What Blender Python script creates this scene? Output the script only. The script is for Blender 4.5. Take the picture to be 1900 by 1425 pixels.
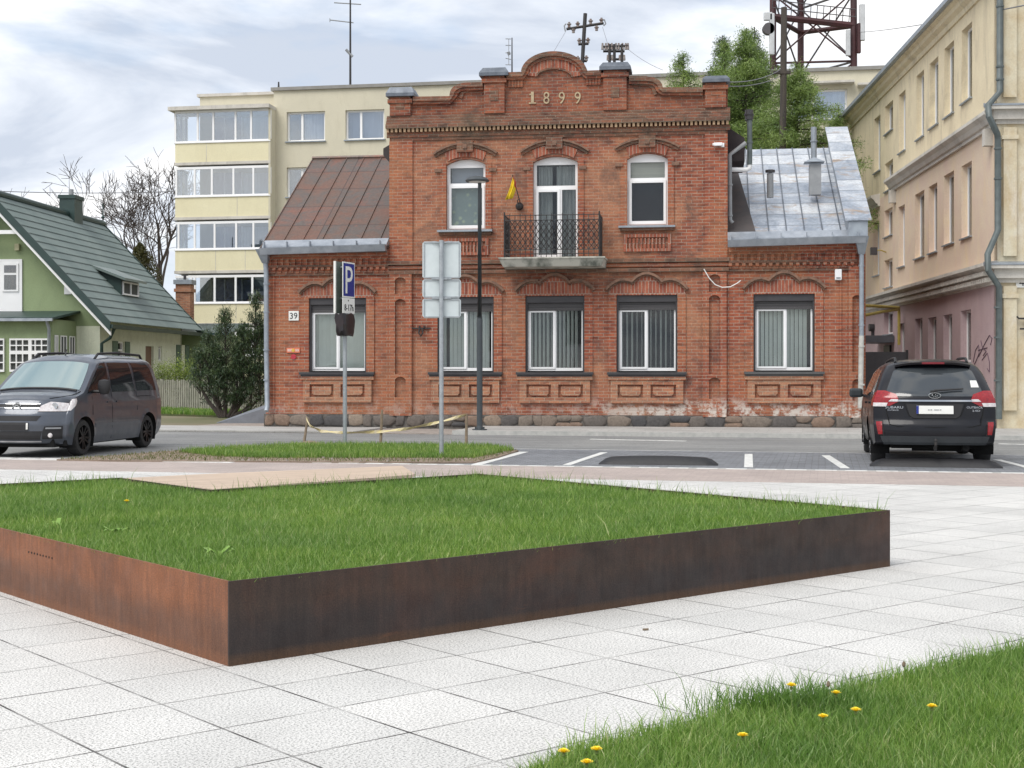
import bpy, bmesh, math, random
import numpy as np
from mathutils import Vector, Matrix
R = math.radians
random.seed(7); RNG = np.random.default_rng(7)
for o in list(bpy.data.objects): bpy.data.objects.remove(o)
SC = bpy.context.scene
COL = SC.collection

# ------------------------------------------------------------ camera
CAMH, FPX, CU, HV = 1.4, 2600.0, 950.0, 690.0
cd = bpy.data.cameras.new('camera'); cam = bpy.data.objects.new('camera', cd); COL.objects.link(cam)
cam.location = (0, 0, CAMH); cam.rotation_euler = (R(90), 0, 0)
cd.sensor_fit = 'HORIZONTAL'; cd.sensor_width = 36; cd.lens = 36*FPX/1900
cd.shift_y = -(712.5-HV)/1900; cd.clip_end = 3000; cd.clip_start = .05
SC.camera = cam
# ------------------------------------------------------------ world
SUN_EL, SUN_AZ = R(52), R(222)          # azimuth clockwise from +Y (behind-left of the camera)
wd = bpy.data.worlds.new('World'); SC.world = wd; wd.use_nodes = True
nt = wd.node_tree; nt.nodes.clear()
wo = nt.nodes.new('ShaderNodeOutputWorld'); bg = nt.nodes.new('ShaderNodeBackground')
sky = nt.nodes.new('ShaderNodeTexSky'); sky.sky_type = 'NISHITA'; sky.sun_disc = False
sky.sun_elevation = SUN_EL; sky.sun_rotation = SUN_AZ
tc = nt.nodes.new('ShaderNodeTexCoord'); mp = nt.nodes.new('ShaderNodeMapping')
mp.inputs['Scale'].default_value = (1, 1, 3.2); mp.inputs['Location'].default_value = (4.3, 2.2, 1.1)
n1 = nt.nodes.new('ShaderNodeTexNoise'); n1.inputs['Scale'].default_value = 3.6; n1.inputs['Detail'].default_value = 8; n1.inputs['Roughness'].default_value = .55; n1.inputs['Distortion'].default_value = .5
n2 = nt.nodes.new('ShaderNodeTexNoise'); n2.inputs['Scale'].default_value = 8; n2.inputs['Detail'].default_value = 8
r1 = nt.nodes.new('ShaderNodeValToRGB'); r2 = nt.nodes.new('ShaderNodeValToRGB')
e = r1.color_ramp.elements; e[0].position = .40; e[0].color = (3.8, 4.2, 4.9, 1); e[1].position = .60; e[1].color = (7.1, 7.1, 7.1, 1)
x = e.new(.5); x.color = (5.4, 5.7, 6.2, 1)
e = r2.color_ramp.elements; e[0].position = .53; e[0].color = (1, 1, 1, 1); e[1].position = .75; e[1].color = (.45, .45, .45, 1)
mx = nt.nodes.new('ShaderNodeMixRGB')
L = nt.links.new
L(tc.outputs['Generated'], mp.inputs[0]); L(mp.outputs[0], n1.inputs['Vector']); L(mp.outputs[0], n2.inputs['Vector'])
L(n1.outputs['Fac'], r1.inputs[0]); L(n2.outputs['Fac'], r2.inputs[0])
L(r2.outputs[0], mx.inputs['Fac']); L(sky.outputs[0], mx.inputs['Color1']); L(r1.outputs[0], mx.inputs['Color2'])
L(mx.outputs[0], bg.inputs[0]); bg.inputs[1].default_value = .105; L(bg.outputs[0], wo.inputs[0])
sl = bpy.data.lights.new('sun', 'SUN'); sl.energy = 1.5; sl.angle = R(35); sl.color = (1, .96, .9)
so = bpy.data.objects.new('sun', sl); COL.objects.link(so)
sd = Vector((math.sin(SUN_AZ)*math.cos(SUN_EL), math.cos(SUN_AZ)*math.cos(SUN_EL), math.sin(SUN_EL)))
so.rotation_euler = sd.to_track_quat('Z', 'Y').to_euler(); so.location = (0, 0, 40)
SC.view_settings.view_transform = 'Standard'; SC.view_settings.look = 'None'
SC.view_settings.exposure = 0.72; SC.view_settings.gamma = 1
SC.render.engine = 'CYCLES'

# ------------------------------------------------------------ materials
def newmat(name):
    m = bpy.data.materials.new(name); m.use_nodes = True
    t = m.node_tree; b = t.nodes['Principled BSDF']
    return m, t, b
def nd(t, typ, **kw):
    n = t.nodes.new('ShaderNode'+typ)
    for k, v in kw.items():
        if k in n.inputs: n.inputs[k].default_value = v
        else: setattr(n, k, v)
    return n
def c4(c): return (c[0], c[1], c[2], 1)
def ramp(t, src, stops):
    r = t.nodes.new('ShaderNodeValToRGB'); e = r.color_ramp.elements
    e[0].position = stops[0][0]; e[0].color = c4(stops[0][1]); e[1].position = stops[-1][0]; e[1].color = c4(stops[-1][1])
    for p, c in stops[1:-1]: q = e.new(p); q.color = c4(c)
    t.links.new(src, r.inputs[0]); return r.outputs[0]
def mixc(t, f, a, b, mode='MIX'):
    m = t.nodes.new('ShaderNodeMixRGB'); m.blend_type = mode
    for i, v in ((0, f), (1, a), (2, b)):
        if hasattr(v, 'is_linked') or hasattr(v, 'links'): t.links.new(v, m.inputs[i])
        else: m.inputs[i].default_value = v if i == 0 else c4(v)
    return m.outputs[0]
def noise(t, vec, scale, detail=5, rough=.6, dist=0):
    n = nd(t, 'TexNoise', Scale=scale, Detail=detail, Roughness=rough, Distortion=dist)
    if vec is not None: t.links.new(vec, n.inputs['Vector'])
    return n.outputs['Fac']
def ocoord(t, scale=(1, 1, 1), rot=(0, 0, 0)):
    c = t.nodes.new('ShaderNodeTexCoord'); m = nd(t, 'Mapping'); m.inputs['Scale'].default_value = scale; m.inputs['Rotation'].default_value = rot
    t.links.new(c.outputs['Object'], m.inputs[0]); return m.outputs[0]
def bump(t, b, h, strength=.3, dist=.01):
    n = nd(t, 'Bump', Strength=strength, Distance=dist); t.links.new(h, n.inputs['Height']); t.links.new(n.outputs[0], b.inputs['Normal']); return n
def M(name, c1, c2=None, scale=4, rough=.7, metal=0, bmp=0, bscale=40, coat=0, lo=.35, hi=.65, stretch=(1, 1, 1), spec=.5, dist=.01):
    m, t, b = newmat(name); b.inputs['Roughness'].default_value = rough; b.inputs['Metallic'].default_value = metal
    b.inputs['Coat Weight'].default_value = coat; b.inputs['Coat Roughness'].default_value = .05; b.inputs['Specular IOR Level'].default_value = spec
    if c2 is None: c2 = tuple(x*.8 for x in c1)
    v = ocoord(t, stretch)
    t.links.new(ramp(t, noise(t, v, scale), [(lo, c1), (hi, c2)]), b.inputs['Base Color'])
    if bmp: bump(t, b, noise(t, v, bscale), bmp, dist)
    return m
def brickmat(name, c1, c2, mortar, patch=None, pamt=.5, dark=None, damt=.5, white=0, bw=.25, rh=.078, pscale=.55):
    m, t, b = newmat(name); b.inputs['Roughness'].default_value = .88; b.inputs['Specular IOR Level'].default_value = .25
    c = t.nodes.new('ShaderNodeTexCoord'); s = nd(t, 'SeparateXYZ'); t.links.new(c.outputs['Object'], s.inputs[0])
    a = nd(t, 'Math', operation='ADD'); t.links.new(s.outputs[0], a.inputs[0]); t.links.new(s.outputs[1], a.inputs[1])
    k = nd(t, 'CombineXYZ'); t.links.new(a.outputs[0], k.inputs[0]); t.links.new(s.outputs[2], k.inputs[1])
    # a little waviness in the courses
    w = nd(t, 'TexNoise', Scale=3.0, Detail=2); t.links.new(k.outputs[0], w.inputs['Vector'])
    vm = nd(t, 'VectorMath', operation='MULTIPLY_ADD'); t.links.new(w.outputs['Color'], vm.inputs[0]); vm.inputs[1].default_value = (.02, .012, 0); t.links.new(k.outputs[0], vm.inputs[2])
    br = nd(t, 'TexBrick', Scale=1.0); br.inputs['Brick Width'].default_value = bw; br.inputs['Row Height'].default_value = rh
    br.inputs['Mortar Size'].default_value = .0075; br.inputs['Mortar Smooth'].default_value = .3; br.inputs['Bias'].default_value = -.1
    br.inputs['Color1'].default_value = c4(c1); br.inputs['Color2'].default_value = c4(c2); br.inputs['Mortar'].default_value = c4(mortar)
    t.links.new(vm.outputs[0], br.inputs['Vector']); col = br.outputs['Color']
    mm = nd(t, 'Mapping'); mm.inputs['Scale'].default_value = (1/bw*.9, 1/rh*.9, 1); t.links.new(k.outputs[0], mm.inputs[0])
    pb = noise(t, mm.outputs[0], 1.0, 1, .5)
    col = mixc(t, .75, col, ramp(t, pb, [(.25, (.45, .42, .46)), (.45, (1, 1, 1)), (.75, (1.3, 1.27, 1.15))]), 'MULTIPLY')
    if patch:
        f = ramp(t, noise(t, k.outputs[0], pscale, 7, .62, .4), [(.42, (0, 0, 0)), (.6, (pamt,)*3)])
        col = mixc(t, f, col, mixc(t, .6, col, patch))
    if dark:
        f = ramp(t, noise(t, k.outputs[0], 1.3, 8, .7, .6), [(.5, (0, 0, 0)), (.68, (damt,)*3)])
        col = mixc(t, f, col, dark)
    f = ramp(t, noise(t, k.outputs[0], 22, 4, .7), [(.3, (.72, .72, .74)), (.7, (1.18, 1.15, 1.12))])
    col = mixc(t, .8, col, f, 'MULTIPLY')
    if white:      # lime bloom low on the wall
        z = ramp(t, s.outputs[2], [(.0, (0, 0, 0)), (.3, (1, 1, 1)), (.5, (.9,)*3), (.85, (0, 0, 0))])
        xr = nd(t, 'MapRange'); xr.inputs['From Min'].default_value = 1.2; xr.inputs['From Max'].default_value = 3.4; xr.inputs['To Min'].default_value = .25; xr.inputs['To Max'].default_value = 1
        t.links.new(s.outputs[0], xr.inputs[0])
        mu = nd(t, 'Math', operation='MULTIPLY'); t.links.new(z, mu.inputs[0]); t.links.new(xr.outputs[0], mu.inputs[1])
        nn = ramp(t, noise(t, k.outputs[0], 3.5, 8, .75), [(.47, (0, 0, 0)), (.56, (1, 1, 1))])
        mu2 = nd(t, 'Math', operation='MULTIPLY'); t.links.new(mu.outputs[0], mu2.inputs[0]); t.links.new(nn, mu2.inputs[1])
        col = mixc(t, mu2.outputs[0], col, (.62, .56, .5))
    t.links.new(col, b.inputs['Base Color'])
    inv = nd(t, 'Math', operation='SUBTRACT'); inv.inputs[0].default_value = 1; t.links.new(br.outputs['Fac'], inv.inputs[1])
    ad = nd(t, 'Math', operation='MULTIPLY_ADD'); t.links.new(noise(t, k.outputs[0], 30, 3), ad.inputs[0]); ad.inputs[1].default_value = .6; t.links.new(inv.outputs[0], ad.inputs[2])
    bump(t, b, ad.outputs[0], .7, .008)
    return m
MORT = (.36, .285, .23)
m_brick = brickmat('brick', (.345, .115, .068), (.225, .075, .05), MORT, patch=(.50, .27, .155), pamt=.85, dark=(.11, .075, .065), damt=.7, white=1)
m_brick_red = brickmat('brick_red', (.37, .115, .065), (.24, .072, .047), MORT, patch=(.46, .24, .12), pamt=.6, dark=(.16, .09, .075), damt=.35, white=1)
m_brick_top = brickmat('brick_parapet', (.30, .1, .058), (.18, .062, .044), (.27, .22, .18), patch=(.46, .2, .1), pamt=.45, dark=(.085, .07, .06), damt=.75)
m_brick_dark = brickmat('brick_sooty', (.24, .1, .065), (.13, .075, .055), (.25, .21, .17), patch=(.3, .2, .13), pamt=.5, dark=(.08, .07, .055), damt=.8)
m_brick_panel = brickmat('brick_pale', (.42, .185, .11), (.31, .125, .08), (.42, .35, .27), patch=(.42, .27, .17), pamt=.6, dark=(.2, .14, .1), damt=.3)
m_brick_vert = brickmat('brick_arch', (.38, .13, .08), (.26, .08, .055), (.42, .34, .28), dark=(.2, .12, .09), damt=.4, bw=.085, rh=.3)
m_moss = M('weathered_moulding', (.27, .15, .1), (.15, .095, .07), 9, .9, bmp=.5)
m_dent_pale = M('pale_dentil', (.6, .43, .27), (.33, .2, .12), 6, .85)
m_white = M('white_upvc', (.9, .9, .9), (.86, .86, .86), 2, .35)
m_gray_frame = M('grey_metal_frame', (.33, .34, .35), (.26, .27, .28), 4, .5)
m_anth = M('anthracite_shutter', (.055, .052, .055), (.04, .038, .042), 3, .45)
m_shut = M('shutter_curtain', (.075, .07, .072), (.05, .048, .05), 2, .5, stretch=(.2, .2, 20), lo=.4, hi=.6)
m_dark = M('dark_interior', (.02, .02, .022), (.012, .012, .014), 2, .9)
m_blind = M('vertical_blind', (.86, .9, .86), (.78, .82, .78), 2, .8)
m_curtain = M('white_curtain', (.82, .84, .86), (.62, .65, .7), 12, .9, stretch=(1, 1, .05))
m_zinc = M('zinc_sheet', (.45, .48, .52), (.3, .33, .37), 3, .42, metal=.55, bmp=.15, bscale=6)
m_zincd = M('zinc_pipe', (.36, .40, .44), (.28, .31, .35), 6, .5, metal=.4)
m_pipe_dark = M('painted_drainpipe', (.13, .155, .155), (.09, .11, .11), 5, .5)
m_steelpost = M('galvanised_post', (.42, .45, .47), (.33, .36, .38), 12, .45, metal=.5)
m_signback = M('sign_back', (.62, .68, .69), (.53, .59, .6), 3, .5, metal=.15)
m_blackiron = M('black_iron', (.022, .022, .024), (.035, .03, .028), 30, .55)
m_lamp = M('lamp_paint', (.06, .07, .078), (.05, .06, .065), 8, .45)
m_concrete = M('stained_concrete', (.5, .49, .43), (.12, .13, .11), 3.2, .9, bmp=.4, lo=.45, hi=.68, stretch=(1, 1, .6))
m_asph = None
def glassmat(name, tint=(.9, .93, .93), refl=.06):
    m = bpy.data.materials.new(name); m.use_nodes = True; t = m.node_tree; t.nodes.clear()
    o = nd(t, 'OutputMaterial'); tr = nd(t, 'BsdfTransparent'); tr.inputs[0].default_value = c4(tint)
    g = nd(t, 'BsdfGlossy', Roughness=.02); g.inputs[0].default_value = (1, 1, 1, 1)
    fr = nd(t, 'LayerWeight', Blend=.25); mr = nd(t, 'MapRange'); mr.inputs['To Min'].default_value = refl; mr.inputs['To Max'].default_value = .9
    nz = nd(t, 'TexNoise', Scale=1.6, Detail=2); bp = nd(t, 'Bump', Strength=.06, Distance=.04); t.links.new(nz.outputs[0], bp.inputs['Height']); t.links.new(bp.outputs[0], g.inputs['Normal'])
    mx = nd(t, 'MixShader'); L = t.links.new
    L(fr.outputs['Fresnel'], mr.inputs[0]); L(mr.outputs[0], mx.inputs[0]); L(tr.outputs[0], mx.inputs[1]); L(g.outputs[0], mx.inputs[2]); L(mx.outputs[0], o.inputs[0])
    return m
m_glass = glassmat('window_glass', (.86, .88, .875), .02)
m_glass_a = glassmat('sky_reflecting_glass', (.8, .85, .9), .2)
m_glass_d = glassmat('tinted_glass', (.28, .3, .33), .16)

# ------------------------------------------------------------ mesh builder
class MB:
    def __init__(s): s.v = []; s.f = []
    def add(s, vs, fs):
        k = len(s.v); s.v += [tuple(p) for p in vs]; s.f += [tuple(i+k for i in f) for f in fs]; return s
    def box(s, x0, x1, y0, y1, z0, z1):
        return s.add([(x0,y0,z0),(x1,y0,z0),(x1,y1,z0),(x0,y1,z0),(x0,y0,z1),(x1,y0,z1),(x1,y1,z1),(x0,y1,z1)],
                     [(0,3,2,1),(4,5,6,7),(0,1,5,4),(1,2,6,5),(2,3,7,6),(3,0,4,7)])
    def hexa(s, b, t): # bottom 4, top 4 points
        return s.add(list(b)+list(t), [(0,3,2,1),(4,5,6,7),(0,1,5,4),(1,2,6,5),(2,3,7,6),(3,0,4,7)])
    def cyl(s, p0, p1, r0, r1=None, n=10, caps=True):
        r1 = r0 if r1 is None else r1; p0 = Vector(p0); p1 = Vector(p1); d = (p1-p0)
        if d.length < 1e-7: return s
        d.normalize(); a = Vector((0,0,1)) if abs(d.z) < .9 else Vector((1,0,0)); e1 = d.cross(a).normalized(); e2 = d.cross(e1)
        vs = []
        for i in range(n):
            q = 2*math.pi*i/n; w = e1*math.cos(q)+e2*math.sin(q); vs += [p0+w*r0, p1+w*r1]
        fs = [(2*i, 2*i+1, (2*i+3) % (2*n), (2*i+2) % (2*n)) for i in range(n)]
        if caps: fs += [tuple(2*i for i in range(n)), tuple(2*i+1 for i in reversed(range(n)))]
        return s.add(vs, fs)
    def tube(s, pts, r, n=8):
        pts = [Vector(p) for p in pts]; m = len(pts); rs = r if isinstance(r, (list, tuple)) else [r]*m
        vs = []; prev = None
        for i, p in enumerate(pts):
            d = (pts[min(i+1, m-1)]-pts[max(i-1, 0)]).normalized()
            if prev is None: a = Vector((0,0,1)) if abs(d.z) < .9 else Vector((1,0,0)); e1 = d.cross(a).normalized()
            else: e1 = (prev-d*prev.dot(d)).normalized()
            prev = e1; e2 = d.cross(e1)
            vs += [p+(e1*math.cos(2*math.pi*k/n)+e2*math.sin(2*math.pi*k/n))*rs[i] for k in range(n)]
        fs = [(i*n+k, i*n+(k+1) % n, (i+1)*n+(k+1) % n, (i+1)*n+k) for i in range(m-1) for k in range(n)]
        fs += [tuple(range(n))[::-1], tuple((m-1)*n+k for k in range(n))]
        return s.add(vs, fs)
    def prism(s, pts, z0, z1):    # convex/concave polygon in xy (ngon caps)
        n = len(pts); vs = [(p[0], p[1], z0) for p in pts]+[(p[0], p[1], z1) for p in pts]
        return s.add(vs, [tuple(range(n))[::-1], tuple(range(n, 2*n))]+[(i, (i+1) % n, n+(i+1) % n, n+i) for i in range(n)])
    def ribbon(s, path, lo, hi, y0, y1):   # strip along a path in xz, offset lo..hi on its normal side, y0..y1 deep
        P = [Vector((p[0], p[1])) for p in path]; m = len(P); ring = []
        for i in range(m):
            d = (P[min(i+1, m-1)]-P[max(i-1, 0)]).normalized(); nn = Vector((-d.y, d.x))
            a = P[i]+nn*lo; b = P[i]+nn*hi; ring += [(a.x, y0, a.y), (b.x, y0, b.y), (b.x, y1, b.y), (a.x, y1, a.y)]
        fs = [(i*4+k, i*4+(k+1) % 4, (i+1)*4+(k+1) % 4, (i+1)*4+k) for i in range(m-1) for k in range(4)]
        fs += [(3,2,1,0), tuple((m-1)*4+k for k in range(4))]
        return s.add(ring, fs)
    def sheet(s, loops, d0, d1, plane='xz'):  # filled outline with holes, extruded d0..d1
        cu = bpy.data.curves.new('tmp', 'CURVE'); cu.dimensions = '2D'; cu.fill_mode = 'BOTH'; cu.extrude = (d1-d0)/2
        for lp in loops:
            sp = cu.splines.new('POLY'); sp.points.add(len(lp)-1)
            for q, p in zip(sp.points, lp): q.co = (p[0], p[1], 0, 1)
            sp.use_cyclic_u = True
        ob = bpy.data.objects.new('tmp', cu); COL.objects.link(ob)
        me = bpy.data.meshes.new_from_object(ob.evaluated_get(bpy.context.evaluated_depsgraph_get()))
        mid = (d0+d1)/2
        if plane == 'xz': vs = [(v.co.x, mid+v.co.z, v.co.y) for v in me.vertices]
        elif plane == 'yz': vs = [(mid+v.co.z, v.co.x, v.co.y) for v in me.vertices]
        else: vs = [(v.co.x, v.co.y, mid+v.co.z) for v in me.vertices]
        fs = [tuple(p.vertices) for p in me.polygons]
        bpy.data.objects.remove(ob); bpy.data.curves.remove(cu); bpy.data.meshes.remove(me)
        return s.add(vs, fs)
    def lathe(s, prof, n=24, axis='z', c=(0, 0, 0)):
        vs = []
        for r, h in prof:
            for k in range(n):
                a = 2*math.pi*k/n; q = (r*math.cos(a), r*math.sin(a), h) if axis == 'z' else (r*math.cos(a), h, r*math.sin(a))
                vs.append((q[0]+c[0], q[1]+c[1], q[2]+c[2]))
        m = len(prof)
        return s.add(vs, [(i*n+k, i*n+(k+1) % n, (i+1)*n+(k+1) % n, (i+1)*n+k) for i in range(m-1) for k in range(n)])
    def parts(s, name, mat, parent, fns):
        for fn in fns: m_ = MB(); fn(m_); m_.build(name, mat, parent)
    def build(s, name, mat, parent=None, smooth=False, merge=True, bevel=0, fix=True, label=None):
        me = bpy.data.meshes.new(name); me.from_pydata(s.v, [], s.f)
        if fix:
            b = bmesh.new(); b.from_mesh(me)
            if merge: bmesh.ops.remove_doubles(b, verts=b.verts, dist=1e-5)
            bmesh.ops.recalc_face_normals(b, faces=b.faces); b.to_mesh(me); b.free()
        me.materials.append(mat)
        if smooth:
            me.polygons.foreach_set('use_smooth', [True]*len(me.polygons))
            me.set_sharp_from_angle(angle=R(smooth if smooth is not True else 40))
        o = bpy.data.objects.new(name, me); COL.objects.link(o)
        if parent is not None: o.parent = parent
        if bevel:
            md = o.modifiers.new('bevel', 'BEVEL'); md.width = bevel; md.segments = 2; md.limit_method = 'ANGLE'; md.angle_limit = R(40)
        if label: o['label'] = label
        return o
def tag(o, label=None, cat=None, group=None, kind=None):
    if label: o['label'] = label
    if cat: o['category'] = cat
    if group: o['group'] = group
    if kind: o['kind'] = kind
    return o
def thing(name, label, cat, loc=(0, 0, 0), rz=0, group=None):
    o = bpy.data.objects.new(name, None); COL.objects.link(o); o.location = loc; o.rotation_euler = (0, 0, rz)
    o.empty_display_size = .2
    return tag(o, label, cat, group)
def text_mb(txt, h, depth=.01):
    cu = bpy.data.curves.new('t', 'FONT'); cu.body = txt; cu.size = 1; cu.extrude = .5; cu.resolution_u = 3
    ob = bpy.data.objects.new('t', cu); COL.objects.link(ob)
    me = bpy.data.meshes.new_from_object(ob.evaluated_get(bpy.context.evaluated_depsgraph_get()))
    co = np.array([v.co[:] for v in me.vertices]); fs = [tuple(p.vertices) for p in me.polygons]
    bpy.data.objects.remove(ob); bpy.data.curves.remove(cu); bpy.data.meshes.remove(me)
    lo, hi = co.min(0), co.max(0); sc = h/(hi[1]-lo[1])
    w = (hi[0]-lo[0])*sc
    return [( (c[0]-lo[0])*sc, c[2]*depth, (c[1]-lo[1])*sc ) for c in co], fs, w
def add_text(mb, txt, h, x, y, z, depth=.01, width=None, center=True, mirror=False):   # faces -y
    vs, fs, w = text_mb(txt, h, depth); k = (width/w) if width else 1
    ox = -w*k/2 if center else 0
    mb.add([(x+(ox+v[0]*k)*(1), y+v[1], z+v[2]) for v in vs], fs); return w*k
def rect(x0, z0, x1, z1): return [(x0, z0), (x1, z0), (x1, z1), (x0, z1)]
def archrect(x0, z0, x1, zs, rise, n=10):    # bottom z0, spring zs, crown zs+rise
    w = (x1-x0)/2; cx = (x0+x1)/2
    if rise < 1e-4: return rect(x0, z0, x1, zs)
    r = (w*w+rise*rise)/(2*rise); cz = zs+rise-r; a0 = math.asin(min(1, w/r))
    return [(x0, z0), (x1, z0)]+[(cx+r*math.sin(a0-2*a0*i/n), cz+r*math.cos(a0-2*a0*i/n)) for i in range(n+1)]
def arcpts(x0, x1, zs, rise, n=12):
    p = archrect(x0, zs-1, x1, zs, rise, n)[2:]; return p[::-1]
# ------------------------------------------------------------ frames: pixel -> place
class Frame:
    def __init__(s, X, Y, th): s.o = (X, Y); s.t = th
    def loc(s, x, y):   # world -> local
        dx, dy = x-s.o[0], y-s.o[1]; c, k = math.cos(s.t), math.sin(s.t); return (dx*c+dy*k, -dx*k+dy*c)
    def wor(s, x, y): c, k = math.cos(s.t), math.sin(s.t); return (s.o[0]+x*c-y*k, s.o[1]+x*k+y*c)
    def ray(s, u): # local origin, dir
        a = s.loc(0, 0); b = s.loc((u-CU)/FPX, 1); return a, (b[0]-a[0], b[1]-a[1])
    def P(s, u, v, y=0): # plane local y -> (x, z)
        a, d = s.ray(u); t = (y-a[1])/d[1]; return (a[0]+d[0]*t, CAMH-(v-HV)/FPX*t)
    def S(s, u, v, x=0): # plane local x -> (y, z)
        a, d = s.ray(u); t = (x-a[0])/d[0]; return (a[1]+d[1]*t, CAMH-(v-HV)/FPX*t)
    def root(s, name, label, cat): return thing(name, label, cat, (s.o[0], s.o[1], 0), s.t)
def G(u, v, z=0):
    Y = (CAMH-z)*FPX/(v-HV); return ((u-CU)/FPX*Y, Y)
def at(u, Y): return ((u-CU)/FPX*Y, Y)
def Zat(v, Y): return CAMH-(v-HV)/FPX*Y
# ------------------------------------------------------------ ground
def tilemat(name, c1, c2, bw, rh, joint, js=.006, speck=.5, offset=0.0, grain=150, var=.06, rough=.75, freq=2, jointvar=True, rot=0):
    m, t, b = newmat(name); b.inputs['Roughness'].default_value = rough; b.inputs['Specular IOR Level'].default_value = .3
    v = ocoord(t, rot=(0, 0, rot))
    br = nd(t, 'TexBrick', Scale=1.0, offset=offset, offset_frequency=freq); br.inputs['Brick Width'].default_value = bw; br.inputs['Row Height'].default_value = rh
    br.inputs['Mortar Size'].default_value = js; br.inputs['Mortar Smooth'].default_value = .35; br.inputs['Bias'].default_value = 0
    br.inputs['Color1'].default_value = c4(c1); br.inputs['Color2'].default_value = c4(c2); br.inputs['Mortar'].default_value = c4(c1)
    t.links.new(v, br.inputs['Vector'])
    col = br.outputs['Color']
    col = mixc(t, 1, col, ramp(t, noise(t, v, grain, 3, .8), [(.4, (1-speck*1.1,)*3), (.48, (.95,)*3), (.62, (1.08,)*3)]), 'MULTIPLY')
    col = mixc(t, 1, col, ramp(t, noise(t, v, .9, 6, .6), [(.35, (1-var*2,)*3), (.65, (1, 1, 1))]), 'MULTIPLY')
    jf = br.outputs['Fac']
    if jointvar:
        q = nd(t, 'Math', operation='MULTIPLY'); t.links.new(jf, q.inputs[0]); t.links.new(ramp(t, noise(t, v, 2.2, 4), [(.36, (.25,)*3), (.6, (1, 1, 1))]), q.inputs[1]); jf = q.outputs[0]
    col = mixc(t, jf, col, joint)
    t.links.new(col, b.inputs['Base Color'])
    iv = nd(t, 'Math', operation='SUBTRACT'); iv.inputs[0].default_value = 1; t.links.new(br.outputs['Fac'], iv.inputs[1])
    bump(t, b, iv.outputs[0], .5, .004)
    return m
def asphaltmat():
    m, t, b = newmat('asphalt'); b.inputs['Roughness'].default_value = .85; b.inputs['Specular IOR Level'].default_value = .3
    v = ocoord(t)
    col = ramp(t, noise(t, v, .35, 8, .65, .5), [(.35, (.22, .222, .222)), (.65, (.30, .30, .29))])
    col = mixc(t, 1, col, ramp(t, noise(t, v, 60, 3, .8), [(.35, (.72,)*3), (.65, (1.15,)*3)]), 'MULTIPLY')
    v2 = ocoord(t, (.15, 2.2, 1))
    col = mixc(t, ramp(t, noise(t, v, 1.7, 9, .8, 2.5), [(.485, (0,)*3), (.5, (.55,)*3), (.515, (0,)*3)]), col, (.09, .09, .09))
    col = mixc(t, ramp(t, noise(t, v, 3.1, 4, .5), [(.68, (0,)*3), (.76, (.5,)*3)]), col, (.07, .07, .075))
    col = mixc(t, .6, col, ramp(t, noise(t, v2, 1.2, 5), [(.4, (.82,)*3), (.6, (1.08,)*3)]), 'MULTIPLY')
    t.links.new(col, b.inputs['Base Color']); bump(t, b, noise(t, v, 90, 3), .3, .004); return m
m_asph = asphaltmat()
m_granite = tilemat('granite_slabs', (.735, .72, .69), (.665, .655, .63), .525, .525, (.05, .046, .042), .0065, .62, 0, 100, .08)
m_pink = tilemat('pink_paving', (.50, .42, .38), (.44, .37, .34), .2, .1, (.3, .26, .24), .004, .2, .5, 90, .08, jointvar=False)
m_paver = tilemat('grey_block_paving', (.27, .28, .3), (.19, .2, .215), .2, .1, (.1, .1, .1), .006, .25, .5, 60, .1, jointvar=False)
m_side = tilemat('pavement_slabs', (.5, .49, .47), (.44, .43, .41), .5, .5, (.28, .27, .26), .008, .2, .5, 60, .08)
m_kerb = M('kerb_stone', (.5, .49, .46), (.38, .38, .36), 6, .85, bmp=.3)
m_linepaint = M('road_paint', (.72, .72, .69), (.42, .42, .4), 7, .7, lo=.45, hi=.75)
m_dirt = M('dirt', (.3, .23, .18), (.2, .15, .11), 2.5, .95, bmp=.6, bscale=20, dist=.03)
m_gravel = M('gravel', (.4, .35, .31), (.24, .21, .19), 5, .95, bmp=.6, bscale=40, dist=.02)
m_turf = M('turf_soil', (.055, .085, .022), (.09, .085, .04), 3, .95, bmp=.6, bscale=25, dist=.03)
def grassmat(name, stops, trans=.45):
    m = bpy.data.materials.new(name); m.use_nodes = True; t = m.node_tree; b = t.nodes['Principled BSDF']; o = t.nodes['Material Output']
    a = nd(t, 'Attribute', attribute_name='rnd'); col = ramp(t, a.outputs['Fac'], stops)
    v = ocoord(t); col = mixc(t, .7, col, ramp(t, noise(t, v, 1.3, 5, .6), [(.35, (.75, .8, .75)), (.65, (1.2, 1.1, .9))]), 'MULTIPLY')
    t.links.new(col, b.inputs['Base Color']); b.inputs['Roughness'].default_value = .38; b.inputs['Specular IOR Level'].default_value = .5
    tr = nd(t, 'BsdfTranslucent'); t.links.new(col, tr.inputs[0]); mx = nd(t, 'MixShader'); mx.inputs[0].default_value = trans
    t.links.new(b.outputs[0], mx.inputs[1]); t.links.new(tr.outputs[0], mx.inputs[2]); t.links.new(mx.outputs[0], o.inputs[0]); return m
m_blade = grassmat('grass_blade', [(0, (.075, .165, .03)), (.3, (.16, .30, .055)), (.55, (.27, .44, .10)), (.78, (.45, .55, .22)), (1, (.72, .68, .46))])
m_blade_dry = grassmat('grass_blade_dry', [(0, (.09, .12, .03)), (.5, (.16, .2, .06)), (.75, (.33, .28, .16)), (1, (.45, .38, .25))])

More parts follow.
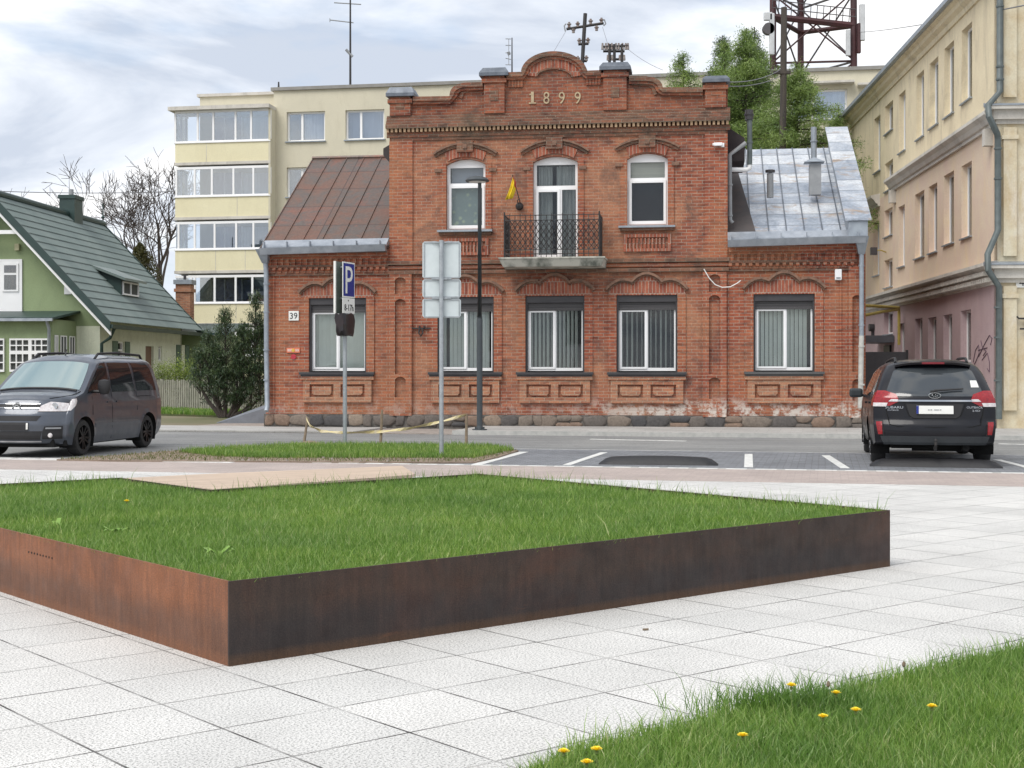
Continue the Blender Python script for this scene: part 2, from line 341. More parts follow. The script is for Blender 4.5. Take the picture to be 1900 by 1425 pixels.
def np_mesh(name, V, faces_idx, sizes, mat, rnd=None, parent=None):
    me = bpy.data.meshes.new(name); me.vertices.add(len(V)); me.vertices.foreach_set('co', V.astype(np.float32).ravel())
    me.loops.add(len(faces_idx)); me.loops.foreach_set('vertex_index', faces_idx.astype(np.int32))
    st = np.concatenate([[0], np.cumsum(sizes)[:-1]]).astype(np.int32)
    me.polygons.add(len(sizes)); me.polygons.foreach_set('loop_start', st)
    me.update(calc_edges=True); me.validate()
    if rnd is not None:
        at_ = me.attributes.new('rnd', 'FLOAT', 'POINT'); at_.data.foreach_set('value', rnd.astype(np.float32))
    me.materials.append(mat); o = bpy.data.objects.new(name, me); COL.objects.link(o)
    if parent is not None: o.parent = parent
    return o
def inpoly(P, poly):
    x, y = P[:, 0], P[:, 1]; ins = np.zeros(len(P), bool); n = len(poly)
    for i in range(n):
        x0, y0 = poly[i]; x1, y1 = poly[(i+1) % n]
        c = ((y0 > y) != (y1 > y)); 
        xi = (x1-x0)*(y-y0)/((y1-y0) if y1 != y0 else 1e-9)+x0
        ins ^= c & (x < xi)
    return ins
def sample(poly, n):
    p = np.array(poly); lo, hi = p.min(0), p.max(0); out = np.zeros((0, 2))
    while len(out) < n:
        q = RNG.uniform(lo, hi, (n, 2)); out = np.vstack([out, q[inpoly(q, poly)]])
    return out[:n]
def clump(P):    # cheap smooth patchiness
    return .5+.5*np.sin(P[:, 0]*2.1+1.3*np.sin(P[:, 1]*1.7))*np.sin(P[:, 1]*2.6+1.1*np.sin(P[:, 0]*3.1))
def blades(name, P, z, hmean, w, mat, hvar=.35, lean=.45, rnd=None):
    n = len(P); ang = RNG.uniform(0, 2*np.pi, n); h = hmean*(1+hvar*RNG.normal(size=n)).clip(.35, 2.4)*(.9+.2*clump(P*1.7))
    la = RNG.uniform(0, 2*np.pi, n); ln = h*lean*RNG.uniform(.1, 1.2, n)
    dx, dy = np.cos(ang)*w/2, np.sin(ang)*w/2; lx, ly = np.cos(la)*ln, np.sin(la)*ln
    z = np.broadcast_to(z, (n,)); V = np.zeros((n, 5, 3)); X, Y = P[:, 0], P[:, 1]
    V[:, 0] = np.stack([X-dx, Y-dy, z], 1); V[:, 1] = np.stack([X+dx, Y+dy, z], 1)
    V[:, 2] = np.stack([X-dx*.8+lx*.35, Y-dy*.8+ly*.35, z+h*.6], 1); V[:, 3] = np.stack([X+dx*.8+lx*.35, Y+dy*.8+ly*.35, z+h*.6], 1)
    V[:, 4] = np.stack([X+lx, Y+ly, z+h*.97], 1)
    b = np.arange(n)*5; F = np.stack([b, b+1, b+3, b+2, b+2, b+3, b+4], 1).ravel(); S = np.tile([4, 3], n)
    r = np.clip(RNG.beta(2, 2.6, n)*.9+.1*clump(P)-.02, 0, 1) if rnd is None else rnd
    return np_mesh(name, V.reshape(-1, 3), F, S, mat, np.repeat(r, 5))

TH = R(-12.6); SF = Frame(0, 0, TH)      # street frame
def street(name, x0, x1, y0, y1, z, mat, zb=None):
    o = MB().box(x0, x1, y0, y1, z-.05 if zb is None else zb, z).build(name, mat); o.rotation_euler = (0, 0, TH); return tag(o, kind='structure')
g = MB().box(-1500, 1500, -300, 2500, -.5, -.03).build('ground', M('earth', (.12, .13, .06), (.2, .17, .11), .3, .95)); tag(g, kind='structure')
street('road', -90, 90, 20.0, 30.5, -.012, m_asph, -.2)
px = SF.loc(*G(900, 850))[0]
street('parking_bay', px-2.4, 40, 20.55, 24.9, -.004, m_paver, -.1)
street('near_kerb', -90, 60, 20.3, 20.55, .0, m_kerb, -.1)
street('footpath', -90, 60, 18.05, 20.3, .004, m_pink, -.1)
ABd = (.764, .645); ABA = math.atan2(ABd[1], ABd[0]); ACd = (-ABd[1], ABd[0])
PO = G(1122, 1285)
# plaza: wide sheet in its own rotated frame, clipped against the footpath edge
def plaza_poly():
    a = SF.wor(-70, 18.05); b = SF.wor(60, 18.05); pts = [a, (-70, -30), (60, -30), b]
    f = Frame(PO[0], PO[1], ABA); return [f.loc(*p) for p in pts]
o = MB().prism(plaza_poly(), -.08, 0.0).build('plaza', m_granite); o.location = (PO[0], PO[1], 0); o.rotation_euler = (0, 0, ABA); tag(o, kind='structure')
# far pavement with kerb
street('pavement', -8.2, 90, 30.62, 60, .08, m_side, -.2)
street('pavement', -90, -10.6, 30.62, 33.2, .03, m_side, -.2)
street('kerb', -8.2, 90, 30.5, 30.62, .084, m_kerb, -.2)
street('driveway', -16, -8.2, 30.62, 62, .0, m_gravel, -.2)
# road line dashes and bay lines
def strip(name, p0, p1, w, z, mat):
    a = Vector(p0); b = Vector(p1); d = (b-a).normalized(); nn = Vector((-d.y, d.x))*w/2
    o = MB().prism([tuple(a-nn), tuple(b-nn), tuple(b+nn), tuple(a+nn)], z-.006, z).build(name, mat); return tag(o, kind='structure')
strip('lane_marking', G(1096, 814), G(1273, 817.5), .12, -.006, m_linepaint)
strip('lane_marking', G(1853, 822.5), G(2100, 828), .12, -.006, m_linepaint)
for (a, b, w) in (((1121, 839.5), (1052, 862.5), .12), ((1389, 842.5), (1389, 866.8), .13), ((1532, 845), (1568, 868.5), .13), ((1850, 853), (1935, 874), .12), ((972, 838.5), (884, 862), .16)):
    strip('bay_marking', G(*a), G(*b), w, .003, m_linepaint)
a = SF.wor(-90, 24.96); b = SF.wor(px-2.2, 24.96)
strip('edge_marking', SF.wor(px-1.8, 24.95), SF.wor(40, 24.95), .1, -.002, M('edge_line', (.5, .5, .49), (.3, .3, .3), 8, .8))
strip('edge_marking', SF.wor(-30, 20.1), SF.wor(px-3.5, 20.1), .15, .01, m_linepaint)
# dashed light setts in the near kerb
dk = MB()
for i in range(120):
    dk.box(-14+i*.42, -14+i*.42+.3, 20.36, 20.5, -.01, .004)
o = dk.build('kerb_setts', m_linepaint); o.rotation_euler = (0, 0, TH); tag(o, kind='structure')

# traffic island
isl = [G(*q) for q in ((105, 855), (200, 848), (330, 838), (450, 832), (560, 828), (700, 828), (900, 830), (962, 838), (925, 850), (885, 859), (800, 860), (600, 859), (400, 858), (200, 857))]
o = MB().prism(isl, -.05, .025).build('island_soil', m_dirt); tag(o, kind='structure')
gi = [G(*q) for q in ((330, 841), (450, 834), (560, 829), (700, 829), (900, 831), (955, 838), (880, 853), (700, 853), (500, 853), (400, 850))]
P = sample(gi, 26000); o = blades('grass', P, .02, .075, .009, m_blade, hvar=.4)
tag(o, 'green grass covering the small traffic island under the signs', 'grass', kind='stuff')
P = sample(isl, 9000); o = blades('dry_grass', P, .02, .035, .01, m_blade_dry)
tag(o, 'dry straw-coloured grass on the worn rim of the traffic island', 'grass', kind='stuff')
st = MB()
for i in range(160):
    p = sample(isl, 1)[0]; r = random.uniform(.01, .03); 
    if G(0, 853)[1] < p[1] and random.random() < .8: continue
    st.cyl((p[0], p[1], .02), (p[0], p[1], .02+r), r, r*.6, 6)
tag(st.build('pebbles', m_gravel), 'scattered pebbles on the bare rim of the traffic island', 'pebbles', kind='stuff')

# ------------------------------------------------------------ steel planter
def zmask(t, stops, warp=.05):
    c = t.nodes.new('ShaderNodeTexCoord'); sp = nd(t, 'SeparateXYZ'); t.links.new(c.outputs['Object'], sp.inputs[0])
    nn = noise(t, ocoord(t, (.6, .6, 1.5)), 1.1, 6, .65); ad = nd(t, 'Math', operation='MULTIPLY_ADD'); t.links.new(nn, ad.inputs[0]); ad.inputs[1].default_value = warp*4; t.links.new(sp.outputs[2], ad.inputs[2])
    return ramp(t, ad.outputs[0], [(p+warp*2, (v,)*3) for p, v in stops])
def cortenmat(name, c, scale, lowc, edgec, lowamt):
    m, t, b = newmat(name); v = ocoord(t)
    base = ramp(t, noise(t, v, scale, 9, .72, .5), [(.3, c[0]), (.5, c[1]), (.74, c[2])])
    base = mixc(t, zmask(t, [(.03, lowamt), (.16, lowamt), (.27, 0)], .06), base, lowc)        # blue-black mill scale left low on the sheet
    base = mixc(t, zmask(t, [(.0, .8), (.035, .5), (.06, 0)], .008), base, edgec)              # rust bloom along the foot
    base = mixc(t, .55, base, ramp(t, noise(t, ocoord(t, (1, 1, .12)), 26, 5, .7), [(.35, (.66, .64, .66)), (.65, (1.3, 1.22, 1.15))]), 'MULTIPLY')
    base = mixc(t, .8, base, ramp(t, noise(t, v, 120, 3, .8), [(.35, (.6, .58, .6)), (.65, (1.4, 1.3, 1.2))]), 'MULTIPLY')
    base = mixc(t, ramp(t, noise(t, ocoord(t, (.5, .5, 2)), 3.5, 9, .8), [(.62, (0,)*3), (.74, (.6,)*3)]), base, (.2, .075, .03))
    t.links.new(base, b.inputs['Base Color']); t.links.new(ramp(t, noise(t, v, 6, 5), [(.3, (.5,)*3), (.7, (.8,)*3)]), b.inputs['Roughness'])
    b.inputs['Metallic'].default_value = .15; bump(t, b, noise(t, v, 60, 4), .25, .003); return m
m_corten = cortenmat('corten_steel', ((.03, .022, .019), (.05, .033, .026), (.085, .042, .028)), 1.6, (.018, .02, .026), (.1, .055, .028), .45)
m_corten2 = cortenmat('corten_steel_orange_lit', ((.13, .06, .035), (.21, .088, .043), (.27, .115, .055)), 2.0, (.085, .055, .042), (.2, .09, .045), .5)  # orange rust, with the sunward side's brighter tone painted in
A = G(425, 1237); PH = .405
pl = thing('steel_planter', 'low L-shaped weathered steel planter filled with grass on the white paving', 'planter', (A[0], A[1], 0), ABA)
LX, LY, NX, NY = 5.32, 4.72, 2.42, 6.5
out = [(0, 0), (LX, 0), (LX, LY), (NX, LY), (NX, NY), (0, NY)]; T = .012
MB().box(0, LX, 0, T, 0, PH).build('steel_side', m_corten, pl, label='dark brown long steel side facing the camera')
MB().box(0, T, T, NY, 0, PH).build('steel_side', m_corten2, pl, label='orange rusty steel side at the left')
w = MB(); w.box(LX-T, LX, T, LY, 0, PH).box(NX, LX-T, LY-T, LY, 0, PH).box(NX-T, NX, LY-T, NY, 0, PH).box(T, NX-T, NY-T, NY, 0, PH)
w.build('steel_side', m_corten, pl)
sm = MB(); n = 30
inn = [(T, T), (LX-T, T), (LX-T, LY-T), (NX-T, LY-T), (NX-T, NY-T), (T, NY-T)]
sm.prism(inn, .1, PH-.06).build('soil', m_turf, pl)
riv = MB()
for k in range(9): riv.cyl((-.003, 2.13+k*.045, .30), (.0, 2.13+k*.045, .30), .006, n=8)
riv.build('rivet_marks', m_dark, pl)
Lp = [(p[0], p[1]) for p in inn]
def to_w(Q): c, s = math.cos(ABA), math.sin(ABA); return np.stack([A[0]+Q[:, 0]*c-Q[:, 1]*s, A[1]+Q[:, 0]*s+Q[:, 1]*c], 1)
# denser towards the camera, where blades show large
Q = sample(Lp, 420000); W = to_w(Q); d = np.hypot(W[:, 0], W[:, 1]); keep = RNG.random(len(d)) < np.clip((7.2/d)**1.6, .16, 1); W = W[keep]
vis = np.abs(W[:, 0]/W[:, 1]) < .46; W = W[vis]
o = blades('grass', W, PH-.06, .058, .0045, m_blade, hvar=.3, lean=.6); tag(o, 'green grass growing inside the steel planter', 'grass', kind='stuff')
Q = sample(Lp, 600); W = to_w(Q); o = blades('tall_grass', W, PH-.06, .13, .006, m_blade, hvar=.3, lean=.7)
tag(o, 'longer loose grass stalks standing above the planter lawn', 'grass', kind='stuff')
def edge_pts(a, b, n, s): t_ = RNG.random(n)[:, None]; return np.array(a)[None]*(1-t_)+np.array(b)[None]*t_+RNG.normal(size=(n, 2))*s
E = np.vstack([edge_pts((LX-.05, .0), (LX-.05, LY), 1100, .06), edge_pts((NX, LY-.05), (LX, LY-.05), 500, .05), edge_pts((.05, NY-.05), (NX, NY-.05), 500, .05)])
ins = inpoly(E, Lp); W = to_w(E[ins]); o = blades('edge_grass', W, PH-.06, .1, .0045, m_blade, hvar=.4, lean=.5)
tag(o, 'taller grass fringe along the far rims of the planter', 'grass', kind='stuff')
def leafy(name, label, cat, loc, n, r, mat, lw=.03, up=.5, group=None):
    mb = MB()
    for i in range(n):
        a = random.uniform(0, 6.28); l = r*random.uniform(.6, 1.1); u = up*random.uniform(.4, 1.2)
        d = Vector((math.cos(a), math.sin(a), 0)); s = Vector((-d.y, d.x, 0))*lw
        p = [Vector((0, 0, .0)), d*l*.35+Vector((0, 0, l*u*.7)), d*l*.75+Vector((0, 0, l*u)), d*l+Vector((0, 0, l*u*.8))]
        ww = [.25, .9, .8, .1]; vs = []
        for q, k in zip(p, ww): vs += [q-s*k, q+s*k]
        mb.add(vs, [(0, 1, 3, 2), (2, 3, 5, 4), (4, 5, 7, 6)])
    o = mb.build(name, mat, None, smooth=True, fix=False); o.location = loc; return tag(o, label, cat, group)
m_weed = M('broad_leaf', (.22, .36, .06), (.14, .27, .04), 8, .5)
for (u, v, lab) in ((405, 1028, 'bright green broad-leaved weed near the planter corner'), (105, 975, 'pale green broad-leaved weed at the left edge of the planter lawn'), (215, 985, 'dark green weed beside the pale weed in the planter lawn')):
    X, Y = G(u, v, PH-.02); leafy('weed', lab, 'weed', (X, Y, PH-.06), 22, .1, m_weed, .016, .65)

# timber deck beyond the planter corner
m_deck = M('bleached_timber', (.60, .47, .36), (.46, .36, .28), 3, .8, stretch=(.3, 6, 1), bmp=.2, bscale=30)
dk = [G(197, 888.5, .38), G(397, 908, .38), G(772, 880.5, .38), G(745, 863.5, .38), G(500, 873.5, .38)]
f = Frame(dk[0][0], dk[0][1], R(33)); dkl = [f.loc(*p) for p in dk]
deck = thing('timber_deck', 'low bleached timber slat deck beyond the planter corner', 'deck', (dk[0][0], dk[0][1], 0), R(33))
ys = np.arange(min(p[1] for p in dkl), max(p[1] for p in dkl), .14)
def clip_row(poly, y):
    xs = []
    for i in range(len(poly)):
        (x0, y0), (x1, y1) = poly[i], poly[(i+1) % len(poly)]
        if (y0 > y) != (y1 > y): xs.append(x0+(x1-x0)*(y-y0)/(y1-y0))
    return (min(xs), max(xs)) if len(xs) >= 2 else None
sl_ = MB()
for y in ys:
    a = clip_row(dkl, y+.005); b = clip_row(dkl, y+.127)
    if not a or not b: continue
    sl_.hexa([(a[0], y+.005, .35), (a[1], y+.005, .35), (b[1], y+.127, .35), (b[0], y+.127, .35)], [(a[0], y+.005, .38), (a[1], y+.005, .38), (b[1], y+.127, .38), (b[0], y+.127, .38)])
sl_.build('slats', m_deck, deck)
cx = sum(p[0] for p in dkl)/5; cy = sum(p[1] for p in dkl)/5
MB().prism([((p[0]-cx)*.96+cx, (p[1]-cy)*.96+cy) for p in dkl], 0, .345).build('base_frame', M('deck_frame', (.16, .12, .09), None, 4, .8), deck)

# near lawn, bottom right
E0 = (.15, 4.99)
ln = [(E0[0]-1.2*ABd[0], E0[1]-1.2*ABd[1]), (E0[0]+9*ABd[0], E0[1]+9*ABd[1]), (E0[0]+9*ABd[0]+4, E0[1]+9*ABd[1]-6), (2.5, .5), (-.6, 2.5)]
o = MB().prism(ln, -.05, .012).build('lawn_soil', m_turf); tag(o, kind='structure')
ln2 = [(.2, 5.07), (2.95, 7.28), (3.3, 6.4), (2.3, 4.6), (-.1, 4.5)]
P = sample(ln2, 80000); o = blades('grass', P, .008, .055, .0038, m_blade, hvar=.4, lean=.75)
tag(o, 'green lawn at the near right corner beside the white slabs', 'grass', kind='stuff')
P = sample([(-.3, 4.5), (2.2, 4.6), (3.3, 6.4), (2.95, 7.37), (5.5, 9.4), (6.5, 6), (2.6, 2.2), (.2, 2.6)], 45000); o = blades('grass', P, .008, .055, .0045, m_blade, hvar=.4, lean=.75)
tag(o, 'rest of the near lawn stretching out of the picture at lower right', 'grass', kind='stuff')
P = edge_pts((.2, 5.09), (2.9, 7.26), 800, .035); o = blades('edge_grass', P, .008, .075, .004, m_blade, hvar=.45, lean=.8)
tag(o, 'grass fringe creeping over the slab edge at near right', 'grass', kind='stuff')
Pt = np.array(G(1450, 1330))[None]+RNG.normal(size=(1000, 2))*np.array([.17, .08]); o = blades('grass_tuft', Pt, .008, .115, .004, m_blade, hvar=.3, lean=.9, rnd=RNG.uniform(0, .45, 1000))
tag(o, 'dark thick grass tuft at the lawn edge between the dandelions', 'grass', kind='stuff')
# dandelions
m_yel = M('dandelion_petals', (.95, .78, .05), (.9, .66, .02), 60, .6); m_stem = M('dandelion_stem', (.2, .27, .08), None, 8, .6); m_bud = M('dry_bud', (.2, .15, .1), None, 20, .8)
def dandelion(u, v, z0, h, label, shut=False, tilt=0, dz=0):
    X, Y = G(u, v, z0+h); t = thing('dandelion', label, 'flower', (X, Y, z0), 0, 'dandelions in the grass')
    MB().tube([(0, 0, 0), (.004, .002, h*.5), (0, 0, h)], .002, 5).build('stem', m_stem, t)
    mb = MB(); rr = .021 if not shut else .009; h += .025; t.location = (*G(u, v, z0+h), z0)
    if shut: mb.lathe([(.001, h-.008), (.008, h), (.007, h+.012), (.003, h+.018)], 8); mb.build('bud', m_bud, t, smooth=True); return
    for ring, (r0, zz) in enumerate(((1, 0), (.75, .003), (.45, .006))):
        for k in range(20):
            a = k/20*6.283+ring*.3; d = Vector((math.cos(a), math.sin(a), 0)); s = Vector((-d.y, d.x, 0))*.0028
            b0 = Vector((0, 0, h)); e1 = d*rr*r0*random.uniform(.85, 1.05)+Vector((0, 0, h+zz*1.6+.007*r0+random.uniform(0, .003)))
            mb.add([b0-s*.5, b0+s*.5, e1+s, e1-s], [(0, 1, 2, 3)])
    mb.build('flower_head', m_yel, t, fix=False); MB().lathe([(.001, h-.014), (.006, h-.01), (.007, h-.002), (.002, h)], 8).build('sepals', m_stem, t)
for a in ((1677, 1235, .012, .13, 'withered dandelion standing on a tall stem right at the lawn edge', True), (1468, 1274, .012, .12, 'small dandelion above the left end of the dark grass tuft'),
          (1551, 1288, .012, .07, 'low dandelion on the right slope of the dark grass tuft'), (1527, 1332, .012, .07, 'upright cupped dandelion below the dark grass tuft'),
          (1588, 1320, .012, .08, 'dandelion right of the cupped one below the tuft'), (1729, 1313, .012, .06, 'wide open dandelion, rightmost in the near lawn'),
          (1378, 1367, .012, .05, 'lone dandelion in the middle of the near lawn edge'), (1046, 1397, .012, .07, 'leftmost dandelion of the near lawn'),
          (1107, 1393, .012, .07, 'dandelion bud-like flower right of the leftmost one'), (1089, 1417, .012, .06, 'dandelion at the very bottom edge of the picture'),
          (1537, 1272, .012, .1, 'closed dandelion bud over the middle of the dark tuft', True),
          (235, 931, PH-.07, .12, 'tall dandelion alone in the planter lawn')):
    dandelion(*a)
# twig litter on the slabs
tw = MB().cyl((0, 0, .006), (.03, .008, .006), .006, n=6).build('dark_leaf', m_bud); tw.location = (*G(1193, 1170), 0); tag(tw, 'small dark leaf lying alone on the white slabs', 'leaf')
# ------------------------------------------------------------ brick house
BF = Frame(0, 34.3, R(-8)); bp = BF.P
house = BF.root('brick_house', 'old red brick house with stepped parapet, low side wings and iron balcony', 'house')
def br(u0, v0, u1, v1, y=0):
    uc = (u0+u1)/2; x0 = bp(u0, v0, y)[0]; x1 = bp(u1, v0, y)[0]; z1 = bp(uc, v0, y)[1]; z0 = bp(uc, v1, y)[1]; return x0, z0, x1, z1
def bz(v, u=1030, y=0): return bp(u, v, y)[1]
def bx(u, y=0): return bp(u, 690, y)[0]
GW = [(573.5, 553, 680, 690.5), (812, 551, 916.5, 690.5), (975, 549, 1084.5, 690.5), (1144, 547.5, 1257, 690.5), (1398, 545.5, 1511.5, 689.5)]
gwr = [br(*q) for q in GW]
XL, XR, XC0, XC1 = bx(493), bx(1606), bx(723), bx(1350)
# main (central) wall outline with parapet
def pc(u, v): return bp(u, v)
cap = []
def quarter(u0, v0, u1, v1, n=8, rev=False):   # rises from (u0,v0) to (u1,v1) with rounded shoulder
    r = []
    for i in range(n+1):
        a = i/n*math.pi/2
        if not rev: r.append((u0+(u1-u0)*(1-math.cos(a)), v0+(v1-v0)*math.sin(a)))
        else: r.append((u0+(u1-u0)*math.sin(a), v0+(v1-v0)*(1-math.cos(a))))
    return r
top = [(723, 186), (835, 185)]+quarter(840, 176, 868, 159)+[(897, 158), (897, 143), (941, 143), (941, 140), (970, 139)]
top += [(1029-58*math.cos(a), 139-38*math.sin(a)) for a in np.linspace(.12, math.pi-.12, 18)]
top += [(1088, 137), (1119, 136), (1119, 132), (1165, 132), (1165, 147), (1200, 147)]+quarter(1202, 148, 1226, 164, rev=True)+[(1230, 168), (1349.5, 168)]
ztop = [bp(u, v) for u, v in top]
zmid = bz(486)
UW = [(828, 295, 901, 427), (989, 290, 1072, 481), (1163.5, 284, 1239, 419)]
uwr = []
for (u0, v0, u1, v1) in UW: uwr.append(br(u0, v0, u1, v1))
loops = [[(XC0, -.1), (XC1, -.1)]+[(x, z) for x, z in ztop[::-1]]]
loops[0][-1] = (XC0, ztop[0][1]); loops[0][2] = (XC1, ztop[-1][1])
RISE = .14
for (x0, z0, x1, z1) in uwr: loops.append(archrect(x0, z0, x1, z1-RISE, RISE))
for q in gwr[1:4]: loops.append(rect(*q))
zp = bz(236)
# parapet separate (sootier brick) above the cornice
wl = [[(XC0, -.1), (XC1, -.1), (XC1, zp), (XC0, zp)]]+loops[1:]
MB().sheet(wl, 0, .45).build('front_wall', m_brick, house)
pl_ = [[(XC0, zp), (XC1, zp), (XC1, ztop[-1][1])]+[p for p in ztop[::-1][1:-1]]+[(XC0, ztop[0][1])]]
MB().sheet(pl_, 0.0, .4).build('parapet', m_brick_top, house)
# wings
zeL, zeR = bz(462, 610), bz(447, 1480)
MB().sheet([[(XL, -.1), (XC0, -.1), (XC0, zeL), (XL, zeL)], rect(*gwr[0])], .0, .45).build('wing_wall', m_brick_red, house, label='left wing front wall')
MB().sheet([[(XC1, -.1), (XR, -.1), (XR, zeR), (XC1, zeR)], rect(*gwr[4])], .0, .45).build('wing_wall', m_brick_red, house, label='right wing front wall')
DL, DR = 4.6, 5.4; zrL = 7.34; zrR = 7.46
mb = MB(); mb.sheet([[(.45, -.1), (2*DL, -.1), (2*DL, zeL), (DL, zrL), (.45, zeL+(zrL-zeL)*.45/DL)]], XL, XL+.4, 'yz').build('gable_wall', m_brick_red, house)
mb = MB(); mb.sheet([[(.45, -.1), (2*DR, -.1), (2*DR, zeR), (DR, zrR+.1), (.45, zeR+.3)]], XR-.4, XR, 'yz').build('gable_wall', m_brick_red, house)
MB().box(XC0, XC0+.4, .45, 9.5, 0, zp+.2).build('side_wall', m_brick_red, house)
MB().box(XC1-.4, XC1, .45, 9.5, 0, zp+.2).build('side_wall', m_brick_red, house)
MB().box(XL, XR, 9.5, 9.8, 0, zeL).box(XC0, XC1, 9.5, 9.8, zeL, zp).build('rear_wall', m_brick_red, house)
MB().hexa([(XC0+.4, .4, zp-.4), (XC1-.4, .4, zp-.4), (XC1-.4, 9.6, zp-.8), (XC0+.4, 9.6, zp-.8)], [(XC0+.4, .4, zp-.1), (XC1-.4, .4, zp-.1), (XC1+.0, 9.6, zp-.5), (XC0-.0, 9.6, zp-.5)]).build('main_roof', M('tar_roof', (.07, .06, .06), None, 3, .8), house)
# stone plinth: individual irregular stones bedded in dark mortar
zs = bz(769, 800)
m_stone = None
def stonemat():
    m, t, b = newmat('field_stone'); b.inputs['Roughness'].default_value = .85
    a = nd(t, 'Attribute', attribute_name='rnd'); v = ocoord(t)
    col = ramp(t, a.outputs['Fac'], [(0, (.07, .068, .07)), (.3, (.14, .12, .105)), (.55, (.2, .165, .135)), (.8, (.22, .15, .11)), (1, (.28, .23, .18))])
    col = mixc(t, .9, col, ramp(t, noise(t, v, 18, 6, .7), [(.3, (.65,)*3), (.7, (1.25,)*3)]), 'MULTIPLY')
    t.links.new(col, b.inputs['Base Color']); bump(t, b, noise(t, v, 25, 4), .5, .01); return m
m_stone = stonemat()
MB().box(XL-.03, XR+.03, -.05, .0, -.1, zs).build('plinth_mortar', M('plinth_mortar', (.06, .055, .05), (.16, .145, .13), 7, .95, bmp=.4), house)
SV = []; SFc = []; SZ = []; SR = []
x = XL
while x < XR:
    w = random.uniform(.22, .66); row = [(0.05, zs)] if random.random() < .75 else [(0.05, zs*.5), (zs*.5+.01, zs)]
    for (za, zb_) in row:
        k = 9; cxs, czs = x+w/2, (za+zb_)/2; rx, rz_ = w/2*.97, (zb_-za)/2*.98; rv = random.random(); base = len(SV)
        jit = [random.uniform(.82, 1.2) for _ in range(k)]; sh = random.uniform(-.2, .2)
        for (sc, yy) in ((1, -.05), (.95, -.075), (.7, -.09)):
            for i in range(k):
                a = 2*math.pi*(i+.5)/k; cxx, czz = math.cos(a), math.sin(a); mxx = max(abs(cxx), abs(czz))**.8
                SV.append((cxs+rx*sc*cxx/mxx*jit[i]+sh*rz_*czz, yy, min(zs-.005, czs+rz_*sc*czz/mxx*jit[i]))); SR.append(rv)
        for r in range(2):
            for i in range(k): SFc += [base+r*k+i, base+r*k+(i+1) % k, base+(r+1)*k+(i+1) % k, base+(r+1)*k+i]; SZ.append(4)
        SFc += [base+2*k+i for i in range(k)]; SZ.append(k)
    x += w+random.uniform(-.05, .01)
so_ = np_mesh('plinth_stones', np.array(SV), np.array(SFc), np.array(SZ), m_stone, np.array(SR), house)
so_.data.polygons.foreach_set('use_smooth', [True]*len(SZ))
# bands / cornices
def band(u0, u1, v0, v1, proud, mat, name='string_course', y0=.003, parent=house, ref=None):
    x0, x1 = bx(u0), bx(u1); z1 = bz(v0); z0 = bz(v1); return MB().box(x0, x1, -proud, -y0+.003, z0, z1).build(name, mat, parent)
zc0, zc1 = bz(240), bz(212)
mb = MB(); x0, x1 = XC0-.06, XC1+.06
mb.box(x0, x1, -.2, 0, zc0+.09, zc0+.19).box(x0, x1, -.15, 0, zc0+.19, zc0+.27).box(x0, x1, -.09, 0, zc0+.27, zc0+.36).box(x0, x1, -.05, 0, zc0+.36, zc0+.42)
mb.build('cornice', m_brick_dark, house)
mb = MB(); n = int((x1-x0)/.105)
for i in range(n): a = x0+i*(x1-x0)/n; mb.box(a+.012, a+.07, -.15, 0, zc0, zc0+.09)
mb.build('dentils', m_dent_pale, house)
MB().box(x0, x1, -.07, 0, zc0-.12, zc0).box(x0+.1, x1-.1, -.04, 0, zc0-.2, zc0-.12).build('lower_cornice', m_brick_dark, house)
# corner strips of the upper floor
zb0 = bz(486); 
for (a, b) in ((723, 766), (1308, 1350)):
    MB().box(bx(a), bx(b), -.04, 0, zb0, zc0-.2).build('corner_strip', m_brick_red, house)
m_capz = M('dark_zinc_cap', (.17, .19, .22), (.1, .115, .14), 5, .45, metal=.4)
# parapet pillars with metal caps
for (u0, u1, vt, vb, c0, c1, cv0, cv1) in ((725, 763, 181, 226, 719, 771, 163, 181), (899, 937, 143, 226, 891, 945, 127, 143), (1120, 1163, 132, 226, 1113, 1171, 117, 132), (1308, 1347, 155, 226, 1303, 1354, 142, 155)):
    xa, xb = bx(u0), bx(u1); zt = bz(vt, (u0+u1)/2); z0 = zc0+.42
    mb = MB(); mb.box(xa, xb, -.1, .42, z0, zt); mb.box(xa-.05, xb+.05, -.14, .46, zt-.16, zt-.06).build('pillar', m_brick_top, house)
    mb = MB(); mm = (xa+xb)/2; mb.box(mm-.1, mm+.1, -.115, -.095, z0+.3, min(z0+.55, zt-.3)); mb.build('pillar_cross', m_brick_dark, house)
    xa, xb = bx(c0), bx(c1); zt2 = bz(cv0, (u0+u1)/2)
    MB().box(xa, xb, -.2, .52, zt+.002, zt+.08).hexa([(xa, -.2, zt+.08), (xb, -.2, zt+.08), (xb, .52, zt+.08), (xa, .52, zt+.08)], [(xa+.08, -.1, zt2), (xb-.08, -.1, zt2), (xb-.08, .42, zt2), (xa+.08, .42, zt2)]).build('pillar_cap', m_capz, house)
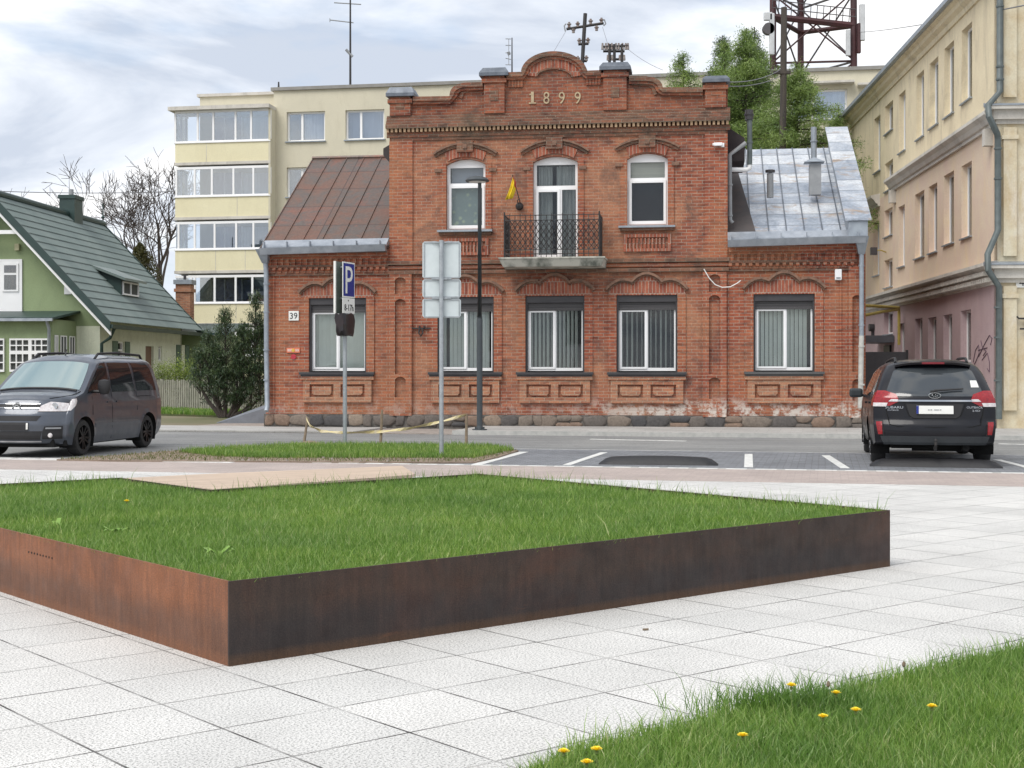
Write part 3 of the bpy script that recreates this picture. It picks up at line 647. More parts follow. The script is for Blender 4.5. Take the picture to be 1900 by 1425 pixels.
# moulded copings following the parapet
def path(us): return [bp(u, v) for u, v in us]
cl = path([(768, 185), (836, 184)]+quarter(840, 176, 868, 159)+[(897, 158)])
cc = path([(941, 140), (970, 139)]+[(1029-58*math.cos(a), 139-38*math.sin(a)) for a in np.linspace(.12, math.pi-.12, 22)]+[(1088, 137), (1116, 136)])
cr = path([(1168, 147), (1200, 147)]+quarter(1202, 148, 1226, 164, rev=True)+[(1230, 168), (1304, 168)])
for p in (cl, cc, cr):
    MB().ribbon(p, -.06, .05, -.14, .46).build('coping', m_brick_dark, house)
    MB().ribbon(p, -.13, -.06, -.09, .0).build('coping_moulding', m_brick_top, house)
ca = path([(1029-46*math.cos(a), 141-27*math.sin(a)) for a in np.linspace(.0, math.pi, 20)])
MB().ribbon(ca, -.16, .05, -.045, .0).build('arch_ring', m_brick_vert, house)
MB().ribbon(ca, -.2, -.16, -.06, .0).build('arch_line', m_brick_dark, house)
for us in ([(854, 182)]+quarter(856, 178, 876, 166)+[(895, 165)], [(1173, 155), (1194, 156)]+quarter(1196, 156, 1214, 168, rev=True)+[(1217, 176)]):
    MB().ribbon(path(us), -.05, .03, -.04, 0).build('arch_line', m_brick_dark, house)
# little dentils beside the central arch
mb = MB()
for (ua, ub) in ((946, 968), (1090, 1112)):
    for k in range(5): xx = bx(ua+(ub-ua)*k/4); mb.box(xx-.03, xx+.03, -.05, 0, bz(160), bz(146))
mb.build('parapet_dentils', m_brick_top, house)
# date figures
m_gold = M('date_figures', (.5, .4, .25), (.36, .27, .17), 10, .7)
for ch, u in (('1', 988), ('8', 1014), ('9', 1042.5), ('9', 1072)):
    mb = MB(); add_text(mb, ch, .295, bx(u), -.01, bz(193, u), .03, width=.15 if ch != '1' else .07); (mb.box(bx(u)-.085, bx(u)+.085, -.03, 0.0, bz(193, u), bz(193, u)+.035).box(bx(u)-.075, bx(u)-.03, -.03, .0, bz(193, u)+.215, bz(193, u)+.25) if ch == '1' else mb).build('date_figure', m_gold, house)
# upper hood mouldings
for (u0, u1, vs, vc) in ((806, 922, 287, 268), (967, 1092, 283, 262), (1142, 1260, 276, 259)):
    x0, x1 = bx(u0), bx(u1); zs_ = bz(vs, (u0+u1)/2); zc = bz(vc, (u0+u1)/2); p = arcpts(x0, x1, zs_, zc-zs_, 14)
    MB().ribbon(p, .0, .045, -.11, 0).build('hood_moulding', m_moss, house)
    MB().ribbon(p, -.07, .0, -.06, 0).build('hood_brick', m_brick_dark, house)
    MB().ribbon([(a*.93+(x0+x1)/2*.07, b-.06) for a, b in p[2:-2]], -.24, -.02, -.03, 0).build('brick_arch', m_brick_vert, house)
    xm = (x0+x1)/2
    MB().box(xm-.2, xm+.2, -.12, 0, zc-.2, zc+.08).build('keystone', m_brick_dark, house)
    MB().box(xm-.05, xm+.05, -.15, -.12, zc-.12, zc-.02).build('keystone_boss', m_moss, house)
    for s_ in (-1, 1):
        MB().box(xm+s_*.68-.09, xm+s_*.68+.09, -.06, 0, zs_-.42, zs_-.34).build('label_stop', m_moss, house)
# storey band
zb1 = bz(500); zb0 = bz(484)
MB().box(XC0-.05, XC1+.05, -.11, 0, zb0-.06, zb0+.03).build('string_course', m_brick_dark, house)
MB().box(XC0-.03, XC1+.03, -.07, 0, zb0-.17, zb0-.09).build('string_course', m_brick_top, house)
MB().box(XC0-.03, XC1+.03, -.1, 0, zb1-.08, zb1).build('string_course', m_brick_dark, house)
# wing friezes
for (u0, u1, vt) in ((497, 722, 472), (1352, 1590, 462)):
    x0, x1 = bx(u0), bx(u1); uc = (u0+u1)/2; zt = bz(vt, uc)
    MB().box(x0, x1, -.16, 0, zt-.07, zt+.11).box(x0, x1, -.11, 0, zt-.12, zt-.07).build('frieze_cap', m_brick_red, house)
    mb = MB(); n = int((x1-x0)/.155); st_ = (x1-x0)/n
    for i in range(n): mb.box(x0+i*st_+.04, x0+i*st_+.115, -.1, 0, zt-.27, zt-.12)
    mb.box(x0, x1, -.06, 0, zt-.27, zt-.12); mb.build('frieze_teeth', m_brick_red, house)
    mb = MB()
    for i in range(n): mb.box(x0+i*st_+.0, x0+i*st_+.08, -.12, 0, zt-.4, zt-.33); mb.box(x0+i*st_+.02, x0+i*st_+.06, -.08, 0, zt-.46, zt-.4)
    mb.box(x0, x1, -.045, 0, zt-.46, zt-.33); mb.build('frieze_corbels', m_brick_red, house)
    MB().box(x0, x1, -.05, 0, zt-.52, zt-.46).box(x0, x1, -.1, 0, zt-.33, zt-.27).build('frieze_line', m_brick_dark, house)
# pilasters with arched niches
zpl = zs+.12
for (u0, u1, n0, n1, vA, vB, vC, vD) in ((724, 765, 734, 754, 553, 694, 699, 738), (1304, 1348, 1315.5, 1336, 550, 694, 700, 739)):
    x0, x1, a, b = bx(u0), bx(u1), bx(n0), bx(n1); zt = bz(505, (u0+u1)/2)
    h = [archrect(a, bz(vB), b, bz(vA)-.07, .07, 5), archrect(a, bz(vD), b, bz(vC)-.07, .07, 5), archrect(a, bz(544), b, bz(512)-.07, .07, 5)]
    MB().sheet([rect(x0, zpl-.15, x1, zt)]+h, -.09, -.002).build('pilaster', m_brick_red, house)
for (u0, u1) in ((507, 528), (1558, 1577)):
    MB().box(bx(u0)-(.0), bx(u0)+.04, -.03, 0, zpl, bz(508)).build('wall_edge', m_brick_red, house)
for (u0, u1) in ((1574, 1604),):
    x0, x1 = bx(u0), bx(u1); a, b = bx(1581), bx(1598)
    MB().sheet([rect(x0, zpl-.15, x1, bz(500))]+[archrect(a, bz(690), b, bz(552)-.06, .06, 5), archrect(a, bz(742), b, bz(703)-.06, .06, 5)], -.08, -.002).build('pilaster', m_brick_red, house)
# ---------- ground floor windows
m_inner = M('room_wall', (.08, .085, .08), None, 1, .9)
def blinds(x0, x1, z0, z1, y, parent, step=.105, ang=55, gap=0):
    mb = MB(); x = x0+.03
    while x < x1-.03:
        a = R(ang+random.uniform(-6, 6)); dx, dy = math.cos(a)*.05, math.sin(a)*.05
        zz = z0
        mb.add([(x-dx, y-dy, zz), (x+dx, y+dy, zz), (x+dx, y+dy, z1), (x-dx, y-dy, z1)], [(0, 1, 2, 3)])
        x += step*(1 if not gap or random.random() > gap else 1.8)
    md = mb.build('blind', m_blind, parent, fix=False); s = md.modifiers.new('t', 'SOLIDIFY'); s.thickness = .002
    return md
angs = [20, 32, 58, 74, 26]
for i, (x0, z0, x1, z1) in enumerate(gwr):
    W = x1-x0; H = z1-z0; fr0 = .12; zsb = z1-.17; zr = z1-.36
    # brick surround
    [MB().box(q0, q1, -.035, 0, z0, z1+.02).build('window_surround', m_brick_red, house) for q0, q1 in ((x0-.2, x0), (x1, x1+.2))]
    mb = MB(); mb.box(x0, x1, .02, .2, zsb, z1); 
    wn = mb.build('shutter_box', m_anth, house, bevel=.012)
    [MB().box(q0, q1, .03, .14, z0, zsb).build('shutter_rail', m_anth, wn) for q0, q1 in ((x0, x0+.045), (x1-.045, x1))]
    fx0, fx1 = x0+.045, x1-.045
    zt = zr+ (.0)
    rl = MB(); k = 0; zq = zt
    while zq < zsb-.01: rl.box(fx0, fx1, .085, .1, zq+.002, min(zq+.045, zsb)); zq += .047
    rl.build('shutter_slats', m_shut, wn)
    w = MB(); fz0, fz1 = z0+.03, zt+.08; t = .075
    mid = fx0+(fx1-fx0)*(.49 if i != 4 else .53)
    w.sheet([rect(fx0, fz0, fx1, fz1), rect(fx0+t, fz0+t+.02, mid-.045, fz1-t-.04), rect(mid+.035, fz0+t, fx1-.04, fz1-.06)], .13, .2)
    w.sheet([rect(fx0+.035, fz0+.05, mid+.01, fz1-.03), rect(fx0+t, fz0+t+.02, mid-.045, fz1-t-.04)], .105, .13)
    f = w.build('window', m_white, house)
    MB().box(fx0+t-.01, mid-.04, .15, .156, fz0+t, fz1-t).box(mid+.03, fx1-.04, .15, .156, fz0+t, fz1-t+.02).build('pane', m_glass, f)
    blinds(fx0+.05, fx1-.05, fz0+.05, fz1, .27, f, .1 if i not in (3,) else .12, angs[i], gap=.0 if i not in (1, 3) else .12)
    MB().box(x0-.25, x1+.25, .9, .95, z0-.25, z1+.25).build('interior', m_dark, f)
    # sill + apron
    sx0, sx1 = x0-.22, x1+.22
    MB().box(sx0, sx1, -.15, .1, z0-.06, z0).box(sx0+.03, sx1-.03, -.1, 0, z0-.11, z0-.06).build('window_sill', m_anth if i != 4 else M('slate_sill', (.1, .1, .1)), house)
    za, zb_ = z0-.75, z0-.11
    ax0, ax1 = x0-.14, x1+.14; pw = (ax1-ax0-.52)/2; p0 = ax0+.17; p1 = p0+pw+.18; pz0, pz1 = z0-.62, z0-.3
    MB().sheet([rect(ax0, za, ax1, zb_), rect(p0, pz0, p0+pw, pz1), rect(p1, pz0, p1+pw, pz1)], -.07, -.003).build('window_apron', m_brick_panel, house)
    for p in (p0, p1): mb = MB(); mb.sheet([[(p+.06, pz0+.1), (p+.11, pz0+.05), (p+pw-.11, pz0+.05), (p+pw-.06, pz0+.1), (p+pw-.06, pz1-.05), (p+.06, pz1-.05)]], -.05, -.003); mb.build('apron_panel', m_brick_panel, house)
    MB().box(ax0-.06, ax1+.06, -.1, 0, za+.56, zb_).build('apron_ledge', m_brick_panel, house)
    # three-lobed hood
    cx = (x0+x1)/2; hw = W/2+.24; zh = z1+.17
    def lob(xa, xb, zz, zw, rise, n=9): return [(xa+(xb-xa)*j/n, zz+(zw-zz)*j/n+rise*math.sin(math.pi*j/n)**.8) for j in range(n+1)]
    pth = lob(cx-hw, cx-.36, zh-.04, zh+.14, .13)+lob(cx-.36, cx+.36, zh+.14, zh+.14, .2)[1:]+lob(cx+.36, cx+hw, zh+.14, zh-.04, .13)[1:]
    MB().ribbon(pth, -.015, .045, -.13, 0).build('hood_moulding', m_moss, house)
    MB().ribbon(pth, -.06, -.015, -.08, 0).build('hood_brick', m_brick_dark, house)
    fill = [(cx-W/2-.2, z1+.0), (cx+W/2+.2, z1+.0)]+[(a, b-.06) for a, b in pth[::-1] if abs(a-cx) < W/2+.2]
    MB().sheet([fill], -.03, -.002).build('brick_arch', m_brick_vert, house)
# ---------- upper windows
def upper(i, kind):
    x0, z0, x1, z1 = uwr[i]; t = .075; f = MB(); A_ = archrect(x0, z0, x1, z1-RISE, RISE); zt = z1-.62
    if kind == 'win':
        f.sheet([A_, rect(x0+t, zt+.04, x1-t, z1-.2), rect(x0+t+.03, z0+.13, x1-t-.03, zt-.08)], .14, .22)
        f.sheet([rect(x0+.045, z0+.05, x1-.045, zt-.02), rect(x0+t+.03, z0+.13, x1-t-.03, zt-.08)], .11, .14)
    else:
        m = x0+(x1-x0)*.58; zt = z1-.75
        f.sheet([A_, rect(x0+t, zt+.05, x1-t, z1-.19), rect(x0+.12, z0+.12, m-.05, zt-.1), rect(m+.06, z0+.06, x1-.06, zt-.05)], .14, .22)
        f.sheet([rect(x0+.05, z0+.04, m+.01, zt-.03), rect(x0+.12, z0+.12, m-.05, zt-.1)], .11, .14)
    w = f.build('window' if kind == 'win' else 'balcony_door', m_white, house)
    MB().box(x0+t-.02, x1-t+.02, .165, .171, z0+.1, z1-.15).build('pane', m_glass, w)
    MB().box(x0-.2, x1+.2, .85, .9, z0-.1, z1+.1).build('interior', m_dark, w)
    return w, x0, z0, x1, z1, zt
w, x0, z0, x1, z1, zt = upper(0, 'win')
# lace curtain with plant pattern
def lacemat():
    m, t, b = newmat('lace'); v = ocoord(t); vo = nd(t, 'TexVoronoi', Scale=7); t.links.new(v, vo.inputs['Vector'])
    t.links.new(ramp(t, vo.outputs['Distance'], [(.12, (.75, .82, .62)), (.4, (.45, .52, .52))]), b.inputs['Base Color']); b.inputs['Roughness'].default_value = .9; return m
MB().box(x0+.08, x1-.08, .3, .31, z0+.1, zt-.05).build('curtain', lacemat(), w)
MB().box(x0+.08, x1-.08, .3, .31, zt+.0, z1-.15).build('curtain', M('grey_curtain', (.42, .45, .55), (.5, .53, .62), 3, .9), w)
w, x0, z0, x1, z1, zt = upper(1, 'door')
mb = MB(); n = 26; pts = []
for k in range(n+1): pts.append((x0+.1+(x1-x0-.2)*k/n, .34+.03*math.sin(k*1.9)))
for k in range(n):
    if 10 <= k <= 12: continue
    mb.add([(pts[k][0], pts[k][1], z0+.05), (pts[k+1][0], pts[k+1][1], z0+.05), (pts[k+1][0], pts[k+1][1], z1-.2), (pts[k][0], pts[k][1], z1-.2)], [(0, 1, 2, 3)])
s = mb.build('curtain', M('net_curtain', (.62, .63, .63), (.38, .4, .4), 6, .9, stretch=(2, 1, .1)), w, fix=False).modifiers.new('t', 'SOLIDIFY'); s.thickness = .004
w, x0, z0, x1, z1, zt = upper(2, 'win')
MB().box(x0+.08, x1-.08, .28, .29, zt+.05, z1-.15).build('blind', M('cream_blind', (.8, .76, .66), (.68, .65, .6), 2, .9, stretch=(.2, .2, 12)), w)
MB().box(x0+.08, x1-.08, .3, .31, z0+.1, zt-.04).build('curtain', M('brown_curtain', (.035, .022, .022), (.025, .015, .016), 2, .9), w)
for i in (0, 2):
    x0, z0, x1, z1 = uwr[i]
    MB().box(x0-.2, x1+.18, -.16, .14, z0-.05, z0-.003).build('window_sill', m_zincd, house)
    MB().box(x0-.17, x1+.15, -.09, 0, z0-.12, z0-.05).build('sill_course', m_brick_dark, house)
    mb = MB().sheet([rect(x0-.08, z0-.62, x1+.08, z0-.2), rect(x0+.0, z0-.55, x1-.0, z0-.28)], -.05, -.002)
    k = x0+.05
    while k < x1-.05: mb.box(k, k+.045, -.04, -.002, z0-.55, z0-.3); k += .09
    mb.build('sill_panel', m_brick_vert, house)
for i in range(3):
    x0, z0, x1, z1 = uwr[i]
    [MB().box(q0, q1, -.03, 0, z0, z1-.1).build('window_surround', m_brick_red, house) for q0, q1 in ((x0-.15, x0), (x1, x1+.15))]
# balcony
yb = -.95; bx0, bx1 = bp(926, 495, yb)[0], bp(1121, 495, yb)[0]; zb = uwr[1][1]-.02
mb = MB(); zt = zb; mb.hexa([(bx0+.08, yb+.1, zt-.22), (bx1-.08, yb+.1, zt-.22), (bx1-.02, 0, zt-.22), (bx0+.02, 0, zt-.22)], [(bx0, yb, zt-.04), (bx1, yb, zt-.04), (bx1, 0, zt-.04), (bx0, 0, zt-.04)])
mb.box(bx0-.02, bx1+.02, yb-.02, -.001, zt-.04, zt-.0)
bal = mb.build('balcony_slab', m_concrete, house, bevel=.01)
rx0, rx1, ry = bx0+.12, bx1-.12, yb+.06; rz0, rz1 = zb+.04, zb+1.0
mb = MB()
def rail_panel(p0, p1, nseg):
    d = (Vector(p1)-Vector(p0))
    for zz in (rz0+.04, rz0+.14, rz1-.12, rz1): mb.cyl((*p0, zz), (*p1, zz), .011, n=6)
    for k in range(nseg+1):
        q = Vector(p0)+d*k/nseg; mb.cyl((q.x, q.y, rz0-.04), (q.x, q.y, rz1+(.04 if k % 2 else 0)), .0085, n=5)
    # lyre shaped wire between the bars
    for k in range(nseg):
        a = Vector(p0)+d*k/nseg; b = Vector(p0)+d*(k+1)/nseg
        for s_ in (0, 1):
            pts = []
            for j in range(13):
                tt = j/12; w_ = .5-.42*math.cos(tt*4*math.pi)*(1 if s_ else -1)
                q = a+(b-a)*w_; pts.append((q.x, q.y, rz0+.14+(rz1-.12-rz0-.14)*tt))
            mb.tube(pts, .009, 4)
rail_panel((rx0, ry), (rx1, ry), 18); rail_panel((rx0, ry), (rx0, -.02), 7); rail_panel((rx1, ry), (rx1, -.02), 7)
for (x, y) in ((rx0, ry), (rx1, ry)): mb.cyl((x, y, zb), (x, y, rz1+.08), .02, n=6)
mb.build('balcony_railing', m_blackiron, house)
# ---------- wing roofs
def roofmat(name, cols, seam, sw, sh, rust=None):
    m, t, b = newmat(name); b.inputs['Roughness'].default_value = .5; b.inputs['Metallic'].default_value = .4
    v = ocoord(t); br_ = nd(t, 'TexBrick', Scale=1.0, offset=.0); br_.inputs['Brick Width'].default_value = sw; br_.inputs['Row Height'].default_value = sh
    br_.inputs['Mortar Size'].default_value = .012; br_.inputs['Color1'].default_value = (0, 0, 0, 1); br_.inputs['Color2'].default_value = (1, 1, 1, 1); br_.inputs['Mortar'].default_value = (.5, .5, .5, 1)
    c = nd(t, 'SeparateXYZ'); t.links.new(v, c.inputs[0]); k = nd(t, 'CombineXYZ'); t.links.new(c.outputs[0], k.inputs[0]); t.links.new(c.outputs[1], k.inputs[1]); t.links.new(k.outputs[0], br_.inputs['Vector'])
    nz = noise(t, v, 1.6, 8, .7, .5); ad = nd(t, 'Math', operation='MULTIPLY_ADD'); t.links.new(br_.outputs['Color'], ad.inputs[0]); ad.inputs[1].default_value = .3; t.links.new(nz, ad.inputs[2])
    col = ramp(t, ad.outputs[0], cols)
    col = mixc(t, .7, col, ramp(t, noise(t, v, 14, 6, .75), [(.35, (.75,)*3), (.65, (1.2,)*3)]), 'MULTIPLY')
    if rust:
        f = ramp(t, noise(t, ocoord(t, (.5, 1.6, 1)), 2.1, 8, .75, .8), [(.55, (0,)*3), (.66, (.9,)*3)]); col = mixc(t, f, col, rust)
    col = mixc(t, br_.outputs['Fac'], col, seam)
    t.links.new(col, b.inputs['Base Color']); bump(t, b, noise(t, v, 5, 4), .3, .03); return m
m_rust = roofmat('rusty_roof', [(.4, (.2, .10, .07)), (.55, (.17, .105, .08)), (.68, (.13, .11, .098)), (.85, (.22, .105, .075))], (.07, .045, .04), 5, .95)
m_galv = roofmat('peeling_zinc_roof', [(.4, (.28, .32, .38)), (.55, (.42, .46, .52)), (.78, (.68, .70, .72))], (.15, .17, .2), 5, .62, rust=(.42, .3, .2))
def slope(name, x0, x1, y0, z0, y1, z1, mat, t=.05, xr0=None, xr1=None):
    xr0 = x0 if xr0 is None else xr0; xr1 = x1 if xr1 is None else xr1
    return MB().hexa([(x0, y0, z0), (x1, y0, z0), (xr1, y1, z1), (xr0, y1, z1)], [(x0, y0, z0+t), (x1, y0, z0+t), (xr1, y1, z1+t), (xr0, y1, z1+t)]).build(name, mat, house)
sl1 = (zrL-zeL)/DL; sl2 = (zrR-zeR)/DR; ov = .28
slope('wing_roof', XL-.12, XC0-.005, -ov, zeL-ov*sl1+.05, DL, zrL+.05, m_rust)
slope('wing_roof', XL-.12, XC0-.005, 2*DL+ov, zeL-ov*sl1+.05, DL+.001, zrL+.05, m_rust)
xs0 = bx(1386)
slope('wing_roof', XC1+.005, XR-.42, -ov, zeR-ov*sl2+.05, DR, zrR+.05, m_galv)
slope('wing_roof', XC1+.005, XR-.42, 2*DR+ov, zeR-ov*sl2+.05, DR+.001, zrR+.05, m_galv)
def on(y, s, ze): return ze+y*s+.105
mb = MB()
for xk in np.linspace(XL-.1, XC0-.3, 7): mb.hexa([(xk-.012, -ov, on(-ov, sl1, zeL)-.02), (xk+.012, -ov, on(-ov, sl1, zeL)-.02), (xk+.012, DL, on(DL, sl1, zeL)-.02), (xk-.012, DL, on(DL, sl1, zeL)-.02)], [(xk-.012, -ov, on(-ov, sl1, zeL)+.025), (xk+.012, -ov, on(-ov, sl1, zeL)+.025), (xk+.012, DL, on(DL, sl1, zeL)+.025), (xk-.012, DL, on(DL, sl1, zeL)+.025)])
mb.cyl((XL-.12, DL, zrL+.12), (XC0, DL, zrL+.12), .05, n=8)
mb.build('roof_seams', m_rust, house)
mb = MB()
for xk in np.linspace(xs0+.1, XR-.55, 6): mb.hexa([(xk-.012, -ov, on(-ov, sl2, zeR)-.02), (xk+.012, -ov, on(-ov, sl2, zeR)-.02), (xk+.012, DR, on(DR, sl2, zeR)-.02), (xk-.012, DR, on(DR, sl2, zeR)-.02)], [(xk-.012, -ov, on(-ov, sl2, zeR)+.03), (xk+.012, -ov, on(-ov, sl2, zeR)+.03), (xk+.012, DR, on(DR, sl2, zeR)+.03), (xk-.012, DR, on(DR, sl2, zeR)+.03)])
mb.build('roof_seams', m_capz, house)
# dark sheet laid on the roof slope beside the main wall
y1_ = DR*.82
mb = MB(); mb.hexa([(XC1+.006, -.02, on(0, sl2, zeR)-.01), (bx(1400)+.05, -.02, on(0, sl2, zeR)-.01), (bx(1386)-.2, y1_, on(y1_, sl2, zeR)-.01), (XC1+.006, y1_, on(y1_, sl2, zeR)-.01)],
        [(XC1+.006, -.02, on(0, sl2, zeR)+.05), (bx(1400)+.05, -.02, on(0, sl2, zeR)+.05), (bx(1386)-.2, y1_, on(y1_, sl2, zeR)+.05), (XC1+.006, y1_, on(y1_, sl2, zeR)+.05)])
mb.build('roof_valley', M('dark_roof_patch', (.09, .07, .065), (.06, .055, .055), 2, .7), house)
# firewall parapet at right with sheet-metal cover
mb = MB(); ps = [(-.3, zeR-.05), (-.3, zeR+.42), (DR, zrR+.62), (DR, zrR-.1)]
mb.sheet([ps], XR-.42, XR+.02, 'yz').build('firewall', m_zincd, house)
a0, a1 = (-.34, zeR+.43), (DR+.03, zrR+.63)
MB().hexa([(XR-.5, a0[0], a0[1]), (XR+.1, a0[0], a0[1]), (XR+.1, a1[0], a1[1]), (XR-.5, a1[0], a1[1])], [(XR-.5, a0[0], a0[1]+.05), (XR+.1, a0[0], a0[1]+.05), (XR+.1, a1[0], a1[1]+.05), (XR-.5, a1[0], a1[1]+.05)]).build('firewall_cover', m_galv, house)
# gutters
for (u0, u1, zz, uc) in ((492, 722, zeL, 610), (1350, 1603, zeR, 1480)):
    x0, x1 = bx(u0), bx(u1)
    mb = MB(); yy = -ov
    mb.hexa([(x0, yy-.14, zz-.16), (x1, yy-.14, zz-.10), (x1, yy+.0, zz-.10), (x0, yy+.0, zz-.16)], [(x0, yy-.2, zz-.0), (x1, yy-.2, zz+.06), (x1, yy-.02, zz+.06), (x0, yy-.02, zz+.0)])
    mb.build('gutter', m_zinc, house)
    mb = MB(); mb.hexa([(x0, yy-.0, zz-.03), (x1, yy-.0, zz+.02), (x1, yy+.25, zz+.12), (x0, yy+.25, zz+.1)], [(x0, yy-.0, zz+.05), (x1, yy-.0, zz+.09), (x1, yy+.25, zz+.25), (x0, yy+.25, zz+.23)])
    n = 5
    for k in range(n+1):
        xx = x0+(x1-x0)*(k+.1)/(n+.4); mb.box(xx, xx+.02, yy-.1, yy+.05, zz+.0, zz+.17)
    mb.build('eaves_flashing', m_zinc, house)
def pipe(parent, name, pts, r, mat, rings=(), rr=1.25):
    mb = MB().tube(pts, r, 10); o = mb.build(name, mat, parent, smooth=50)
    if rings:
        for (x, y, z) in rings: MB().cyl((x, y, z-.02), (x, y, z+.02), r*rr, n=10).build('pipe_collar', mat, o)
    return o
xx = bx(497.5)-.02; mb = MB().hexa([(xx-.07, -.22, zeL-.35), (xx+.07, -.22, zeL-.35), (xx+.07, -.08, zeL-.35), (xx-.07, -.08, zeL-.35)], [(xx-.17, -.45, zeL-.02), (xx+.15, -.45, zeL-.02), (xx+.15, -.12, zeL-.02), (xx-.17, -.12, zeL-.02)])
mb.build('rain_hopper', m_zincd, house)
pipe(house, 'downpipe', [(xx, -.15, zeL-.33), (xx+.02, -.15, zeL-.6), (xx+.02, -.13, 1.9), (xx+.04, -.13, .55), (xx+.04, -.2, .42)], .062, m_zincd, [(xx+.02, -.14, z) for z in (3.6, 2.9, 1.95, 1.2)])
xx = bx(1597); mb = MB().hexa([(xx-.07, -.24, zeR-.35), (xx+.07, -.24, zeR-.35), (xx+.07, -.08, zeR-.35), (xx-.07, -.08, zeR-.35)], [(xx-.18, -.48, zeR+.05), (xx+.14, -.48, zeR+.05), (xx+.14, -.12, zeR+.05), (xx-.18, -.12, zeR+.05)])
mb.build('rain_hopper', m_zincd, house)
pipe(house, 'downpipe', [(xx, -.18, zeR-.33), (xx+.0, -.18, zeR-.8), (xx+.0, -.17, 2.2)], .058, m_zincd, [(xx, -.17, z) for z in (3.9, 2.5)])
pipe(house, 'downpipe', [(xx, -.17, 2.25), (xx-.02, -.17, 1.0), (xx-.03, -.2, .55)], .062, M('pale_pipe', (.55, .54, .5), (.4, .4, .37), 8, .6), [(xx, -.17, 2.0), (xx, -.17, 1.1)])
# pipes over the right wing
def rp(u, v, y): x, z = bp(u, v, y); return (x, y, z)
y = 1.6; pipe(house, 'vent_pipe', [rp(1429, 367, y), rp(1429, 322, y)], .085, m_gray_frame); c = rp(1429, 320, y); MB().cyl(c, (c[0], c[1], c[2]+.06), .12, n=12).build('vent_cap', m_anth, house)
y = 1.9; a, b = rp(1514, 362, y), rp(1511, 306, y); MB().box(a[0]-.17, a[0]+.12, y-.14, y+.14, a[2], b[2]).build('vent_stack', m_gray_frame, house)
MB().hexa([(b[0]-.26, y-.24, b[2]+.05), (b[0]+.24, y-.24, b[2]+.05), (b[0]+.24, y+.24, b[2]+.05), (b[0]-.26, y+.24, b[2]+.05)], [(b[0]-.04, y-.03, b[2]+.18), (b[0]+.04, y-.03, b[2]+.18), (b[0]+.04, y+.03, b[2]+.18), (b[0]-.04, y+.03, b[2]+.18)]).build('stack_hood', m_zincd, house)
y = 2.6; pipe(house, 'flue_pipe', [rp(1510, 305, y), rp(1510, 236, y)], .075, m_zincd, [rp(1510, 262, y)])
y = .5; pipe(house, 'flue_pipe', [rp(1391, 306, y), rp(1391, 205, y)], .065, m_pipe_dark, [rp(1391, 264, y)]); c = rp(1390, 222, y); MB().cyl(c, rp(1390, 204, y), .1, .1, 12).cyl(rp(1390, 214, y), rp(1390, 212, y), .12, n=12).build('flue_cowl', m_anth, house)
pipe(house, 'flue_elbow', [rp(1356, 315, y), rp(1385, 315, y), rp(1391, 312, y), rp(1391.5, 304, y)], .06, m_white)
y = .25; pipe(house, 'downpipe', [rp(1384, 265, y), rp(1354, 287, y), rp(1354.5, 408, y), rp(1359, 414, y)], .055, m_gray_frame, [rp(1354.5, 343, y), rp(1354.5, 400, y)])
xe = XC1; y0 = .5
MB().hexa([(xe, y0, bz(300)), (xe+.42, y0, bz(300)), (xe+.42, 3, bz(296)), (xe, 3, bz(296))], [(xe, y0, bz(236)), (xe+.42, y0, bz(258)), (xe+.42, 3, bz(258)), (xe, 3, bz(236))]).build('eaves_box', M('dark_boards', (.03, .022, .025), (.05, .04, .04), 6, .8), house)  # near-black boards on the side eaves overhang
xe = XC0; MB().hexa([(xe-.28, y0, bz(275)), (xe, y0, bz(300)), (xe, 3, bz(300)), (xe-.28, 3, bz(275))], [(xe-.28, y0, bz(262)), (xe, y0, bz(250)), (xe, 3, bz(250)), (xe-.28, 3, bz(262))]).build('eaves_box', M('dark_boards2', (.05, .045, .045), None, 6, .8), house)
# ---------- things fixed on the facade
def onwall(name, label, cat, u, v, y=0): x, z = bp(u, v, y); X, Y = BF.wor(x, y); return thing(name, label, cat, (X, Y, z), BF.t)
m_sign_white = M('enamel_white', (.8, .8, .77), (.74, .74, .7), 5, .4); m_txt = M('black_lettering', (.02, .02, .025), None, 5, .5)
t = onwall('house_number_sign', 'white enamel plate numbered 39 on the left wing', 'sign', 545.5, 586)
MB().box(-.13, .13, -.03, -.004, -.12, .12).build('plate', m_sign_white, t, bevel=.005)
mb = MB(); add_text(mb, '39', .15, 0, -.034, -.075, .004, width=.19); mb.build('numerals', m_txt, t)
t = onwall('wall_plaque', 'small orange and yellow plaque on brick below number 39', 'sign', 544.5, 650)
MB().box(-.17, .17, -.025, -.004, -.06, .06).build('plate', M('orange_enamel', (.7, .2, .1), (.62, .16, .08), 6, .5), t)
mb = MB(); mb.cyl((0, -.03, 0), (0, -.025, 0), .04, n=16); mb.build('yellow_emblem', M('yellow_emblem', (.75, .5, .08)), t)
mb = MB()
for k in range(5): mb.box(-.14+k*.025, -.128+k*.025, -.029, -.025, -.03, .035); mb.box(.06+k*.02, .068+k*.02, -.029, -.025, -.03, .03)
mb.build('lettering', m_sign_white, t)
t = onwall('round_wall_marker', 'small round red marker on brick under the orange plaque', 'sign', 545, 662); MB().cyl((0, -.03, 0), (0, -.004, 0), .065, n=20).build('disc', M('red_enamel', (.5, .04, .06)), t)
t = onwall('flag', 'small yellow flag hanging from a wall bracket left of the balcony door', 'flag', 966, 384)
fx = lambda u, v, y=-.3: (bp(u, v, y)[0]-bp(966, 384)[0], y, bp(u, v, y)[1]-bp(966, 384)[1])
MB().tube([(0, -.02, .02), fx(964, 372, -.2), fx(951, 325, -.4)], .012, 6).build('flagpole', m_blackiron, t)
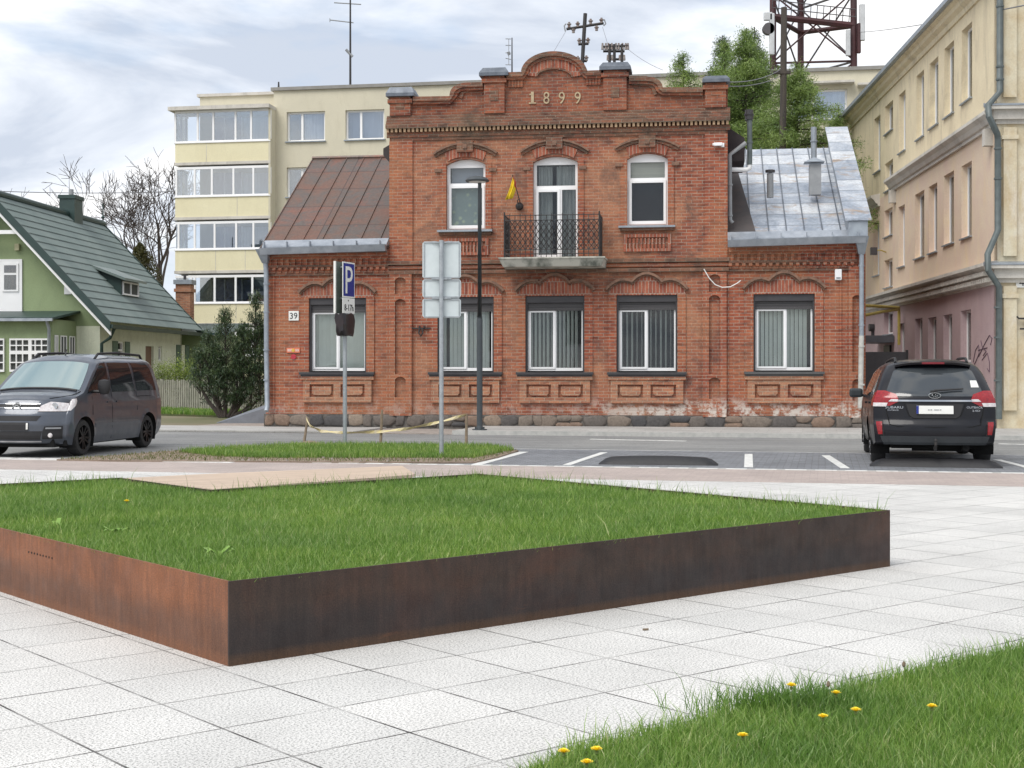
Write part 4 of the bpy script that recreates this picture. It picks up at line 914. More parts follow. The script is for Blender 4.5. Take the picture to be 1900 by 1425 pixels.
fb = MB(); g0 = [fx(952, 328, -.4), fx(947, 345, -.38), fx(943, 357, -.36), fx(937, 371, -.35)]; g1 = [fx(956, 337, -.38), fx(957, 350, -.32), fx(954, 360, -.31), fx(951, 368, -.33)]
vs = []
for a, b in zip(g0, g1):
    for k in range(5): q = Vector(a).lerp(Vector(b), k/4); q.y += .035*math.sin(k*2.2); vs.append(q)
fb.add(vs, [(r*5+k, r*5+k+1, (r+1)*5+k+1, (r+1)*5+k) for r in range(3) for k in range(4)])
o = fb.build('cloth', M('yellow_cloth', (.85, .62, .03), (.75, .52, .02), 8, .8), t, smooth=60); o.modifiers.new('t', 'SOLIDIFY').thickness = .006
fb = MB(); fb.add([fx(952, 327, -.4), fx(957, 337, -.38), fx(958, 351, -.315), fx(954, 345, -.35), fx(952, 331, -.42)], [(0, 1, 2, 3, 4)]); fb.build('red_hem', M('red_cloth', (.4, .04, .03)), t, fix=False).modifiers.new('t', 'SOLIDIFY').thickness = .008
t = onwall('wall_lamp_bracket', 'small dark round iron bracket on brick beside the balcony door', 'bracket', 964, 383); MB().lathe([(.01, -.14), (.07, -.12), (.09, -.06), (.05, -.01), (.1, -.003)], 14, 'y').tube([(0, -.1, .0), (-.03, -.2, .12), (.02, -.15, .17)], .012, 6).build('bracket', m_blackiron, t, smooth=50)
t = onwall('security_camera', 'white security camera at the top right of the central facade', 'camera', 1340, 270); MB().box(-.03, .05, -.09, -.004, -.05, .05).build('mount', m_white, t, bevel=.01); MB().box(-.2, .0, -.17, -.08, -.03, .05).cyl((-.23, -.125, .01), (-.2, -.125, .01), .035, n=12).build('housing', m_white, t, bevel=.015)
t = onwall('alarm_box', 'white alarm box high on the right wing wall', 'box', 1555, 510); MB().box(-.08, .08, -.1, -.004, -.13, .13).build('casing', m_white, t, bevel=.02); MB().box(-.05, .05, -.106, -.1, -.1, -.06).build('lens', m_gray_frame, t)
t = onwall('wall_hook', 'old black iron hook bar on brick right of the left pilaster', 'hook', 782, 609)
MB().box(-.24, .24, -.05, -.02, -.02, .01).box(-.06, -.03, -.05, -.0, -.02, .06).box(.06, .09, -.05, -.0, -.02, .06).tube([(-.04, -.05, 0), (-.05, -.08, -.12), (0, -.08, -.2), (.05, -.08, -.12), (.04, -.05, 0)], .02, 6).build('hook', m_blackiron, t)
cb = MB(); cu_ = [(1306, 500), (1316, 517), (1327, 529), (1340, 534), (1355, 533), (1368, 526), (1374, 521)]
cb.tube([(BF.wor(bp(u, v)[0], -.15)+(bp(u, v)[1],)) for u, v in cu_], .013, 6); tag(cb.build('loose_cable', m_sign_white), 'white loose cable sagging across brick above the right pilaster', 'cable')
# ------------------------------------------------------------ plaster building on the right
def plaster(name, c1, c2, stain, sc=1.2, samt=.6):
    m, t, b = newmat(name); b.inputs['Roughness'].default_value = .9; b.inputs['Specular IOR Level'].default_value = .2; v = ocoord(t)
    col = ramp(t, noise(t, v, sc, 7, .65, .4), [(.35, c1), (.65, c2)])
    f = ramp(t, noise(t, ocoord(t, (1, 1, .35)), 1.5, 9, .75, .5), [(.5, (0,)*3), (.7, (samt,)*3)]); col = mixc(t, f, col, stain)
    col = mixc(t, .5, col, ramp(t, noise(t, v, 25, 4, .7), [(.35, (.85,)*3), (.65, (1.1,)*3)]), 'MULTIPLY')
    t.links.new(col, b.inputs['Base Color']); bump(t, b, noise(t, v, 18, 5), .25, .01); return m
m_py = plaster('yellow_plaster', (.78, .68, .48), (.71, .61, .43), (.42, .36, .26), samt=.75)
m_pp = plaster('salmon_plaster', (.75, .62, .47), (.71, .55, .445), (.78, .62, .38), samt=.7)
m_pm = plaster('mauve_plaster', (.52, .40, .405), (.47, .35, .36), (.34, .27, .27), samt=.3)
m_pc = plaster('cornice_plaster', (.66, .63, .57), (.54, .51, .46), (.3, .28, .25), samt=.6)
m_pf = plaster('stained_front_plaster', (.66, .6, .45), (.54, .43, .27), (.74, .7, .62), 1.6, .8)
m_reveal = m_py
RBF = Frame(11.34, 32.75, R(-3.95)); S = RBF.S
rb = RBF.root('plaster_building', 'three storey yellow and mauve plaster corner building at right', 'building')
zC1, zC2, zE = 3.5, 7.2, 10.85
DEP = 24
def sw(ul, ur, vt, vb):    # measured at the far (left) edge
    y1, zt = S(ul, vt); y0 = S(ur, vt)[0]; zb = S(ul, vb)[1]; return (y0, zb, y1, zt)
topw = [sw(1784.6, 1803.7, 57.6, 193.8), sw(1752.4, 1770, 91, 220.4), sw(1725, 1741, 119, 240), sw(1700.4, 1714.5, 142, 261), sw(1668, 1680, 177, 286), sw(1642, 1657, 199, 251), sw(1622, 1633.6, 222, 323)]
midw = [sw(1784, 1803, 309, 443.8), sw(1751, 1770, 327, 456), sw(1723.5, 1739, 347, 471), sw(1697.5, 1715, 362, 481), sw(1667, 1678.6, 385, 496.6), sw(1641, 1656, 392, 441.5), sw(1620.6, 1631.4, 414.6, 513)]
lo_stair = sw(1641, 1656, 484, 535)
gndw = [sw(1782.4, 1801.5, 577, 672), sw(1750.5, 1766.6, 585, 672), sw(1722, 1737.4, 590, 672), sw(1697.5, 1711.6, 592, 672), sw(1665.6, 1678, 601, 672), sw(1640, 1656.6, 580, 621)]
midw.append(lo_stair)
st2 = sw(1642, 1657, 305, 357)
def wall_yz(name, mat, z0, z1, holes, parent, x0=0, x1=.35, label=None):
    mb = MB(); mb.sheet([rect(0, z0, DEP, z1)]+[rect(h[0], max(h[1], z0+.02), h[2], min(h[3], z1-.02)) for h in holes], x0, x1, 'yz'); return mb.build(name, mat, parent, label=label)
wall_yz('side_wall', m_py, zC2, zE, topw+[st2], rb, label='yellow top storey side wall')
wall_yz('side_wall', m_pp, zC1, zC2, midw, rb, label='salmon middle storey side wall')
wall_yz('side_wall', m_pm, -.1, zC1, gndw, rb, label='mauve ground storey side wall')
for h in topw+midw+gndw+[st2]:
    y0, z0, y1, z1 = h; f = MB(); t = .06; ym = (y0+y1)/2
    f.sheet([rect(y0, z0, y1, z1), rect(y0+t, z0+t, ym-.03, z1-t), rect(ym+.03, z0+t, y1-t, z1-t)], .15, .2, 'yz')
    w = f.build('window', m_white, rb)
    MB().box(.172, .178, y0+t-.01, y1-t+.01, z0+t-.01, z1-t+.01).build('pane', m_glass, w)
    MB().box(.23, .24, y0+.01, y1-.01, z0+.01, z1-.01).build('curtain', m_curtain if random.random() < .55 else m_dark, w)
    MB().box(-.06, .15, y0-.04, y1+.04, z0-.035, z0-.002).build('window_sill', m_zincd, w)
def cornice_yz(name, ya, yb, z, prof, mat):   # profile (x out, z)
    pts = [(-p[0], p[1]) for p in prof]; mb = MB(); n = len(pts); vs = [(p[0], ya, z+p[1]) for p in pts]+[(p[0], yb, z+p[1]) for p in pts]
    mb.add(vs, [tuple(range(n)), tuple(range(n, 2*n))[::-1]]+[(i, (i+1) % n, n+(i+1) % n, n+i) for i in range(n)]); return mb.build(name, mat, rb)
prof = [(-.0, 0), (.08, 0), (.08, .08), (.14, .1), (.2, .2), (.3, .28), (.3, .36), (.0, .42)]
yc = S(1657, 690)[0]; yd = S(1633, 690)[0]
cornice_yz('cornice', .0, yc, zC2-.05, prof, m_pc); cornice_yz('cornice', yd, DEP, zC2-.25, prof, m_pc)
prof2 = [(0, 0), (.06, 0), (.06, .05), (.1, .08), (.12, .3), (.3, .42), (.34, .42), (.34, .5), (0, .56)]
cornice_yz('cornice', .0, DEP, zC1-.05, prof2, m_pc)
mb = MB(); y = .3
while y < 20: mb.box(-.2, -.1, y, y+.1, zC1+.02, zC1+.12).box(-.26, -.12, y, y+.1, zC1+.17, zC1+.27); y += .18
mb.build('dentils', m_pc, rb)['kind'] = 'stuff'
cornice_yz('eaves_cornice', -.3, DEP, zE-.35, [(0, 0), (.05, 0), (.07, .12), (.18, .2), (.2, .3), (.3, .35), (.3, .42), (0, .42)], m_py)
mb = MB(); mb.box(-.42, -.3, -.4, DEP, zE+.04, zE+.16); mb.build('gutter', m_zincd, rb)
MB().hexa([(-.4, -.4, zE+.1), (9, -.4, zE+.1), (9, DEP, zE+.1), (-.4, DEP, zE+.1)], [(-.38, -.35, zE+.16), (9, -.35, zE+.16), (5, DEP, zE+2.5), (4, DEP, zE+2.5)]).build('roof', m_zinc, rb)
# front wall of the corner building
mb = MB(); mb.box(.0, 9, -.02, 0.3, -.1, zC1).build('front_wall', m_pf, rb, label='stained cream ground storey front wall')
MB().box(.0, 9, -.02, .3, zC1, zC2).build('front_wall', m_pf, rb, label='stained cream middle storey front wall')
MB().box(.0, 9, -.02, .3, zC2, zE).build('front_wall', m_pf, rb, label='grey yellow top storey front wall')
MB().box(8.7, 9, .3, DEP, 0, zE).box(.35, 8.7, DEP-.3, DEP, 0, zE).build('rear_wall', m_py, rb)
for (za, pr) in ((zC1-.02, .3), (zC2-.02, .26)):
    MB().box(-.3, 9, -.02-pr, -.02, za+.32, za+.4).box(-.12, 9, -.02-pr*.55, -.02, za+.1, za+.32).box(-.05, 9, -.02-pr*.25, -.02, za, za+.1).build('front_cornice', m_pc, rb)
    MB().hexa([(-.32, -.04-pr, za+.402), (9, -.04-pr, za+.402), (9, -.02, za+.402), (-.32, -.02, za+.402)], [(-.32, -.04-pr, za+.43), (9, -.04-pr, za+.43), (9, -.02, za+.5), (-.32, -.02, za+.5)]).build('cornice_flashing', m_zincd, rb)
for (z0, z1) in ((.5, zC1-.1), (zC1+.6, zC2-.1), (zC2+.6, zE-.2)):
    MB().box(.12, .42, -.1, -.02, z0, z1).box(.08, .46, -.13, -.02, z1-.28, z1-.18).build('corner_pilaster', m_pf, rb)
px_ = -.08; zz1 = zC1; 
pts = [(.02, -.16, zE+.05), (.02, -.16, zC2+.72), (-.28, -.28, zC2+.38), (-.3, -.42, zC2+.1), (-.05, -.2, zC2-.28), (-.02, -.14, zC2-.4), (-.02, -.14, zC1+1.2), (-.3, -.3, zC1+.62), (-.32, -.42, zC1+.25), (-.0, -.16, zC1-.12), (0, -.14, .3)]
pipe(rb, 'downpipe', pts, .075, m_pipe_dark, [(.02, -.16, z) for z in (9.9, 8.5, 8.2)]+[(-.02, -.14, z) for z in (5.9, 6.6, 2.9, 2.2, 1.2)])
for yy in (.35, yc-.5): MB().box(-.2, -.0, yy, yy+.22, zC2-.45, zC2-.05).build('cornice_bracket', m_pc, rb)
# canopy, gas pipe and gate in the gap
y0 = S(1660, 630)[0]; y1 = S(1612, 630)[0]
z_ = S(1635, 631)[1]
MB().box(-1.3, -.02, y0, y0+2.6, z_-.12, z_+.1).build('entrance_canopy', M('canopy_sheet', (.1, .105, .12), None, 3, .5), rb)
MB().box(-.06, -.003, y0+.5, y0+1.5, 0, z_-.2).build('door', M('dark_door', (.025, .02, .022), None, 3, .5), rb)
gp = thing('gas_pipe', 'yellow gas pipe crossing the gap between the brick house and plaster building', 'pipe', (*at(1668, 40), 0), 0)
def gl(u, v, Y): X, Y2 = at(u, Y); o_ = gp.location; return (X-o_[0], Y2-o_[1], Zat(v, Y))
m_gas = M('yellow_gas_paint', (.6, .48, .12), None, 6, .5)
MB().tube([gl(1590, 566, 39), gl(1640, 569, 41), gl(1668, 571, 43)], .045, 8).build('pipe_run', m_gas, gp); MB().tube([gl(1590, 588, 38), gl(1640, 578, 41), gl(1668, 574, 43), gl(1668, 640, 43)], .045, 8).build('pipe_run', m_gas, gp)
gt = thing('gate', 'dark solid metal gate in the gap beside the brick house', 'gate', (*at(1632, 37.5), 0), R(-8)); zt_ = Zat(653, 37.5)
MB().box(-.7, .68, -.03, .03, .1, zt_).build('gate_leaf', m_anth, gt); MB().box(-.76, -.7, -.05, .05, 0, zt_+.05).box(.68, .74, -.05, .05, 0, zt_+.05).build('post', m_blackiron, gt)
t = thing('wall_floodlight', 'small dark floodlight on an arm on the yellow side wall', 'lamp', (*RBF.wor(0, S(1644, 470)[0]), S(1644, 468)[1]), RBF.t)
MB().tube([(0, 0, 0), (-.25, -.3, .05), (-.45, -.6, .0)], .02, 6).build('arm', m_gas, t); MB().box(-.62, -.42, -.75, -.55, -.14, .1).build('lamp_head', m_anth, t)
t = thing('wall_meter_box', 'dark round meter bracket low on the mauve wall above the canopy', 'box', (*RBF.wor(0, S(1622, 605)[0]), S(1622, 608)[1]), RBF.t); MB().cyl((0, 0, 0), (-.18, 0, 0), .13, n=14).box(-.1, -.0, -.05, .05, -.3, 0).build('casing', m_anth, t)
# number and bracket on the front
fz = RBF.P
x, z = fz(1892, 525, -.02); t = thing('house_number_sign', 'white plate numbered 41 on the cream front wall at right edge', 'sign', (*RBF.wor(x+.06, -.02), z), RBF.t)
MB().box(-.15, .17, -.03, -.003, -.11, .11).build('plate', m_sign_white, t, bevel=.004); mb = MB(); add_text(mb, '41', .14, .02, -.034, -.07, .004, width=.2); mb.build('numerals', m_txt, t)
x, z = fz(1896, 600, -.02); t = thing('iron_bracket', 'black double iron bracket on the cream front wall below number 41', 'bracket', (*RBF.wor(x+.05, -.02), z), RBF.t)
MB().box(-.15, .2, -.12, -.08, .09, .13).box(-.12, .2, -.12, -.08, -.15, -.11).box(.02, .08, -.12, 0, -.15, .13).tube([(-.15, -.1, .11), (-.19, -.1, .16)], .018, 6).build('bracket', m_blackiron, t)
# graffiti scrawl on the mauve wall
gf = MB()
def gw(u, v): y, z = S(u, v, -.006); return (-.006, y, z)
for cu_ in ([(1806, 672), (1810, 650), (1816, 640), (1817, 655), (1812, 668), (1808, 676)], [(1820, 632), (1823, 645), (1830, 652), (1824, 660)], [(1816, 662), (1826, 640), (1836, 622), (1841, 628), (1838, 640)], [(1822, 668), (1832, 655), (1836, 672), (1836, 690), (1832, 684)], [(1815, 650), (1832, 645)]):
    gf.tube([gw(u, v) for u, v in cu_], .012, 4)
gfo = gf.build('graffiti', M('graffiti_paint', (.12, .07, .1), None, 5, .6), rb)

# ------------------------------------------------------------ apartment block behind
AX, AY = at(508, 69); AF = Frame(AX, AY, R(-9.8)); ap = AF.P
m_ac = plaster('cream_panel', (.66, .615, .48), (.60, .56, .44), (.5, .46, .35), .5, .5)
m_ayel = plaster('pale_yellow_panel', (.80, .745, .52), (.75, .69, .47), (.62, .56, .38), .5, .3)
apb = AF.root('apartment_block', 'cream panel apartment block with glazed balconies behind the brick house', 'building')
def arx(u0, v0, u1, v1, y=0): uc = (u0+u1)/2; x0, x1 = ap(u0, v0, y)[0], ap(u1, v0, y)[0]; return (x0, ap(uc, v1, y)[1], x1, ap(uc, v0, y)[1])
ws = []; cols_ = [(532, 603), (641, 713)]
a = arx(532, 207, 603, 262); sp = ap(641, 200)[0]-a[0]; ww = a[2]-a[0]; fh = ap(560, 207)[1]-ap(560, 310)[1]
for c in range(12):
    for r in range(5):
        x0 = a[0]+sp*c
        if c > 9: continue
        ws.append((x0, a[1]-fh*r, x0+ww, a[3]-fh*r))
bigw = arx(1468, 166, 1572, 222); w2 = arx(1603, 168, 1660, 222)
ws = [w for w in ws if w[2] < bigw[0]-1]
for r in range(5): ws.append((bigw[0], bigw[1]-fh*r, bigw[2], bigw[3]-fh*r)); ws.append((w2[0], w2[1]-fh*r, w2[2], w2[3]-fh*r))
zT = ap(508, 169)[1]; XE = ap(1720, 200)[0]
MB().sheet([rect(0, -.1, XE, zT)]+[rect(*w) for w in ws if w[1] > .3], 0, .4).build('front_wall', m_ac, apb)
MB().box(0, .35, .4, 12, 0, zT).box(XE-.35, XE, .4, 12, 0, zT).box(.35, XE-.35, 11.6, 12, 0, zT).build('side_wall', m_ac, apb)
MB().box(-.12, XE+.12, -.12, 12.1, zT, zT+.16).build('roof_edge', M('roof_edge', (.3, .29, .27), None, 3, .8), apb)
def shown(w):   # only the windows the brick house does not hide
    X, Y = AF.wor((w[0]+w[2])/2, 0); u = CU+X/Y*FPX; vt = HV-(w[3]-CAMH)/Y*FPX; return (u < 725 and vt < 480) or (u > 1370)
for w in ws:
    if w[1] < .3 or not shown(w): continue
    x0, z0, x1, z1 = w; t = .09; xm = x0+(x1-x0)*.38; f = MB()
    f.sheet([rect(*w), rect(x0+t, z0+t, xm-.05, z1-t), rect(xm+.06, z0+t, x1-t, z1-t)], .16, .24); o = f.build('window', m_white, apb)
    MB().box(x0+t, x1-t, .19, .2, z0+t, z1-t).build('pane', m_glass_a, o); cmat = random.choice([m_curtain, m_curtain, m_dark])
    MB().box(xm+.05, x1, .42, .44, z0, z1).build('curtain', m_curtain, o)
    MB().box(x0, xm+.05, .5, .52, z0, z1).build('curtain', random.choice([m_curtain, m_inner]), o)
    MB().box(x0-.06, x1+.06, -.1, .16, z0-.05, z0-.002).build('window_sill', m_zincd, o)
    if w[0] > bigw[0]-.5: MB().box(x0-.3, x1+.3, -.5, -.0, z1+.2, z1+.3).build('window_canopy', m_pc, apb)
xl = ap(371, 185, .8)[0]; zT2 = ap(440, 178, .8)[1]
MB().box(xl, -.001, .8, 12, 0, zT2).build('left_bay_wall', m_ac, apb); MB().box(xl-.12, .0, .68, 12.1, zT2, zT2+.14).build('roof_edge', m_pc, apb)
# balconies
yb_ = -.75; BX0, BX1 = ap(325, 230, yb_)[0], ap(502, 230, yb_)[0]
zrow = []
rows = [(203, 262), (308, 363), (410, 462), (510, 562), (608, 660)]
MB().box(ap(311, 200, yb_-.3)[0], BX1+.02, yb_-.3, .79, ap(440, 203, yb_)[1]+.0, ap(440, 196, yb_)[1]).build('balcony_roof', m_pc, apb)
mulu = [(325, 366.6, 395.6, 436.8, 465.8, 501), (327, 361, 393, 433, 470, 501), (331, 361, 398, 438, 470, 501), (355, 361, 398, 437, 468, 501), (330, 361, 398, 437, 468, 501)]
MB().box(BX1+.003, -.001, yb_-.02, .8, 0, ap(490, 196, yb_)[1]-.02).build('balcony_end_wall', m_ac, apb)
for r, (vt, vb) in enumerate(rows):
    zt, zb_ = ap(430, vt, yb_)[1], ap(430, vb, yb_)[1]; zn = ap(430, rows[r+1][0]-3, yb_)[1] if r+1 < len(rows) else 0
    MB().box(BX0, BX1, yb_, yb_+.1, zn+.15, zb_-.05).box(BX0, BX0+.1, yb_+.1, .8, zn+.15, zb_-.05).build('parapet_panel', m_ayel, apb)
    MB().box(BX0-.06, BX1, yb_-.05, yb_+.16, zb_-.05, zb_+.0).box(BX0-.06, BX0+.16, yb_+.16, .8, zb_-.05, zb_+.0).build('parapet_cap', m_white, apb)
    MB().box(BX0-.04, BX1, yb_-.03, .79, zn+.01, zn+.15).build('balcony_floor', m_pc, apb)
    f = MB(); f.box(BX0, BX1, yb_+.0, yb_+.07, zb_+.001, zb_+.07).box(BX0, BX1, yb_, yb_+.07, zt-.12, zt-.0)
    f.box(BX0, BX0+.07, yb_+.07, .75, zb_+.001, zb_+.07).box(BX0, BX0+.07, yb_+.07, .75, zt-.1, zt)
    for k, u in enumerate(mulu[r]): x = ap(u, vt, yb_)[0]; f.box(x-.05, x+.05, yb_+.001, yb_+.068, zb_+.07, zt-.1)
    for y in (-.1, .5): f.box(BX0+.001, BX0+.069, y, y+.06, zb_+.07, zt-.1)
    o = f.build('balcony_glazing', m_white, apb); MB().box(BX0+.05, BX1, yb_+.03, yb_+.036, zb_, zt).box(BX0+.03, BX0+.036, yb_+.05, .75, zb_, zt).build('pane', m_glass_a, o)
    for u in ((383,), (440,), (400, 455), (438,), (430,))[r]: x = ap(u, vt, yb_)[0]; MB().box(x-.012, x+.012, yb_-.006, yb_, zn+.16, zb_-.06).build('panel_joint', m_pc, apb)
    # inside: rear windows and door
    xq = xl+.7; q = MB()
    MB().box(xq, xq+1.5, .76, .795, zb_-.75, zt-.1).build('balcony_door', M('inner_glass', (.25, .25, .34), (.36, .36, .45), 1, .2), apb) if r < 4 else None
    q.box(xq+1.5, xq+1.58, .74, .78, zb_-.75, zt-.1); q.box(xq+.6, xq+.67, .73, .76, zb_-.7, zt-.1); q.build('door_frame', m_white, apb)
    MB().box(xq+1.6, xq+3.4, .76, .79, zb_-.1, zt-.15).build('rear_window', random.choice([m_curtain, M('inner_glass2', (.2, .22, .3), (.3, .32, .4), 1, .2)]), apb)
def mast(name, label, u, v0, v1, Y, arms, r=.04, cat='antenna', wires=()):
    X, Y_ = at(u, Y); t = thing(name, label, cat, (X, Y_, Zat(v1, Y))); zz = Zat(v0, Y)-Zat(v1, Y); k = Y/FPX
    MB().cyl((0, 0, 0), (0, 0, zz), r, r*.6, 8).build('mast_pole', m_blackiron, t); mb = MB()
    for (du0, dv0, du1, dv1, rr) in arms: mb.cyl((du0*k, 0, zz-(dv0-v0)*k), (du1*k, 0.02, zz-(dv1-v0)*k), rr, n=6)
    if arms: mb.build('antenna_arms', m_gray_frame, t)
    return t
mast('roof_antenna', 'tall thin television antenna on the cream apartment block roof', 650, -60, 163, 72, [(-38, 37, 6, 42, .03), (-8, 92, 4, 105, .08), (-30, 5, 20, 8, .03), (-38, 34, -38, 41, .02)], .06)
mast('roof_vent_rod', 'short thin rod on the left end of the apartment roof', 517, 152, 169, 70, [], .06, 'rod')
mast('roof_antenna', 'small ladder-like antenna above the brick parapet left of the arch', 950, 70, 160, 42, [(-12, 72, -2, 72, .012), (-12, 84, -2, 84, .012), (-12, 98, -2, 98, .012), (-12, 108, -2, 110, .012), (-12, 120, -2, 120, .012), (-6, 72, -6, 120, .01), (-7, 96, -5, 102, .05)], .025)
# pole with insulators behind the parapet arch
m_ins = M('brown_insulator', (.16, .1, .08), (.3, .28, .26), 9, .4)
X, Y = at(1083, 40); t = thing('insulator_pole', 'black roof pole with a crossarm of insulators behind the arched parapet', 'pole', (X, Y, 7.0)); k = 40/FPX
def q_(u, v, dy=0): return ((u-1083)*k, dy, Zat(v, 40)-7.0)
MB().tube([q_(1078, 160), q_(1082, 90), q_(1086, 25)], .055, 8).build('pole', m_blackiron, t)
[MB().cyl(q_(*a_), q_(*b_), .04, n=8).build('crossarm', m_blackiron, t) for a_, b_ in (((1051, 54), (1120, 43)), ((1073, 82), (1092, 81)), ((1072, 113), (1089, 113)))]
for (u, v) in ((1056, 44), (1064, 54), (1072, 43), (1096, 38), (1107, 50), (1116, 36), (1075, 74), (1091, 73), (1072, 107), (1088, 106)): MB().cyl(q_(u, v+7), q_(u, v-3), .045, .03, 8).cyl(q_(u, v+2), q_(u, v), .065, n=8).build('insulator', m_ins, t)
[MB().tube(p_, .02, 5).build('end_hook', m_gray_frame, t) for p_ in ([q_(1049, 58), q_(1047, 48), q_(1050, 44)], [q_(1120, 48), q_(1124, 44), q_(1121, 36)])]
X, Y = at(1140, 38); t = thing('insulator_rack', 'dark rack of many insulators standing above the right parapet pillar', 'rack', (X, Y, 7.5)); k = 38/FPX
def q_(u, v, dy=0): return ((u-1140)*k, dy, Zat(v, 38)-7.5)
for u in (1131, 1140, 1154): MB().cyl(q_(u, 150), q_(u, 82), .04, n=8).build('post', m_blackiron, t)
for a_, b_ in (((1118, 87), (1166, 85)), ((1120, 92, .2), (1160, 92, .2)), ((1126, 110), (1160, 110))): MB().cyl(q_(*a_), q_(*b_), .035, n=6).build('crossarm', m_blackiron, t)
for u in (1118, 1124, 1129, 1135, 1143, 1148, 1155, 1161, 1165): MB().cyl(q_(u, 92), q_(u, 80), .04, .025, 8).build('insulator', m_ins, t)
for u in (1128, 1136, 1150, 1158): MB().cyl(q_(u, 112), q_(u, 102), .04, .03, 8).build('insulator', m_ins, t)
m_wire = M('wire', (.2, .2, .22), None, 2, .6)
def wire(label, p, q, sag=.3, r=.012):
    a, b = Vector(p), Vector(q); pts = [a.lerp(b, i/10)+Vector((0, 0, -sag*4*(i/10)*(1-i/10))) for i in range(11)]
    tag(MB().tube(pts, r, 4).build('wire', m_wire), label, 'wire')
def w3(u, v, Y): return (*at(u, Y), Zat(v, Y))
wire('thin stay wire running down left from the insulator crossarm', w3(1050, 58, 40), w3(1022, 105, 37), .0, .006)
wire('thin stay wire running down right from the insulator crossarm', w3(1118, 50, 40), w3(1130, 90, 38), .0, .006)
wire('wire from the insulator rack down to the right parapet end', w3(1166, 92, 38), w3(1230, 130, 36), .05, .006)
wire('lower overhead cable from the brick parapet to the wooden pole', w3(1350, 160, 36), w3(1447, 142, 46), .1)
wire('second overhead cable from the brick parapet to the wooden pole', w3(1350, 152, 36), w3(1447, 130, 46), .12)
wire('long faint overhead wire across the sky at upper right', w3(1592, 60, 85), w3(1900, 10, 30), .1, .015)
wire('faint overhead wire crossing the sky above the green house', w3(-60, 352, 70), w3(420, 350, 75), .2, .02)
# wooden utility pole
X, Y = at(1448, 46); t = thing('utility_pole', 'tall dark wooden utility pole behind the grey sheet roof', 'pole', (X, Y, 0)); m_wood = M('tarred_wood', (.09, .075, .06), (.05, .045, .04), 4, .9, stretch=(3, 3, .3))
MB().cyl((0, 0, 0), (.12, 0, Zat(14, 46)), .15, .1, 12).build('pole', m_wood, t); MB().box(-.25, .32, -.12, .0, Zat(135, 46)-.05, Zat(135, 46)+.05).build('crossarm', m_wood, t)
# lattice tower
TX, TY = at(1505, 84); tw_ = thing('lattice_tower', 'dark red steel lattice telecom tower with white panel antennas', 'tower', (TX, TY, 0)); m_tw = M('tower_red', (.07, .02, .022), (.045, .02, .022), 1, .6); m_twg = M('tower_grey', (.11, .1, .105), None, 1, .6)
kk = 84/FPX; legs = [(-73*kk, 0), (77*kk, -.6), (3*kk, 3.6)]; HT = 30
for (x, y) in legs: MB().cyl((x, y, 0), (x*.96, y*.96, HT), .2 if x or 1 else .1, n=8).build('leg', m_tw, tw_)
for j in range(3):
    a, b = legs[j], legs[(j+1) % 3]; mb = MB(); z = 11.5
    mid = lambda t, z: (a[0]+(b[0]-a[0])*t, a[1]+(b[1]-a[1])*t, z)
    while z < HT-1:
        mb.cyl(mid(0, z), mid(1, z+4.2), .055, n=5).cyl(mid(1, z), mid(0, z+4.2), .055, n=5).cyl(mid(0, z), mid(1, z), .07, n=5); z += 4.2
    mb.build('bracing', m_twg if j else m_tw, tw_)
zr_ = Zat(40, 84)
MB().cyl((legs[0][0], 0, zr_+.3), (legs[1][0], -.6, zr_-.4), .2, n=6).cyl((legs[1][0], -.6, zr_-.4), (legs[2][0], 3.6, zr_+.2), .15, n=6).cyl((legs[0][0], 0, zr_+.3), (legs[2][0], 3.6, zr_+.2), .15, n=6).build('platform_ring', m_tw, tw_)
mb = MB()
for t_ in np.linspace(0, 1, 14): p = Vector((legs[0][0], 0, zr_+.3)).lerp(Vector((legs[1][0], -.6, zr_-.4)), t_); mb.cyl(p, p+Vector((0, -.3, .9)), .025, n=4)
mb.cyl((legs[0][0], -.3, zr_+1.2), (legs[1][0], -.9, zr_+.5), .03, n=4).cyl((legs[0][0], -.3, zr_+.75), (legs[1][0], -.9, zr_+.05), .03, n=4).build('platform_rail', m_twg, tw_)
m_pan = M('antenna_panel', (.62, .63, .64), None, 2, .5)
for (u, v0, v1, w) in ((1427, 32, 108, .3), (1420, 30, 45, .5), (1593, 15, 82, .32), (1567, 62, 110, .25), (1587, 50, 105, .2)):
    x = (u-1505)*kk; MB().box(x-w/2, x+w/2, -1.0, -.75, Zat(v1, 84), Zat(v0, 84)).build('panel_antenna', m_pan if u != 1587 else m_tw, tw_, bevel=.04)
MB().cyl(((1421-1505)*kk, -1, Zat(60, 84)), ((1421-1505)*kk, -.6, Zat(60, 84)), .35, n=14).build('dish_antenna', m_twg, tw_)

# ------------------------------------------------------------ green house at left
GX, GY = at(203, 50.7); GHF = Frame(GX, GY, R(-4.4)); gh = GHF.root('green_house', 'green gabled house with dark green tile roof and white windows at left', 'house')
m_gg = plaster('green_render', (.30, .37, .21), (.27, .33, .185), (.21, .26, .16), .8, .4); m_gp = plaster('pale_green_boards', (.78, .81, .66), (.68, .71, .57), (.5, .52, .42), 2, .5)
def tilemat2():
    m, t, b = newmat('green_roof_tiles'); b.inputs['Roughness'].default_value = .42; v = ocoord(t)
    t.links.new(ramp(t, noise(t, v, .8, 6), [(.35, (.14, .18, .17)), (.65, (.18, .22, .205))]), b.inputs['Base Color']); return m
m_rt = tilemat2(); m_dg = M('dark_green_trim', (.03, .06, .055), None, 3, .45)
ze = Zat(603, 50)+.3; zrg = 7.78; hw = 4.2; Lh = 10.5; sg = (zrg-ze)/hw
